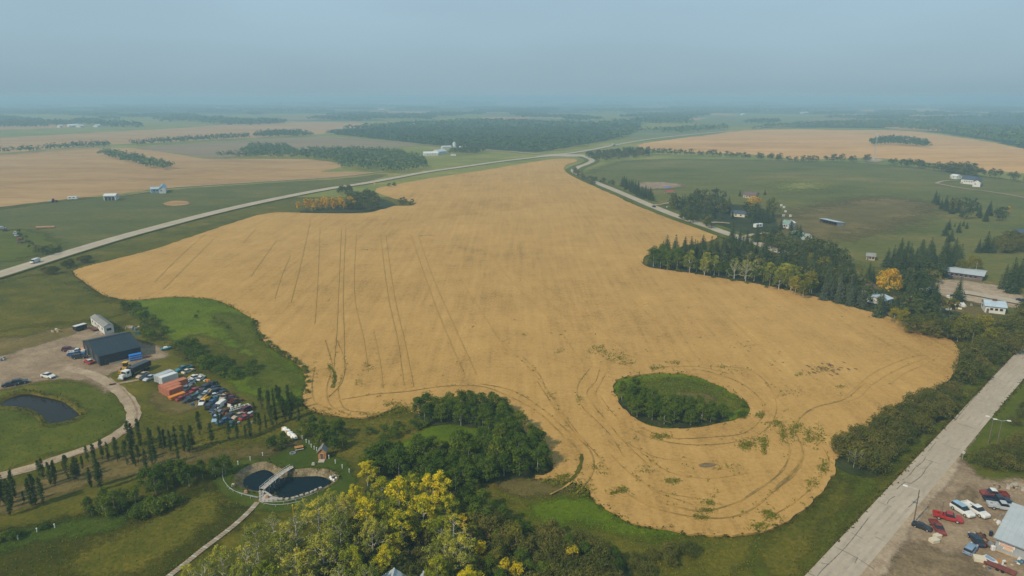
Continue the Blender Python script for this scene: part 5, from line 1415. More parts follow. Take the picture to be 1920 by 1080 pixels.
R_brown = flat_mat('brown_shingle_roof', (0.12, 0.085, 0.075), 0.8, 0.2)
W_white = flat_mat('white_siding', (0.52, 0.52, 0.49), 0.6, 0.3, var=0.08, scale=0.6)
W_wood = flat_mat('warm_cedar_board', (0.42, 0.19, 0.055), 0.75, 0.2, var=0.22, scale=2.0)
W_deck = flat_mat('reddish_deck_board', (0.14, 0.07, 0.045), 0.8, 0.2, var=0.25, scale=2.0)
W_plank = flat_mat('weathered_plank', (0.27, 0.215, 0.155), 0.85, 0.15, var=0.2, scale=1.5)
W_plank2 = flat_mat('bleached_plank', (0.36, 0.32, 0.27), 0.85, 0.15, var=0.2, scale=1.5)
W_brick = flat_mat('dark_brick_wall', (0.135, 0.105, 0.105), 0.85, 0.2, var=0.15, scale=0.8)
W_grey = flat_mat('grey_metal_siding', (0.27, 0.29, 0.30), 0.6, 0.3, var=0.1, scale=0.4)
S_stone = flat_mat('pale_stone', (0.34, 0.30, 0.25), 0.9, 0.15, var=0.25, scale=1.2)
S_red = flat_mat('reddish_field_stone', (0.34, 0.19, 0.12), 0.9, 0.15, var=0.2, scale=2.0)
S_straw = flat_mat('straw_and_tan_rubble', (0.45, 0.33, 0.17), 0.9, 0.15, var=0.3, scale=1.5)
S_white = flat_mat('white_tarpaulin', (0.66, 0.66, 0.64), 0.6, 0.3, var=0.1, scale=1.0)
W_pole = flat_mat('greyed_pole_timber', (0.14, 0.115, 0.09), 0.9, 0.1, var=0.25, scale=1.0)
M_galv = flat_mat('galvanised_steel', (0.34, 0.36, 0.37), 0.45, 0.5, var=0.1)

def thing(name, label, cat, loc, rz=0.0, group=None):
    o = empty(name, loc, rz)
    return tag(o, label, cat, group)

def heading(a, b):
    d = G(*b) - G(*a)
    return math.atan2(d.y, d.x)

# ------------------------------------------------------------------ vehicles
VEH = {}
def loft(secs):
    """sections along x: (x, half width low, half width high, z low, z high), joined into one shell"""
    b = MB()
    vs, fs = [], []
    for x, wl, wh, z0, z1 in secs:
        zm = z0 + (z1 - z0) * 0.55
        vs += [(x, -wl, z0), (x, -wl * 1.02, zm), (x, -wh, z1), (x, wh, z1), (x, wl * 1.02, zm), (x, wl, z0)]
    k = 6
    for i in range(len(secs) - 1):
        for j in range(k):
            fs.append((i * k + j, i * k + (j + 1) % k, (i + 1) * k + (j + 1) % k, (i + 1) * k + j))
    fs += [tuple(range(k)), tuple(range((len(secs) - 1) * k, len(secs) * k))]
    return b.add(vs, fs)

def make_vehicle(kind):
    r = empty('parked_car', (0, 0, -500))
    if kind == 'car':
        L, wb, wr = 4.6, 1.35, 0.32
        body = [(-2.3, .70, .66, .38, .78), (-2.15, .84, .80, .26, .94), (-1.2, .88, .84, .24, .98), (.7, .88, .84, .24, .98), (1.75, .86, .78, .26, .86), (2.2, .80, .70, .28, .72), (2.3, .66, .60, .38, .62)]
        glass = [(-1.75, .76, .66, .95, .98), (-1.05, .78, .60, .95, 1.36), (.05, .78, .60, .95, 1.38), (.95, .76, .64, .95, .98)]
        roof = [(-1.1, .60, .56, 1.345, 1.40), (-.9, .62, .58, 1.355, 1.43), (-.1, .62, .58, 1.365, 1.44), (.1, .60, .56, 1.355, 1.41)]
    elif kind == 'suv':
        L, wb, wr = 4.8, 1.42, 0.37
        body = [(-2.35, .78, .74, .45, .9), (-2.28, .90, .84, .32, 1.08), (-1.0, .93, .88, .30, 1.10), (.85, .93, .88, .30, 1.10), (1.9, .90, .82, .32, 1.0), (2.3, .84, .76, .36, .86), (2.4, .72, .66, .44, .76)]
        glass = [(-2.2, .80, .72, 1.06, 1.12), (-2.0, .82, .68, 1.06, 1.62), (.25, .82, .68, 1.06, 1.66), (1.0, .80, .70, 1.06, 1.1)]
        roof = [(-2.05, .68, .64, 1.61, 1.68), (-1.8, .70, .66, 1.63, 1.73), (.1, .70, .66, 1.65, 1.74), (.35, .68, .64, 1.62, 1.68)]
    elif kind == 'van':
        L, wb, wr = 5.4, 1.6, 0.36
        body = [(-2.7, .90, .86, .42, 1.9), (-2.6, .96, .90, .32, 2.05), (.9, .96, .90, .32, 2.05), (1.35, .96, .86, .32, 1.95), (2.1, .94, .84, .34, 1.12), (2.6, .88, .80, .36, .92), (2.7, .78, .70, .44, .8)]
        glass = [(1.30, .93, .80, 1.30, 1.94), (1.45, .93, .80, 1.26, 1.90), (2.0, .90, .80, 1.10, 1.27), (2.14, .88, .78, 1.08, 1.15)]
        roof = [(-2.55, .86, .82, 2.04, 2.08), (-2.3, .88, .84, 2.05, 2.12), (.7, .88, .84, 2.05, 2.12), (1.0, .84, .80, 2.02, 2.07)]
    else:                                   # pickup
        L, wb, wr = 5.7, 1.75, 0.40
        body = [(-.55, .92, .88, .42, 1.10), (-.5, .96, .90, .40, 1.16), (1.35, .96, .90, .40, 1.16), (2.4, .94, .84, .42, 1.08), (2.8, .90, .80, .44, .98), (2.88, .78, .70, .5, .86)]
        glass = [(-.5, .84, .74, 1.12, 1.2), (-.3, .86, .72, 1.12, 1.72), (.75, .86, .72, 1.12, 1.76), (1.45, .84, .76, 1.12, 1.18)]
        roof = [(-.35, .72, .68, 1.71, 1.78), (-.15, .74, .70, 1.73, 1.83), (.6, .74, .70, 1.75, 1.84), (.85, .72, .68, 1.72, 1.78)]
    r['len'] = L
    bd = loft(body).build('body', P_white, r, bevel=0.0)
    loft(glass).build('window', P_glass, r)
    loft(roof).build('roof', P_white, r)
    if kind == 'pickup':
        bed = MB()
        bed.box((-1.72, 0, .62), (2.25, 1.7, .10))
        bed.box((-1.72, .90, .86), (2.3, .14, .58)); bed.box((-1.72, -.90, .86), (2.3, .14, .58))
        bed.box((-2.82, 0, .86), (.10, 1.66, .56)); bed.box((-.62, 0, .88), (.08, 1.66, .6))
        bed.build('bed', P_white, r)
    for sx in (-1, 1):
        for sy in (-1, 1):
            t = MB().tube((sx * wb, sy * .78, wr), (sx * wb, sy * .98, wr), wr, n=12).build('wheel', P_tyre, r)
            MB().tube((sx * wb, sy * .97, wr), (sx * wb, sy * .99, wr), wr * .58, n=8).build('rim', P_rim, t)
    for sy in (-1, 1):
        MB().box((L / 2 - .06, sy * .58, .70 if kind == 'car' else .82), (.14, .30, .16)).build('headlight', P_lamp, r)
        MB().box((-L / 2 + (.02 if kind != 'pickup' else -.02), sy * .64, .80 if kind == 'car' else .92), (.10, .18, .24)).build('tail_light', P_tail, r)
    MB().box((L / 2 - .02, 0, .44), (.16, 1.6, .16)).build('bumper', P_grey, r)
    return r
VNAMES = {'car': 'parked_car', 'suv': 'suv', 'van': 'van', 'pickup': 'pickup_truck'}
for k in VNAMES: VEH[k] = make_vehicle(k)

def vehicle(kind, px, rz, paint, label, group=None, z=0.1, scale=1.0, roof=None, wreck=False, loc=None):
    o = copy_tree(VEH[kind])
    o.name = VNAMES[kind]
    o.location = loc if loc is not None else G(*px) + Vector((0, 0, z))
    o.rotation_euler = (0, 0, rz)
    o.scale = (scale, scale, scale)
    for c in list(o.children):
        base = c.name.split('.')[0]
        if base in ('body', 'roof', 'bed'):
            c.material_slots[0].link = 'OBJECT'
            c.material_slots[0].material = roof if (roof and base == 'roof') else paint
        elif wreck and base in ('headlight', 'tail_light', 'bumper'):
            bpy.data.objects.remove(c)
    del o['len']
    return tag(o, label, {'car': 'car', 'suv': 'car', 'van': 'van', 'pickup': 'pickup truck'}[kind], group)

# ------------------------------------------------------------------ buildings
def gable(name, label, cat, A, B, C, eave, ridge, wall, roof, over=0.35, group=None, along='AC', zb=0.0, roof_group=True):
    """A corner, B along the gable width, C along the length; returns the root, its axes and size"""
    A, B, C = (G(*p) if not isinstance(p, Vector) else p for p in (A, B, C))
    w = (B - A).length
    ux = (C - A); L = ux.length; ux.normalize()
    if A.y > 480: w = min(w, 0.45 * L + 4.0, 16.0)      # far off, depth is read from the length
    uy = Vector((-ux.y, ux.x, 0))
    if uy.dot(B - A) < 0: uy = -uy
    cen = A + ux * L / 2 + uy * w / 2
    rz = math.atan2(ux.y, ux.x)
    s = 1 if Vector((-ux.y, ux.x, 0)).dot(uy) > 0 else -1     # local +y towards B or away
    r = thing(name, label, cat, cen + Vector((0, 0, zb)), rz, group)
    hw, hl = w / 2, L / 2
    MB().prism([(-hw, -0.1), (hw, -0.1), (hw, eave), (0, ridge), (-hw, eave)], -hl, hl).build('wall', wall, r)
    k = (ridge - eave) / hw
    for sg in (-1, 1):
        rp = MB()
        y1 = hw + over
        prof = [(0, ridge + .03), (sg * y1, eave - over * k + .03), (sg * y1, eave - over * k + .16), (0, ridge + .16)]
        rp.prism(prof, -hl - over, hl + over)
        n = max(4, int(L / 1.2))
        for i in range(n + 1):
            x = -hl - over + (L + 2 * over) * i / n
            rp.prism([(0.0, ridge + .16), (sg * y1, eave - over * k + .16), (sg * y1, eave - over * k + .20), (0.0, ridge + .20)], x - .03 if i else x, x + .03 if i < n else x + .001)
        rp.build('roof', roof, r)
    MB().box((0, 0, ridge + .21), (L + 2 * over, .34, .08)).build('ridge_cap', roof, r)
    return r, L, w, s

def door(r, x, y, w, h, mat, horiz='x', name='door', z=0.0, trim=None):
    d = MB()
    if horiz == 'x': d.box((x, y, z + h / 2), (w, .10, h))
    else: d.box((x, y, z + h / 2), (.10, w, h))
    o = d.build(name, mat, r)
    if trim is not None:
        f = MB()
        if horiz == 'x':
            f.box((x - w / 2 - .06, y, z + h / 2), (.12, .16, h)); f.box((x + w / 2 + .06, y, z + h / 2), (.12, .16, h)); f.box((x, y, z + h + .06), (w + .24, .16, .12))
        else:
            f.box((x, y - w / 2 - .06, z + h / 2), (.16, .12, h)); f.box((x, y + w / 2 + .06, z + h / 2), (.16, .12, h)); f.box((x, y, z + h + .06), (.16, w + .24, .12))
        f.build('frame', trim, o)
    return o

# dark barn with three tall doors in its gable
r, L, w, s = gable('barn', 'large dark charcoal metal barn with tall doors in its gable end', 'barn', (189,687), (158,657), G(189,687) + Vector((0.717, 0.697, 0)) * 13.2, 3.7, 6.5, W_navy, R_navy, 0.3)
for y, hh in ((-w * .33, 3.1), (-w * .02, 3.9), (w * .30, 3.1)):
    d_ = door(r, -L / 2 - .03, y, 3.6, hh, W_charcoal, 'y', 'overhead_door', 0, W_navy)
    for q in range(1, 5):
        MB().box((-L / 2 - .10, y, hh * q / 5), (.05, 3.4, .06)).build('panel_seam', R_navy, d_)
for q in (-.45, .17, .47):
    MB().box((-L / 2 - .05, w * q, 1.8), (.14, .3, 3.6)).build('corner_trim', W_charcoal, r)
door(r, -L / 2 + 2.2, -s * w / 2 - s * .03, 1.0, 2.1, P_black, 'x', 'side_door', 0, W_charcoal)
MB().box((L * .1, -s * w / 2 - s * .06, 0.25), (L * .8, .16, .5)).build('base_trim', P_cream, r)
# blue tarp covered stack, red rail and pale planks along the barn's near wall
def place(px, z=0.0): return G(*px) + Vector((0, 0, z))
BH = heading((189,687), (266,671.5))
t = thing('tarp_stack', 'bright blue covered stack leaning by the dark barn', 'stack', place((255,675), .06), BH)
MB().box((0, 0, 1.15), (4.0, 1.6, 2.3)).build('cover', P_tarp, t, bevel=.12)
for z in (.7, 1.5): MB().box((0, -.82, z), (4.02, .06, .16)).build('strap', P_silver, t)
t = thing('red_hay_rail', 'red painted steel rail lying at the barn corner', 'rail', place((272,671), .06), BH)
MB().box((0, 0, .35), (4.2, .3, .25)).build('beam', P_red, t); MB().box((-1.8, 0, .1), (.2, .8, .3)).build('foot', P_rust, t); MB().box((1.8, 0, .1), (.2, .8, .3)).build('foot', P_rust, t)
t = thing('plank_pile', 'pale planks stacked along the barn wall', 'planks', place((243,677.5), .06), BH)
for i in range(4): MB().box((0.1 * i, .22 * i - .3, .12 + .02 * (i % 2)), (5.2 - .3 * i, .2, .2)).build('plank', W_plank2, t)

# white mobile home
r, L, w, s = gable('mobile_home', 'long white mobile home with a grey roof beside the dark barn', 'mobile home', (196.7,628.3), (215.4,625.2), (172,609), 3.0, 3.75, W_white, R_grey, 0.2, zb=.3)
MB().box((0, 0, -.12), (L - .3, w - .3, .5)).build('skirting', P_grey, r)
wb_ = MB().box((-L / 2 - .02, 0, 1.7), (.10, 1.7, 1.0)).build('window', P_glass, r)
f = MB(); f.box((-L / 2 - .03, -.93, 1.7), (.14, .14, 1.2)); f.box((-L / 2 - .03, .93, 1.7), (.14, .14, 1.2)); f.box((-L / 2 - .03, 0, 2.27), (.14, 2.0, .12)); f.box((-L / 2 - .03, 0, 1.13), (.14, 2.0, .12)); f.build('frame', P_white, wb_)
SY = -s
for x in (-.36, -.12, .16, .36):
    q = MB().box((L * x, SY * w / 2, 1.75), (1.0, .10, .9)).build('window', P_glass, r)
    MB().box((L * x, SY * w / 2, 1.27), (1.2, .16, .10)).build('sill', P_white, q)
door(r, L * .02, SY * w / 2, .9, 2.0, W_deck, 'x', 'door', .1, P_white)
MB().box((L * .05, SY * (w / 2 + 1.3), .35), (4.6, 2.4, .14)).build('deck', W_deck, r)
for i in range(8):
    MB().box((L * .05 - 2.3 + i * .65, SY * (w / 2 + 2.5), .80), (.10, .10, .9)).build('baluster', W_deck, r)
MB().box((L * .05, SY * (w / 2 + 2.5), 1.28), (4.7, .14, .08)).build('rail', W_deck, r)
MB().box((L * .12, 0, 3.9), (.9, .7, .5)).build('roof_vent', R_grey, r)
for i in range(5):
    t = tag(MB().box((0, 0, .14), (rng.uniform(.8, 1.6), rng.uniform(.4, .9), .28)).build('pale_board', W_plank2), 'pale boards dropped beside the mobile home', 'board', 'boards by the mobile home')
    t.location = place((rng.uniform(176, 195), rng.uniform(624, 630))); t.rotation_euler = (0, 0, rng.uniform(0, 3))

def trailer(name, label, px, rz, L, W, H, body, roof, group=None, win=True, z=.05):
    t = thing(name, label, 'trailer', place(px, z), rz, group)
    MB().box((0, 0, .55 + H / 2), (L, W, H)).build('body', body, t, bevel=.06)
    MB().box((0, 0, .55 + H + .05), (L - .1, W - .1, .14)).build('roof', roof, t)
    MB().box((L / 2 + .6, 0, .5), (1.3, .12, .12)).build('hitch', P_grey, t)
    for sx in (-.55, .35):
        for sy in (-1, 1):
            MB().tube((sx, sy * (W / 2 - .05), .36), (sx, sy * (W / 2 + .1), .36), .36, n=10).build('wheel', P_tyre, t)
    if win:
        for sy in (-1, 1):
            for x in (-.25, .15):
                MB().box((L * x, sy * W / 2, .55 + H * .62), (L * .2, .06, H * .3)).build('window', P_glass, t)
    return t
trailer('camper_trailer', 'black and white camper trailer left of the mobile home', (151,619), heading((151,619), (158,617)), 4.6, 2.1, 1.6, P_black, P_white)

# vehicles in the farmyard
GV = 'vehicles parked before the dark barn'
vehicle('suv', (130,658.5), 0.1, P_maroon, 'dark maroon suv nearest the barn wall corner')
vehicle('pickup', (144,663), 0.35, P_white, 'white pickup behind the blue one at the barn')
vehicle('pickup', (144,668), 0.3, P_blue, 'blue pickup parked in front of the barn doors')
vehicle('suv', (150,672), 0.25, P_black, 'black suv parked beside the blue pickup')
vehicle('car', (167,681), 2.6, P_red, 'small red and white car at the barn corner', roof=P_white)
vehicle('car', (91,708), -0.35, P_white, 'white car standing alone in the gravel yard', scale=1.1, roof=P_white)
vehicle('car', (20,724), 0.5, P_black, 'black car left of the pair above the dugout')
vehicle('suv', (38,720), 0.5, P_black, 'black suv right of the pair above the dugout')
t = thing('propane_tank', 'small orange tank beside the barn doors', 'tank', place((156,657)))
MB().tube((-.7, 0, .7), (.7, 0, .7), .45, n=12).build('vessel', P_orange, t)
for x in (-.5, .5): MB().box((x, 0, .15), (.12, .6, .35)).build('leg', P_grey, t)

# yellow wheel loader
t = thing('wheel_loader', 'yellow wheel loader parked near the barn', 'loader', place((237,694)), heading((240,690), (232,698)))
MB().box((-.9, 0, 1.25), (2.4, 1.7, 1.0), taper=.92).build('engine_cover', P_yellow, t)
MB().box((.9, 0, 1.1), (1.5, 1.3, .6)).build('front_frame', P_yellow, t)
c = MB().box((.05, 0, 2.3), (1.4, 1.4, 1.2), taper=.9).build('cab', P_glass, t); MB().box((.05, 0, 2.96), (1.6, 1.6, .14)).build('cab_roof', P_yellow, c)
for sy in (-.45, .45): MB().tube((.9, sy, 1.5), (2.9, sy, .7), .13).build('lift_arm', P_yellow, t)
b = MB(); b.box((3.1, 0, .25), (1.0, 2.6, .10)); b.box((2.75, 0, .65), (.12, 2.6, .8)); b.box((3.1, 1.28, .5), (.9, .08, .6)); b.box((3.1, -1.28, .5), (.9, .08, .6)); b.build('bucket', P_yellow, t)
for sx in (-1.2, 1.2):
    for sy in (-1, 1):
        q = MB().tube((sx, sy * .75, .7), (sx, sy * 1.2, .7), .7, n=14).build('wheel', P_tyre, t); MB().tube((sx, sy * 1.19, .7), (sx, sy * 1.22, .7), .34, n=8).build('rim', P_yellow, q)

def semi(label, px, rz, cabm, boxm, L=9.0, H=2.5):
    t = thing('semi_truck', label, 'truck', place(px), rz)
    c = MB().box((L / 2 + 1.5, 0, 1.75), (2.0, 2.3, 2.1), taper=.93).build('cab', cabm, t)
    MB().box((L / 2 + 2.46, 0, 2.15), (.14, 1.9, .8)).build('windshield', P_glass, c)
    for sy in (-1, 1): MB().box((L / 2 + 1.6, sy * 1.11, 2.15), (.8, .10, .7)).build('side_window', P_glass, c)
    MB().box((L / 2 + 3.1, 0, 1.2), (1.4, 1.7, 1.2), taper=.85).build('hood', cabm, t)
    MB().box((L / 2 + 3.9, 0, .7), (.2, 2.2, .35)).build('bumper', P_silver, t)
    MB().box((L / 2 + 1.2, 0, .75), (5.0, .9, .3)).build('chassis', P_black, t)
    MB().box((-.3, 0, 1.15 + H / 2), (L, 2.45, H)).build('trailer_box', boxm, t, bevel=.05)
    for x in (L / 2 + 3.0, L / 2 - .2, -L / 2 + 1.0, -L / 2 + 2.2):
        for sy in (-1, 1):
            MB().tube((x, sy * .8, .5), (x, sy * 1.2, .5), .5, n=12).build('wheel', P_tyre, t)
    for sy in (-.8, .8): MB().box((L / 2 + 3.82, sy, 1.05), (.1, .3, .25)).build('headlight', P_lamp, t)
    return t
VH = heading((275,690), (246,703))
semi('semi truck with a white cab and long black trailer', (262,698), VH, P_white, P_black, 7.5, 1.9)
for px, p, lb, k in (((268,706), P_tan, 'tan sedan beside the white cabbed semi truck', 'car'), ((274,709), P_black, 'black sedan between the tan and grey cars', 'car'), ((281,711.5), P_silver, 'grey sedan at the end of the short row', 'car')):
    vehicle(k, px, VH, p, lb, z=0, wreck=True)

# trailers and shipping containers
def container(label, a, b, paint, h=2.6, wd=2.44, group=None, corr=True, name='shipping_container', cat='container', zb=0.0):
    A, B = G(*a), G(*b)
    L = (B - A).length
    t = thing(name, label, cat, (A + B) / 2 + Vector((0, 0, zb)), math.atan2(B.y - A.y, B.x - A.x), group)
    MB().box((0, 0, h / 2), (L - .16, wd - .16, h - .12)).build('shell', paint, t)
    fr = MB()
    for sx in (-1, 1):
        for sy in (-1, 1): fr.box((sx * (L / 2 - .08), sy * (wd / 2 - .08), h / 2), (.16, .16, h))
    for sy in (-1, 1):
        fr.box((0, sy * (wd / 2 - .07), h - .07), (L - .32, .14, .14)); fr.box((0, sy * (wd / 2 - .07), .08), (L - .32, .14, .16))
    fr.build('corner_post_frame', paint, t)
    if corr:
        rb = MB()
        n = int(L / .5)
        for i in range(n):
            for sy in (-1, 1): rb.box((-L / 2 + .4 + i * (L - .8) / max(1, n - 1), sy * (wd / 2 - .06), h / 2), (.16, .07, h - .3))
        o = rb.build('side_corrugation', paint, t); o['kind'] = 'stuff'
    for y in (-.57, .57):
        d_ = MB().box((-L / 2 - .0, y, h / 2), (.09, 1.06, h - .36)).build('door', paint, t)
        for q in (-.3, .3): MB().tube((-L / 2 - .07, y + q, .25), (-L / 2 - .07, y + q, h - .25), .035, n=5).build('lock_bar', P_grey, d_)
    return t
container('silver grey box trailer next to the white one', (294,720), (325,708.5), P_silver, 2.5, 2.4, name='box_trailer', cat='trailer', zb=.5)
container('white box trailer between silver trailer and orange containers', (302,723), (332,713), P_white, 2.7, 2.4, name='box_trailer', cat='trailer', zb=.3)
container('terracotta shipping container longest and farthest back of three', (302,738), (350,721.5), P_cont, 2.6, 2.44)
container('terracotta shipping container in the middle of three', (308,741.5), (339,730.5), P_cont, 2.6, 2.44)
container('terracotta shipping container nearest the bright orange tank', (315,745), (341,735.5), P_cont, 2.6, 2.44)
t = thing('orange_bin', 'bright orange tilted steel bin before the containers', 'bin', place((332,746.5)), heading((315,745), (341,735.5)))
MB().box((0, 0, .75), (4.4, 1.4, 1.0), taper=1.15).build('hopper', P_orange, t)
for x in (-1.5, 1.5): MB().box((x, 0, .15), (.2, 1.2, .3)).build('skid', P_rust, t)
MB().tube((1.6, 0, 1.2), (2.9, 0, .2), .22).build('chute', P_orange, t)
# the car yard: rows of scrapped cars
PAL = [('red', P_red), ('black', P_black), ('dark blue', P_navy), ('grey', P_grey), ('white', P_white), ('teal', P_teal), ('tan', P_tan), ('maroon', P_maroon), ('silver', P_silver), ('rusty', P_rust), ('dark green', P_green), ('blue', P_blue)]
PD = dict(PAL)
YH = heading((400,755), (425,740))
YARD = [  # px, colour, kind, what it stands by
 ((342,749),'red','car','first in the row below the orange bin'), ((349,746),'maroon','car','second in the row below the orange bin'), ((357,742),'red','car','beside the maroon car in the front row'), ((364,737),'red','pickup','at the upper end of the red cars'), ((370,733.5),'maroon','car','behind the red pickup'),
 ((352,751.5),'dark blue','car','just below the first red cars'), ((358,752.5),'black','car','in the low front of the yard'), ((366,746),'dark green','car','behind the front row of red cars'), ((372,742),'teal','car','among the dark cars in the upper yard'), ((378,738),'black','suv','among the dark cars in the upper yard'),
 ((384,731),'black','car','at the upper edge of the yard'), ((390,727.5),'dark blue','suv','at the upper edge of the yard'), ((396,724),'black','pickup','at the top of the yard near the marsh'), ((402,730),'dark blue','car','near the marsh edge'), ((409,735),'dark blue','suv','second from the marsh edge'), ((417,739),'black','car','near the upper poplars'), ((395,735),'grey','car','in the middle of the dark cars'), ((388,739),'silver','car','in the middle of the dark cars'),
 ((381,744),'grey','car','beside the yellow machine'), ((388,746),'teal','pickup','just above the yellow machine'), ((400,745),'white','car','right of the yellow machine'), ((398,756),'blue','car','below the yellow machine'), ((392,764),'black','suv','at the low left corner of the yard'), ((402,769),'dark blue','car','behind the tall poplar'), ((380,756),'white','car','left of the yellow machine'),
 ((413,763),'white','van','large and alone in the lower yard'), ((420,747),'tan','car','in the right of the yard'), ((427,744),'rusty','car','in the right of the yard'), ((434,751),'maroon','pickup','beside the rusty car'), ((441,756),'rusty','pickup','near the white trailer frame'), ((412,776),'grey','car','between the lower poplars'), ((424,773),'rusty','car','below the large white van'), ((405,787),'pale blue','car','at the low end of the yard'), ((419,792),'blue','car','at the low end beside the pale car'), ((430,784),'black','car','between the poplar trunks'), ((432,797),'dark green','car','at the very bottom of the yard'),
 ((447,782),'tan','car','right of the lower poplars'), ((465,769),'maroon','suv','behind the white trailer frame'), ((462,785),'red','car','small at the right end of the yard'), ((470,779),'silver','car','at the right end of the yard'),
 ((352,722),'white','car','behind the containers'), ((359,718),'silver','car','behind the white wreck by the containers'), ((350,731),'grey','pickup','between the containers and the red cars'), ((363,712),'white','pickup','upper row near the teal car'), ((371,708),'cream','car','upper row beside the white pickup'), ((377,711),'white','car','right end of the upper row'),
 ((345,694),'teal','pickup','alone above the yard'), ((353,698),'cream','car','beside the teal pickup above the yard')]
PD['pale blue'] = P_pale_blue; PD['cream'] = P_cream
for px, col, k, wh in YARD:
    vehicle(k, px, YH + rng.uniform(-.5, .5) + (math.pi if rng.random() < .4 else 0), PD[col], 'scrapped %s %s %s' % (col, {'car': 'sedan', 'suv': 'suv', 'van': 'van', 'pickup': 'pickup'}[k], wh), 'scrapped vehicles in the car yard', z=-0.08, scale=rng.uniform(.84, .98), wreck=True)
t = thing('yellow_crane', 'yellow machine with a long boom among the scrapped cars', 'machine', place((388,752)), YH)
MB().box((0, 0, 1.0), (3.4, 1.6, 1.0), taper=.9).build('body', P_yellow, t); MB().box((1.0, 0, 1.95), (1.3, 1.2, .9), taper=.9).build('cab', P_glass, t)
MB().tube((-1.2, 0, 1.5), (2.8, .3, 2.6), .2).build('boom', P_yellow, t)
for sx in (-1.1, 1.1):
    for sy in (-1, 1): MB().tube((sx, sy * .6, .5), (sx, sy * .95, .5), .5, n=10).build('wheel', P_tyre, t)
t = thing('trailer_frame', 'long white trailer frame with pale drums on it', 'trailer', place((449,767)), heading((437,771), (463,763)))
b = MB(); b.box((0, .7, .55), (6.4, .18, .2)); b.box((0, -.7, .55), (6.4, .18, .2))
for i in range(6): b.box((-2.9 + i * 1.15, 0, .55), (.14, 1.24, .16))
b.build('frame', P_white, t)
for sy in (-1, 1): MB().tube((.4, sy * .85, .36), (.4, sy * 1.05, .36), .36, n=10).build('wheel', P_tyre, t)
for i, x in enumerate((-2.3, -1.0, .2)):
    d_ = tag(MB().tube((0, 0, 0), (0, 0, .9), .32, n=12).build('drum', P_white if i != 1 else P_cream), 'pale drum standing on the white trailer frame', 'drum', 'drums on the trailer frame')
    q = heading((437,771), (463,763)); p_ = place((449,767), .66); d_.location = p_ + Vector((math.cos(q) * x, math.sin(q) * x, 0))
def junk(px, n, sx, sy, label, group, mats, smin=.3, smax=1.0):
    r_ = random.Random(int(px[0] * 7 + px[1]))
    for i in range(n):
        m_ = r_.choice(mats)
        b = MB()
        a, c, h = r_.uniform(smin, smax), r_.uniform(smin, smax) * .7, r_.uniform(smin, smax) * .6
        k = r_.randrange(3)
        if k == 0: b.box((0, 0, h / 2), (a, c, h), taper=r_.uniform(.7, 1)); b.box((a * .2, 0, h * 1.1), (a * .4, c * .5, h * .3))
        elif k == 1: b.tube((-a / 2, 0, c / 2), (a / 2, 0, c / 2), c / 2, n=9); b.box((0, 0, c * .1), (a * .6, c * 1.1, c * .2))
        else: b.box((0, 0, h / 2), (a, c * .3, h)); b.box((0, c * .4, h / 4), (a * .8, c * .6, h / 2))
        nm = {0: 'scrap_box', 1: 'drum', 2: 'scrap_sheet'}[k]
        o = tag(b.build(nm, m_), label, {0: 'box', 1: 'drum', 2: 'sheet'}[k], group)
        o.location = place((px[0] + r_.gauss(0, sx), px[1] + r_.gauss(0, sy)), -.02); o.rotation_euler = (0, 0, r_.uniform(0, 6.28))
junk((368,712), 14, 9, 5, 'small pale scrap lying behind the containers', 'pale scrap behind the containers', [P_white, P_cream, P_silver, P_grey, P_yellow], .5, 1.5)
junk((392,744), 34, 16, 8, 'loose scrap part lying between the wrecked cars', 'scrap between the wrecked cars', [P_black, P_grey, P_rust, P_white, P_teal, P_maroon, P_yellow, P_silver], .4, 1.6)
junk((420,770), 30, 18, 9, 'loose scrap part in the lower car yard', 'scrap in the lower car yard', [P_black, P_grey, P_rust, P_white, P_blue, P_navy, P_tan], .4, 1.5)
junk((462,780), 12, 10, 5, 'small pale scrap at the right end of the yard', 'pale scrap at the right end of the yard', [P_white, P_silver, P_red, P_grey], .4, 1.0)
junk((389,716), 2, 1, 1, 'yellow barrel alone above the dark wrecks', 'yellow barrels above the wrecks', [P_yellow, P_orange], .8, 1.3)
junk((250,617), 10, 12, 2, 'pale rubble heaped behind the dark barn', 'pale rubble behind the barn', [S_stone, P_grey, S_straw], .6, 1.8)
junk((8,676), 5, 8, 1.5, 'pale rubble lying in the grass at the yard edge', 'rubble at the yard edge', [S_stone, P_grey], .8, 2.0)
junk((98,622), 6, 7, 1.5, 'straw coloured rubble in the grass above the yard', 'straw rubble above the yard', [S_straw, S_stone], .6, 1.6)
t = thing('small_boat', 'white and teal boat on the grass behind the barn', 'boat', place((313,656)), 0.6)
loft([(-1.9, .75, .8, .35, .9), (-.5, .8, .9, .25, .95), (1.0, .6, .75, .3, 1.0), (2.0, .08, .12, .6, 1.1)]).build('hull', P_teal, t); MB().box((-.3, 0, 1.15), (1.5, 1.3, .45), taper=.7).build('cabin', P_white, t); MB().box((0, 0, .15), (2.6, .5, .3)).build('cradle', P_grey, t)
t = thing('green_bin', 'small green bin behind the barn corner', 'bin', place((258,627)), .3)
MB().box((0, 0, .5), (1.5, .9, .9), taper=1.1).build('body', P_teal, t); MB().box((0, 0, 1.0), (1.7, 1.05, .1)).build('lid', P_green, t)

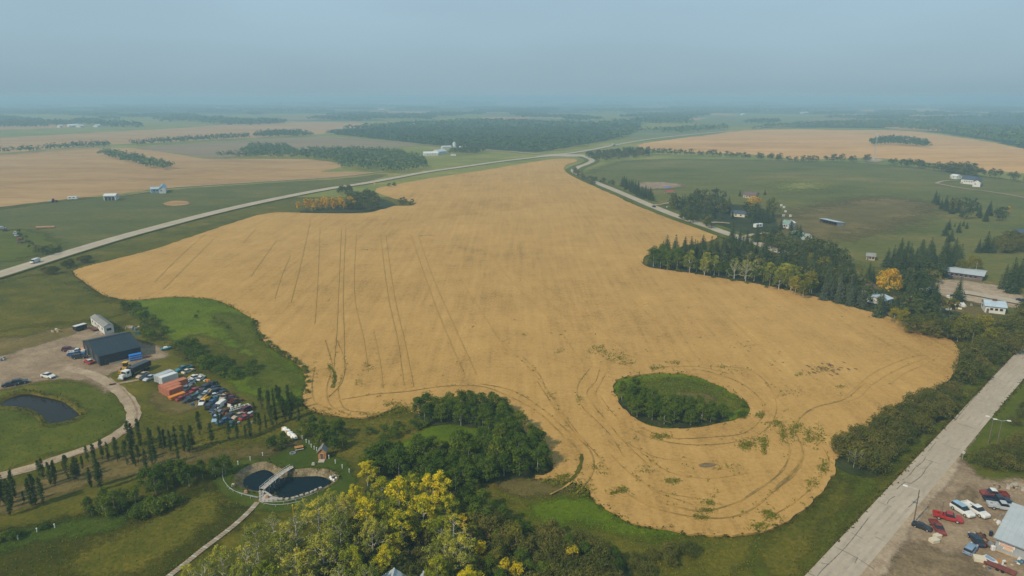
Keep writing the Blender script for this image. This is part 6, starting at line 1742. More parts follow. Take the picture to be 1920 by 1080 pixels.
# ------------------------------------------------------------------ heart pond garden
def plank_walk(name, label, pts, width, board, gap, z, mat, alt, group=None, posts=False):
    c = [G(a, b) for a, b in pts]
    c = catmull(c, False, 0.12)
    t = thing(name, label, 'walkway' if not posts else 'bridge', c[0])
    o0 = c[0]
    me = None
    acc, k = 0.0, 0
    for i in range(1, len(c)):
        d = c[min(i + 4, len(c) - 1)] - c[max(0, i - 4)]; acc += (c[i] - c[i - 1]).length
        if acc < board + gap: continue
        acc = 0
        o = MB().box((0, 0, 0), (board, width, .06)).build('plank', mat, t) if me is None else link(bpy.data.objects.new('plank', me), t)
        me = o.data
        if k % 5 == 3:
            o.material_slots[0].link = 'OBJECT'; o.material_slots[0].material = alt
        o.location = c[i] - o0 + Vector((0, 0, z + rng.uniform(0, .02)))
        o.rotation_euler = (0, 0, math.atan2(d.y, d.x) + rng.uniform(-.03, .03))
        k += 1
    return t, c
plank_walk('boardwalk', 'long narrow plank walk leading down from the heart pond', [(484,941),(470,957),(440,985),(408,1010),(380,1031),(348,1057),(315,1083),(270,1118)], 1.25, .50, .03, .14, W_plank, W_plank2)
t, c = plank_walk('footbridge', 'narrow white railed plank bridge crossing the heart pond', [(491,921),(505,909),(520,897),(534,887),(548,878.5)], 1.05, .30, .03, .55, W_plank2, W_plank, posts=True)
o0 = c[0]
for sg in (-1, 1):
    rail = MB(); post = None
    for i in range(0, len(c), 5):
        d = (c[min(i + 1, len(c) - 1)] - c[max(0, i - 1)]).normalized()
        nrm = Vector((-d.y, d.x, 0)) * sg * .56
        p = c[i] - o0 + nrm
        if i: rail.tube(prev + Vector((0, 0, 1.05)), p + Vector((0, 0, 1.05)), .04, n=5); rail.tube(prev + Vector((0, 0, .52)), p + Vector((0, 0, .52)), .09, n=5)
        prev = p
    rail.build('rail', P_white, t)
    for i in range(0, len(c), 16):
        d = (c[min(i + 1, len(c) - 1)] - c[max(0, i - 1)]).normalized()
        p = c[i] - o0 + Vector((-d.y, d.x, 0)) * sg * .56
        MB().box((p.x, p.y, -.1), (.09, .09, 2.3)).build('post', W_plank2, t)
# paved landing, stone edging, white stones at the right end
sheet('stone_landing', [(489,921),(494,920),(503,924),(512,931),(523,934),(531,936.5),(512,940),(487,942),(486,930)], flat_mat('pale_flagstones', (0.36, 0.33, 0.285), 0.9, 0.15, var=0.22, scale=1.4), .12, 'pale flagstone landing at the pond end of the bridge', smooth=False)
def edging(pts, label, w_=.55, h=.3):
    c = catmull([G(a, b) for a, b in pts], False, .9)
    t = thing('stone_edging', label, 'edging', c[0])
    me = None
    for i in range(1, len(c)):
        d = c[i] - c[i - 1]
        o = MB().box((0, 0, h / 2), (.84, w_, h), taper=.9).build('stone', S_stone, t) if me is None else link(bpy.data.objects.new('stone', me), t)
        me = o.data
        o.location = (c[i] + c[i - 1]) / 2 - c[0] + Vector((0, 0, rng.uniform(-.03, .05)))
        o.rotation_euler = (0, 0, math.atan2(d.y, d.x) + rng.uniform(-.05, .05))
edging([(489,941),(512,939),(531,936),(545,936),(560,931.5),(581,924.5),(604,914.5)], 'long curved pale stone edging along the near side of the pond', .7)
edging([(487,921),(488,930),(487,941)], 'short pale stone edging beside the landing', .5)
r_ = random.Random(9)
for i in range(16):
    s_ = r_.uniform(.35, .8)
    b = MB(); b.box((0, 0, s_ * .3), (s_, s_ * .8, s_ * .6), taper=.7)
    o = tag(b.build('white_boulder', S_white if i % 2 else S_stone, None, bevel=.08), 'whitish boulder heaped at the end of the pond', 'boulder', 'whitish boulders at the pond end')
    o.location = place((r_.uniform(619, 634), r_.uniform(889, 902)), -.35); o.rotation_euler = (0, 0, r_.uniform(0, 6))
for px, m_, lb in (((438,911.5), S_stone, 'pale grey boulder on the lawn left of the pond'), ((461.5,924), S_red, 'reddish boulder on the lawn near the landing'), ((501,934), S_red, 'reddish pot shaped stone on the landing'), ((588,872), S_stone, 'pale boulder on the lawn before the cabin')):
    b = MB(); b.box((0, 0, .38), (1.0, .8, .76), taper=.65)
    o = tag(b.build('boulder', m_, None, bevel=.14), lb, 'boulder'); o.location = place(px)
# two thin pale rails curving round the lawn
def rail_fence(label, pts, h):
    c = catmull([G(a, b) for a, b in pts], False, 1.3)
    t = thing('rail_fence', label, 'fence', c[0])
    rl = MB()
    for i in range(1, len(c)):
        rl.tube(c[i - 1] - c[0] + Vector((0, 0, h)), c[i] - c[0] + Vector((0, 0, h)), .045, n=5)
    rl.build('rail', M_galv, t)
    me = None
    for i in range(0, len(c), 2):
        o = MB().tube((0, 0, -.1), (0, 0, h), .06, n=5).build('post', P_silver, t) if me is None else link(bpy.data.objects.new('post', me), t)
        me = o.data; o.location = c[i] - c[0]
rail_fence('low pale rail curving along the left of the pond lawn', [(420.5,875),(417.5,888),(419,902),(426,914),(437,923),(453,930.5),(470,935),(484,938)], .7)
rail_fence('low pale inner rail left of the landing', [(430,918),(442,924),(458,929),(474,933),(485,935)], .45)
rail_fence('low pale rail curving below the stone edging', [(492,944),(512,945.5),(532,944),(555,940),(576,934),(595,926)], .6)
rail_fence('lowest pale rail below the stone edging', [(495,947),(517,950),(540,948),(562,943.5),(575,940)], .5)
# white posts round the lawn and along the lower meadow
pm = None
for px in ((446.5,871),(469.5,863),(492.8,855),(574.5,830),(584,839),(589.5,843),(594,845.5),(617,860),(629,869),(642,878),(655,886),(567,823),(580,833),(193,958),(222,950),(103,990),(70,998),(34,1012)):
    t = thing('white_post', 'white post standing along the pond lawn and meadow', 'post', place(px), group='white posts round the garden')
    b = MB(); b.tube((0, 0, -.1), (0, 0, .95), .13, .11, 7); b.box((0, 0, 1.0), (.28, .28, .12), taper=.6)
    if pm is None: pm = b.build('shaft', P_white, t).data
    else: link(bpy.data.objects.new('shaft', pm), t)
# wooden cabin
r, L, w, s = gable('cabin', 'small cedar cabin with a grey roof on the pond lawn', 'cabin', (597,862), (611,862.5), (600,855), 2.2, 3.2, W_wood, R_grey, .3)
door(r, -L / 2 - .03, 0, .8, 1.7, W_deck, 'y', 'door', 0, W_plank2)
MB().box((0, -s * w / 2 - s * .02, 1.4), (.7, .1, .6)).build('window', P_glass, r)
MB().box((-L / 2 - .8, 0, .1), (1.4, w * .8, .16)).build('porch', W_plank2, r)
t = thing('picnic_table', 'wooden picnic table on the lawn behind the pond', 'table', place((561,842.5)), .4)
for i in range(4): MB().box((0, -.45 + .3 * i, .78), (2.2, .26, .06)).build('plank', W_wood, t)
for sy in (-1, 1): MB().box((0, sy * .95, .45), (2.2, .3, .06)).build('seat', W_plank2, t)
for sx in (-.8, .8): MB().box((sx, 0, .4), (.1, 1.7, .1)).build('crossbeam', W_deck, t); MB().box((sx, -.5, .35), (.1, .1, .8)).build('leg', W_deck, t); MB().box((sx, .5, .35), (.1, .1, .8)).build('leg', W_deck, t)
t = thing('fire_pit', 'small dark ring of stones on the lawn', 'fire pit', place((549,850.5)))
for i in range(9): MB().box((math.cos(i * .698) * .65, math.sin(i * .698) * .65, .15), (.4, .3, .3), i * .698).build('stone', P_grey, t)
# white and straw coloured heap at the top of the lawn
r_ = random.Random(21)
for i in range(22):
    u = i / 21
    x, y = 530 + u * 22 + r_.gauss(0, 2.0), 803 + u * 18 + r_.gauss(0, 1.6)
    s_ = r_.uniform(.6, 1.5)
    b = MB(); b.box((0, 0, s_ * .3), (s_, s_ * .75, s_ * .6), taper=.72)
    m_ = S_straw if (u < .5 and i % 2) else S_white
    o = tag(b.build('white_bale' if m_ is S_white else 'straw_bale', m_, None, bevel=.12), 'white wrapped bundle in the heap behind the lawn trees' if m_ is S_white else 'straw coloured bundle in the heap behind the lawn trees', 'bundle', 'bundles heaped behind the lawn trees')
    o.location = place((x, y)); o.rotation_euler = (0, 0, r_.uniform(0, 6))
t = thing('garden_pole', 'slim pole with a yellow top below the pond', 'pole', place((551,972)))
MB().tube((0, 0, -.1), (0, 0, 3.2), .08, n=6).build('shaft', P_yellow, t); MB().tube((0, 0, 3.2), (0, 0, 3.5), .2, .12, 8).build('cap', P_yellow, t)
# house roof peaks among the cottonwoods
r, L, w, s = gable('cottage', 'grey roofed cottage half hidden under the tall cottonwoods', 'house', G(713,1108), G(768,1108), G(713,1108) + Vector((0, -10, 0)), 2.6, 4.6, W_white, R_pale, .4)
MB().box((-L / 2 - .03, 0, 3.3), (.1, .9, .8)).build('gable_vent', R_brown, r)
MB().box((-L / 2 - .02, -1.5, 1.4), (.1, 1.0, 1.0)).build('window', P_glass, r)
r, L, w, s = gable('garden_shed', 'small pale shed beside the hidden cottage', 'shed', G(786,1103), G(805,1103), G(786,1103) + Vector((0, -4, 0)), 2.2, 3.5, W_white, R_pale, .25)
door(r, -L / 2 - .02, 0, .9, 1.8, R_brown, 'y')

# ------------------------------------------------------------------ shop yard, bottom right
FD = Vector((ROAD_D.y, -ROAD_D.x, 0))
A0 = G(1864, 1031)
t = thing('shop_building', 'metal shop with a pale blue grey roof and a signboard', 'shop', A0, math.atan2(FD.y, FD.x))
SHOP = t
MB().prism([(0, -.1), (14, -.1), (14, 4.3), (0, 2.9)], 0, 18).build('wall', W_grey, t)
MB().prism([(-.55, 2.90), (14.4, 4.395), (14.4, 4.52), (-.55, 3.02)], -.5, 18.5).build('roof', R_pale, t)
sm = MB()
for k in range(20): sm.prism([(-.55, 3.02), (14.4, 4.52), (14.4, 4.56), (-.55, 3.06)], -.4 + k * .95, -.34 + k * .95)
sm.build('roof_seam', R_pale, t)['kind'] = 'stuff'
MB().box((9, -.62, 2.93), (19, .14, .2)).build('gutter', P_grey, t)
cg = MB()
for k in range(30): cg.box((.3 + k * .6, -.02, 1.35), (.08, .06, 2.6))
cg.build('wall_rib', W_grey, t)['kind'] = 'stuff'
MB().box((9, -.06, .18), (17.9, .14, .36)).build('base_trim', P_tan, t)
d_ = door(t, 7.4, -.03, 1.0, 2.0, P_white, 'x', 'door', 0, P_cream)
MB().box((9.6, -.03, 1.6), (1.6, .12, .9)).build('window', P_glass, t)
MB().box((6.3, -.3, 2.35), (2.6, .7, .12)).build('awning', P_white, t)
# signboard: white, with worn red and orange lettering nobody can read from up here
def sign(z, x, wd, ht, m1, m2, lb):
    g = tag(MB().box((0, 0, 0), (wd, .08, ht)).build('signboard', P_white), lb, 'sign')
    q = math.atan2(FD.y, FD.x)
    nrm = Vector((-ROAD_D.x, -ROAD_D.y, 0))
    g.location = A0 + FD * x + nrm * .09 + Vector((0, 0, z)); g.rotation_euler = (0, 0, q)
    r_ = random.Random(int(z * 100))
    n = int(wd / .24)
    for k in range(n):
        xx = -wd / 2 + .16 + k * (wd - .3) / n
        b = MB(); b.box((xx, -.05, ht * .20), (.06, .04, ht * .36)); b.box((xx + .08, -.05, ht * .20 + r_.choice((-.4, 0, .4)) * ht * .36), (.12, .04, .06))
        b.build('letter_stroke', m1, g)
    MB().box((0, -.05, -ht * .24), (wd * .86, .04, ht * .24)).build('stripe', m2, g)
sign(2.05, 1.9, 2.7, .85, P_red, P_orange, 'white signboard with red and orange markings on the shop wall')
sign(1.25, 2.2, 1.7, .5, P_orange, P_yellow, 'smaller orange lettered board under the shop signboard')
YH2 = heading((1811,948), (1845,969))
vehicle('pickup', (1828,961), YH2, P_white, 'white crew cab pickup standing open in the yard', z=.08, scale=1.05)
vehicle('suv', (1803.5,961.5), YH2, P_white, 'pale blue and white long suv beside the white pickup', z=.08, scale=1.08, roof=P_pale_blue)
H3 = heading((1846,931), (1881,934))
vehicle('pickup', (1863,931), H3 + math.pi, P_dullred, 'old red and white pickup at the top of the yard', z=.08, roof=P_white, wreck=True)
vehicle('pickup', (1869,942.5), H3, P_navy, 'dark navy pickup between the red and grey ones', z=.08, wreck=True)
vehicle('pickup', (1877,954.5), H3 - .12, P_silver, 'silver grey pickup nearest the shop roof', z=.08, wreck=True)
vehicle('pickup', (1776,974.5), heading((1765,972), (1787,977)), P_red, 'bright red truck by the pole in the yard', z=.08)
vehicle('pickup', (1757,994), heading((1750,985), (1763,1003)), P_dullred, 'dull red wreck below the bright red truck', z=.08, wreck=True, scale=.9)
vehicle('car', (1728,991), heading((1720,988), (1737,994)), P_black, 'small black car by the yard pole', z=.08, wreck=True, scale=.85)
vehicle('car', (1830,1017), heading((1838,1027), (1823,1007)), P_navy, 'dark navy car in front of the shop', z=.08)
vehicle('suv', (1819,1035), heading((1812,1045), (1827,1026)), P_steel_blue, 'steel blue suv standing in the yard centre', z=.08, scale=.95)
t = thing('truck_frame', 'rusty bare truck frame in front of the shop', 'truck frame', place((1846,1017), .08), heading((1836,1005), (1856,1026)))
for sy in (-.5, .5): MB().box((0, sy, .6), (5.2, .16, .2)).build('side_rail', P_rust, t)
for x in (-2.2, -.8, .7, 2.2): MB().box((x, 0, .6), (.16, .84, .16)).build('cross_member', P_rust, t)
for sx in (-1.7, 1.8):
    MB().tube((sx, -.8, .4), (sx, .8, .4), .09, n=6).build('axle', P_rust, t)
    for sy in (-1, 1): MB().tube((sx, sy * .75, .4), (sx, sy * .98, .4), .4, n=10).build('wheel', P_tyre, t)
MB().box((1.9, 0, 1.0), (1.0, .8, .6), taper=.8).build('engine', P_grey, t)
def crate(px, rz, sz, m_, lb, slats=5, z=.08):
    t = thing('wooden_crate', lb, 'crate', place(px, z), rz)
    MB().box((0, 0, sz[2] / 2), (sz[0] - .1, sz[1] - .1, sz[2] - .06)).build('box', m_, t)
    me = None
    for k in range(slats):
        o = MB().box((0, 0, 0), (sz[0], sz[1] / slats * .86, .06)).build('slat', m_, t) if me is None else link(bpy.data.objects.new('slat', me), t)
        me = o.data; o.location = (0, -sz[1] / 2 + sz[1] / slats * (k + .5), sz[2])
crate((1751,1016.5), .3, (1.9, 1.3, .7), P_cream, 'lower pale crate beside the dull red wreck')
crate((1757,1008.5), .3, (1.6, 1.1, .7), P_cream, 'upper pale crate beside the dull red wreck')
crate((1835.5,1051), heading((1826,1050), (1842,1053)), (2.2, 1.7, .7), P_cream, 'cream crate at the end of the maroon deck')
t = thing('flat_deck', 'long maroon flat deck lying before the shop', 'deck', (G(1845,1056) + G(1904,1081)) / 2 + Vector((0, 0, .1)), heading((1845,1056), (1904,1081)))
LD = (G(1845,1056) - G(1904,1081)).length
me = None
for k in range(6):
    o = MB().box((0, 0, 0), (LD, .26, .08)).build('plank', flat_mat('maroon_deck_board', (0.16, 0.05, 0.04), .8, .15, var=.2), t) if me is None else link(bpy.data.objects.new('plank', me), t)
    me = o.data; o.location = (0, -.75 + .3 * k, .55)
for x in (-.4, -.1, .2, .45): MB().box((LD * x, 0, .42), (.16, 1.7, .16)).build('bearer', P_rust, t)
for x in (-.05, .12):
    for sy in (-1, 1): MB().tube((LD * x, sy * .7, .3), (LD * x, sy * .95, .3), .3, n=10).build('wheel', P_tyre, t)
t = thing('small_boat', 'small blue and white boat beside the maroon deck', 'boat', place((1856,1053.5)), heading((1849,1049), (1862,1057)))
loft([(-1.3, .55, .6, .25, .7), (0, .6, .7, .2, .72), (.8, .45, .55, .25, .76), (1.5, .06, .1, .5, .82)]).build('hull', P_white, t); MB().box((-.1, 0, .76), (2.0, .95, .12), taper=.8).build('cover', P_steel_blue, t)
for k, (a, b_) in enumerate((((1866,1051), (1889,1055)), ((1868,1053.5), (1886,1057)))):
    A, B = G(*a), G(*b_)
    o = tag(MB().box((0, 0, .2), ((B - A).length, .28, .24)).build('orange_beam', W_wood), ('upper' if k == 0 else 'lower') + ' orange timber lying before the shop wall', 'beam')
    o.location = (A + B) / 2; o.rotation_euler = (0, 0, math.atan2((B - A).y, (B - A).x))
t = thing('white_pump', 'white upright pump standing by the maroon deck', 'pump', place((1879,1062)))
MB().tube((0, 0, 0), (0, 0, 1.1), .22, .16, 10).build('column', P_white, t); MB().box((.15, 0, 1.25), (.55, .3, .35)).build('head', P_white, t); MB().tube((0, .1, .9), (.6, .3, .1), .05, n=6).build('hose', P_grey, t)
junk((1913,1052), 16, 6, 5, 'loose household scrap piled by the shop door', 'scrap by the shop door', [P_white, P_blue, P_red, P_cream, P_grey, P_teal], .3, 1.1)
junk((1866,1062), 8, 16, 5, 'small pale scrap around the maroon deck', 'scrap round the maroon deck', [P_white, P_silver, P_tan, P_blue], .25, .7)
junk((1876,975), 5, 6, 5, 'small pale scrap along the shop side', 'scrap along the shop side', [P_white, P_grey, P_cream], .4, .9)
junk((1895,915), 9, 16, 3, 'weathered scrap timber in the weeds behind the pickups', 'scrap timber behind the pickups', [S_stone, W_plank, P_rust], .5, 1.6)
o = tag(MB().tube((0, 0, 0), (0, 0, 1.1), .35, n=10).build('blue_drum', P_navy), 'dark blue drum at the shop corner', 'drum'); o.location = place((1857,1005), .08)
o = tag(MB().box((0, 0, .55), (.8, .7, 1.1), taper=.9).build('white_tank', P_white, None, bevel=.1), 'white plastic tank at the front shop corner', 'tank'); o.location = place((1861,1032), .08)
o = tag(MB().tube((0, 0, 0), (0, 0, .5), .5, .4, 12).build('white_basin', P_white), 'round white basin beside the shop wall', 'basin'); o.location = place((1872,981), .08)

# poles, lamps and signs
def light_pole(name, label, px, h, arm, ah, m_, two=False, cat='street lamp'):
    t = thing(name, label, cat, place(px))
    MB().tube((0, 0, -.2), (0, 0, h), .15, .10, 8).build('pole', m_, t)
    for sg in ((-1, 1) if two else (1,)):
        d_ = Vector((math.cos(ah), math.sin(ah), 0)) * arm * sg
        a = MB().tube((0, 0, h - .1), d_ + Vector((0, 0, h + .25)), .05, n=6).build('arm', M_galv, t)
        p = d_ * 1.12 + Vector((0, 0, h + .22))
        MB().box(p, (.95, .42, .18), ah, taper=.8).build('lamp_head', P_white, a)
    return t
light_pole('utility_pole', 'tall greenish timber pole with a lamp at the road edge', (1712.5,982), 8.4, 2.4, 2.6, W_pole, cat='pole')
light_pole('street_lamp', 'street lamp with twin white heads right of the near road', (1868,840), 8.0, 1.4, -.3, W_pole, True)
light_pole('street_lamp', 'street lamp with one arm over the near road', (1853,832), 7.6, 1.2, 2.6, W_pole)
t = thing('round_road_sign', 'small round white sign at the yard entrance', 'sign', place((1804,862)))
MB().tube((0, 0, -.1), (0, 0, 2.0), .05, n=6).build('post', M_galv, t); MB().tube((0, -.04, 2.1), (0, -.09, 2.1), .42, n=16).build('plate', P_white, t)
t = thing('yard_mast', 'thin dark mast standing by the bright red truck', 'pole', place((1763,975)))
MB().tube((0, 0, -.1), (0, 0, 4.6), .10, .07, 6).build('shaft', W_pole, t); MB().box((0, 0, 4.5), (.8, .08, .08)).build('cross_arm', W_pole, t)
t = thing('yellow_road_sign', 'small yellow warning sign beside the far highway', 'sign', place((702,349)))
MB().tube((0, 0, -.1), (0, 0, 2.2), .08, n=6).build('post', M_galv, t); MB().box((0, 0, 2.8), (1.4, .08, 1.4)).build('plate', P_yellow, t)

# ------------------------------------------------------------------ village at the right edge
def house(name, label, cat, A, B, C, eave, ridge, wall, roof, doors=1, wins=2, over=.4):
    r, L, w, s = gable(name, label, cat, A, B, C, eave, ridge, wall, roof, over)
    for sg in (-1, 1):
        for k in range(wins):
            x = L * (-.36 + .72 * (k + .5) / max(1, wins)) + .4
            q = MB().box((x, sg * w / 2, eave * .58), (1.1, .12, 1.0)).build('window', P_glass, r)
            MB().box((x, sg * w / 2, eave * .58 - .55), (1.3, .18, .1)).build('sill', P_white, q)
    for sx in (-1, 1): MB().box((sx * L / 2, w * .18, eave * .58), (.12, 1.1, 1.0)).build('window', P_glass, r)
    if doors: door(r, -L * .42 + .4, -s * w / 2, .95, 2.0, R_brown, 'x', 'door', 0, P_white)
    return r, L, w, s
r, L, w, s = house('long_low_building', 'long low brick building with a pale flat pitched roof', 'building', (1768,518), (1781,509.5), (1841,528), 2.9, 3.7, W_brick, R_pale, 1, 6, .7)
vehicle('suv', (1779,521.5), 1.4, P_navy, 'dark blue suv parked at the long low building', z=.1)
house('green_house', 'small dark green house with a pale shining roof', 'house', (1738,561), (1731,554), (1758,558), 2.6, 4.2, P_green, R_pale, 0, 2, .5)
house('blue_roofed_shed', 'shed with a pale blue roof before the golden tree', 'shed', (1656,574), (1650,565), (1672,569), 2.4, 3.3, W_white, R_blue, 0, 1)
house('brown_roofed_house', 'house with a brown roof left of the golden tree', 'house', (1625,556), (1620,548), (1646,552), 2.8, 4.8, W_white, R_brown, 1, 2)
house('tan_bungalow', 'tan bungalow at the edge of the open pasture', 'house', (1624,487.5), (1629,483.5), (1640,489), 2.4, 3.6, P_tan, R_grey, 1, 2)
house('white_cabin', 'little white house between the large spruces', 'house', (1711,520), (1707,514), (1719,518), 2.6, 3.8, W_white, R_grey, 0, 1)
r, L, w, s = house('white_roofed_shed', 'wide shed with a pale blue white roof near the village road', 'shed', (1846,586), (1838,576), (1884,590), 3.2, 4.6, W_white, R_blue, 1, 3, .5)
MB().box((0, 0, 5.05), (1.6, 1.0, .7)).build('roof_unit', P_rust, r)
house('dark_roofed_house', 'brown house with a dark roof at the right edge', 'house', (1893,446), (1899,437), (1935,452), 3.0, 5.0, R_brown, R_slate, 1, 2)
t = thing('white_boat', 'white boat on a trailer in the village yard', 'boat', place((1785,561)), heading((1777,560), (1794,562)))
loft([(-2.3, .85, .95, .6, 1.5), (-.5, .95, 1.05, .5, 1.55), (1.3, .7, .85, .55, 1.6), (2.7, .08, .12, .95, 1.75)]).build('hull', P_white, t); MB().box((-.3, 0, 1.85), (1.7, 1.4, .6), taper=.7).build('cabin', P_glass, t); MB().box((0, 0, .4), (3.6, .6, .2)).build('trailer', P_grey, t)
for sy in (-1, 1): MB().tube((-.4, sy * .75, .35), (-.4, sy * .95, .35), .35, n=10).build('wheel', P_tyre, t)
vehicle('car', (1778,569), heading((1770,568), (1787,570)), P_red, 'low red car below the white boat', z=.05)
vehicle('pickup', (1918,568), heading((1908,565), (1926,570)), P_navy, 'dark pickup on the village road', z=.3)
vehicle('van', (1712,561), .4, P_white, 'small white van in the village yard', z=.05, scale=.8)
vehicle('car', (1706,581), .3, P_silver, 'silver car among the windbreak willows', z=.05)
vehicle('van', (1803,575), 1.3, P_white, 'white van beside the wide shed', z=.05, scale=.8)
junk((1795,575), 10, 14, 4, 'small scrap lying in the village yards', 'scrap in the village yards', [P_white, P_silver, P_cream, P_grey], .6, 1.6)

# ------------------------------------------------------------------ farmstead in the right middle distance
house('farmhouse', 'brown roofed farmhouse with an orange tan gable', 'house', (1393,371), (1399,366), (1416,373), 3.0, 5.6, P_tan, R_brown, 1, 3)
house('grey_bungalow', 'grey roofed bungalow under the orange trees', 'house', (1370,406), (1378,398), (1396,408), 2.8, 4.4, P_cream, R_slate, 1, 2)
house('white_green_shed', 'white shed with a green roof in the pasture', 'shed', (1465,427), (1468,422), (1478,429), 3.2, 5.4, W_white, R_green, 1, 2, .3)
house('white_shed', 'small plain white shed beside the green roofed one', 'shed', (1484,427), (1481,423), (1491,425), 3.0, 4.4, W_white, P_white, 1, 1, .3)
trailer('white_trailer', 'white trailer under the farmstead spruces', (1421,427), .5, 7, 2.6, 2.3, P_white, P_white)
# quonset
A, B = G(1490, 442), G(1513.5, 449)
L = (B - A).length
t = thing('quonset_shed', 'round roofed quonset shed with a white arched front', 'shed', (A + B) / 2, math.atan2((B - A).y, (B - A).x))
n = 14; rad = 3.6
arc = [(rad * math.cos(math.pi * k / n), rad * 1.05 * math.sin(math.pi * k / n)) for k in range(n + 1)]
MB().prism(arc, -L / 2, L / 2 - .05).build('roof', R_green, t)
ra = MB()
for k in range(int(L / 1.0)): ra.prism([(a * 1.012, b * 1.012) for a, b in arc], -L / 2 + .3 + k, -L / 2 + .42 + k)
ra.build('roof_rib', R_green, t)['kind'] = 'stuff'
e_ = MB().prism([(a * 1.03, b * 1.03) for a, b in arc], L / 2 - .02, L / 2 + .12).build('front_wall', W_white, t)
MB().box((L / 2 + .14, 0, 1.2), (.1, 1.2, 2.4)).build('door', P_black, e_)
# long open shed
A, B, C = G(1536,417.5), G(1549,413), G(1569,425)
ux = C - A; L = ux.length; q = math.atan2(ux.y, ux.x); dp = 7.0
t = thing('open_shed', 'long low open fronted shed with a blue grey roof', 'shed', A, q)
MB().prism([(-.4, 3.2), (dp, 2.5), (dp, 2.65), (-.4, 3.36)], -.3, L + .3).build('roof', R_blue, t)
MB().box((L / 2, dp - .1, 1.25), (L, .14, 2.5)).build('back_wall', R_slate, t)
for x in (.07, L - .07): MB().box((x, dp / 2, 1.3), (.14, dp - .3, 2.5)).build('end_wall', P_grey, t)
for k in range(7): MB().box((L * k / 6 * .96 + .4, 0, 1.55), (.2, .2, 3.1)).build('post', W_pole, t)
hm = None
for px in ((1465,386.5),(1473,398),(1469,406),(1482,406.5),(1470,390)):
    t = thing('white_hive', 'small white box standing in the pasture behind the sheds', 'box', place(px), .3, 'white boxes in the pasture')
    b = MB(); b.box((0, 0, .7), (1.5, 1.2, 1.4)); b.box((0, 0, 1.5), (1.7, 1.4, .14)); b.build('body', P_white, t)
t = thing('blue_pool', 'bright blue covered pool on the bare patch', 'pool', place((1251.5,351.5)), 0)
MB().tube((0, 0, 0), (0, 0, 1.1), 3.4, n=18).build('wall', P_tarp, t); MB().tube((0, 0, 1.1), (0, 0, 1.25), 3.5, n=18).build('cover', P_tarp, t); MB().box((0, 4.5, .8), (6, 1.2, 1.2)).build('bench', P_orange, t)
t = thing('red_tent', 'small red canopy at the corner of the farm trees', 'canopy', place((1254.5,363.5)), .2)
MB().prism([(-2.6, 2.2), (0, 3.2), (2.6, 2.2), (2.6, 2.3), (0, 3.32), (-2.6, 2.3)], -4, 4).build('canopy', P_red, t)
for sx in (-3.8, 3.8):
    for sy in (-2.4, 2.4): MB().box((sx, sy, 1.1), (.12, .12, 2.2)).build('leg', M_galv, t)
t = thing('mailbox', 'white mailbox by the side road drive', 'mailbox', place((1250,391)))
MB().box((0, 0, .6), (.16, .16, 1.2)).build('post', W_pole, t); MB().box((0, 0, 1.4), (1.0, .6, .6)).build('box', P_white, t)
vehicle('car', (1226,389.5), heading((1190,373.5), (1226,389)) + math.pi, P_navy, 'dark car driving along the winding side road', z=.64, scale=1.1)
# house on the rise
house('white_farmhouse', 'large white house with a dark blue roof on the rise', 'house', (1801,344), (1806,340), (1826,346.5), 5.0, 8.2, W_white, R_slate, 1, 4)
house('house_wing', 'white gabled wing before the dark blue roofed house', 'house wing', (1823,350), (1831,351.5), (1827,345), 5.0, 7.2, W_white, R_slate, 0, 1)
house('white_garage', 'small white garage left of the house on the rise', 'garage', (1781,334.5), (1784,331), (1793,336), 3.4, 4.8, W_white, P_white, 1, 1)
# lattice tower
tp = G(1638.5, 299.5)
t = thing('radio_tower', 'tall thin lattice radio tower at the hill crop hedge', 'tower', tp)
H_ = 43.0
for k in range(3):
    a = 2.094 * k
    MB().tube((1.3 * math.cos(a), 1.3 * math.sin(a), 0), (.45 * math.cos(a), .45 * math.sin(a), H_), .13, .09, 5).build('leg', M_galv, t)
br = MB()
for j in range(24):
    z0, z1 = H_ * j / 24, H_ * (j + 1) / 24
    r0, r1 = 1.3 - .85 * z0 / H_, 1.3 - .85 * z1 / H_
    for k in range(3):
        a, b_ = 2.094 * k, 2.094 * (k + 1)
        br.tube((r0 * math.cos(a), r0 * math.sin(a), z0), (r1 * math.cos(b_), r1 * math.sin(b_), z1), .06, n=4)
br.build('lattice_brace', M_galv, t)['kind'] = 'stuff'
for k in range(3):
    a = 2.094 * k + .5
    MB().box((1.1 * math.cos(a), 1.1 * math.sin(a), H_ - 5), (.5, .5, 2.4), a).build('antenna_panel', P_white, t)
MB().tube((.2, -.6, H_ - 9), (.2, -1.1, H_ - 9), .9, n=12).build('dish', P_white, t)
MB().tube((0, 0, H_), (0, 0, H_ + 3), .05, n=5).build('lightning_rod', M_galv, t)
trailer('equipment_cabin', 'white equipment cabin at the foot of the tower', (1634,301), 0, 5, 3, 2.6, P_white, P_white, win=False)
sheet('tower_pad', [(1624,300),(1634,297.5),(1652,298),(1656,301),(1645,304),(1628,304)], M_gravel, Z2, 'pale gravel pad round the radio tower', soft=4)

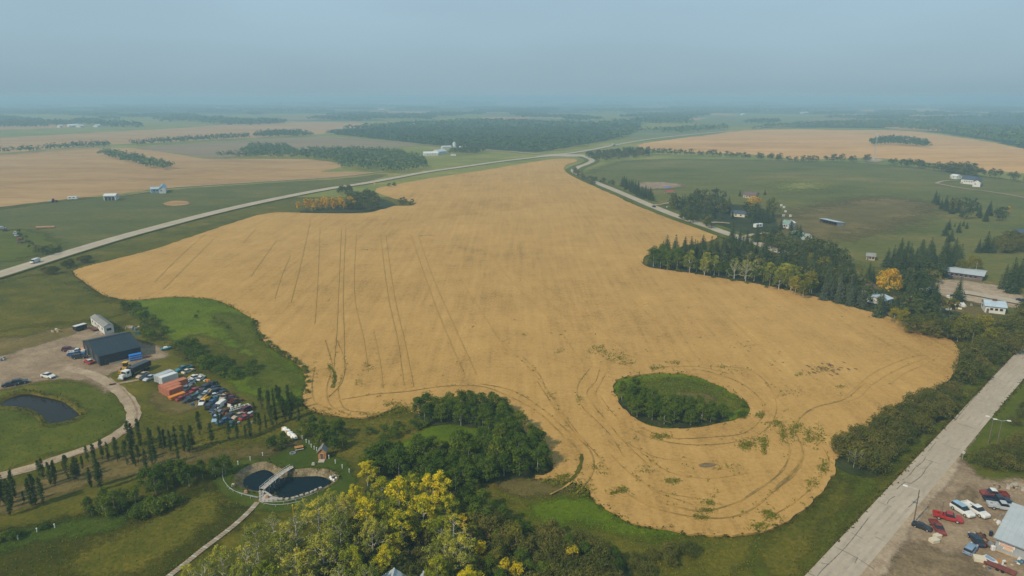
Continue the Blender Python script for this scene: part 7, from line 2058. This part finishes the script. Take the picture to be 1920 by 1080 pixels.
# ------------------------------------------------------------------ farm beyond the highway, and far left sheds
r, L, w, s = house('greenhouse', 'long white greenhouse at the farm near the junction', 'greenhouse', (795,292), (799,287.5), (822,291.5), 3.5, 6.0, P_white, P_white, 0, 4)
house('blue_roofed_barn', 'barn with a pale blue roof beside the greenhouse', 'barn', (821,290.5), (826,283), (838,289), 5.0, 8.0, P_white, R_blue, 1, 2)
house('tan_long_barn', 'long tan barn behind the silo', 'barn', (830,280.5), (834,277), (847,280), 4.0, 6.5, P_cream, R_pale, 0, 2)
t = thing('silo', 'white round silo behind the dark spruce block', 'silo', place((852,281)))
MB().tube((0, 0, 0), (0, 0, 12), 3.0, n=18).build('shell', P_white, t); MB().tube((0, 0, 12), (0, 0, 14.4), 3.1, .3, 18).build('roof', P_silver, t)
trailer('farm_camper', 'white camper at the edge of the spruce block', (850,293), 0, 8, 2.8, 2.6, P_white, P_white)
house('pale_shed', 'pale shed behind the spruce block at the junction farm', 'shed', (861,281), (864,277.5), (873,281), 4.0, 6.0, P_cream, P_white, 0, 1)
house('grove_house', 'small white house in the dark grove', 'house', (733,287), (735,284.5), (742,287), 4, 6.2, P_white, P_silver, 0, 1)
r, L, w, s = house('white_farm_shed', 'white roofed open shed beyond the highway at left', 'shed', (195,376), (201,369.5), (217,375.5), 4.2, 5.6, P_white, P_white, 0, 2)
for k in (-.3, 0, .3): MB().box((L * k, -s * w / 2, 1.7), (2.6, .16, 3.2)).build('bay_shade_panel', P_black, r)  # black panels stand in for the shade inside the open bays
trailer('white_camper', 'long white camper on the left pasture edge', (137,374.5), .25, 8.0, 2.6, 2.4, P_white, P_white)
house('blue_barn', 'pale blue shed joined by a white gable at the crop edge', 'shed', (284,362.5), (288,357.5), (299,361.5), 4.0, 5.4, P_pale_blue, R_blue, 0, 2)
house('white_gabled_shed', 'white gabled shed right of the pale blue one', 'shed', (299,363), (311,362), (301,357.5), 4.6, 7.0, P_white, P_pale_blue, 1, 1)
t = thing('red_tractor', 'red tractor with grey implement at the crop edge', 'tractor', place((103,379)), .3)
MB().box((.8, 0, 1.5), (2.6, 1.3, 1.2), taper=.9).build('hood', P_red, t); MB().box((-1.0, 0, 2.4), (1.6, 1.6, 1.7), taper=.9).build('cab', P_glass, t)
for sy in (-1, 1): MB().tube((-1.2, sy * .9, 1.0), (-1.2, sy * 1.5, 1.0), 1.0, n=14).build('rear_wheel', P_tyre, t); MB().tube((1.6, sy * .7, .6), (1.6, sy * 1.1, .6), .6, n=12).build('front_wheel', P_tyre, t)
MB().box((-4.2, 0, .9), (3.0, 3.4, .5)).build('implement', P_steel_blue, t)
for px, p, k, lb in (((3,430),P_white,'van','white van at the very left of the fence row'),((12,433.5),P_maroon,'car','maroon wreck in the fence row beside the white van'),((29,439),P_white,'pickup','white pickup in the fence row'),((31,443),P_silver,'car','silver wreck below the white pickup'),((36,450),P_red,'car','red wreck in the fence row'),((38,456),P_maroon,'car','dull red wreck at the end of the fence row')):
    vehicle(k, px, rng.uniform(0, 3), p, lb, z=.05, wreck=True)
t = thing('old_culvert', 'pinkish grey pipe section lying in the left pasture', 'pipe', place((86,428)), .2)
MB().tube((-6, 0, .8), (6, 0, .8), .8, n=12).build('pipe', S_red, t); MB().box((-3, 0, .2), (.4, 1.6, .4)).build('bearer', W_plank, t); MB().box((3, 0, .2), (.4, 1.6, .4)).build('bearer', W_plank, t)
vehicle('van', (66.5,494.5), heading((130,475), (60,497)), P_white, 'white van driving on the highway', z=.62, scale=1.1, roof=P_white)
t = semi('semi truck with a pale trailer on the far highway', (1150,273.5), heading((1120,279), (1160,271)), P_white, P_silver, 12, 2.7)
t.location.z = .62
# faint farms on the far plain
for a, b_, c, lb, cat in (((129,238.5),(131,236.5),(148,238),'long white barn on the hazy plain at left','barn'), ((150,239),(151,237),(158,238.5),'white shed right of the long hazy barn','shed'), ((112,239.5),(114,237.8),(118,239.2),'small white house left of the long hazy barn','house'), ((183,238.5),(184,237),(190,238),'white house alone right of the hazy farm','house'),
                       ((1505,213),(1507,211.3),(1516,212.6),'white barn in the green field behind the hill','barn'), ((1718,230.5),(1720,228.4),(1732,229.6),'long white roofed barn in the hazy right woods','barn'), ((1393,216),(1394,214.2),(1398,215.8),'small white house at the far green field','house'), ((1139,196.4),(1140,195.6),(1146,196.2),'pale far building near the horizon','building'),
                       ((1072,221.5),(1073,219.6),(1079,221),'white house at the edge of the far woods','house'), ((714,206.5),(715,205.5),(719,206.2),'tiny white house in the hazy woods','house'), ((778,236.5),(779,234.6),(783,236),'small white house inside the broad aspen wood','house')):
    r, L, w, s = gable('far_' + cat, lb, cat, a, b_, c, 5, 9, P_white, P_white, .5)
    MB().box((0, -s * w / 2, 2.5), (L * .3, .3, 3)).build('door', P_grey, r)

for k in list(VEH.values()):                      # the models the vehicles were copied from
    for c in list(k.children_recursive): bpy.data.objects.remove(c)
    bpy.data.objects.remove(k)
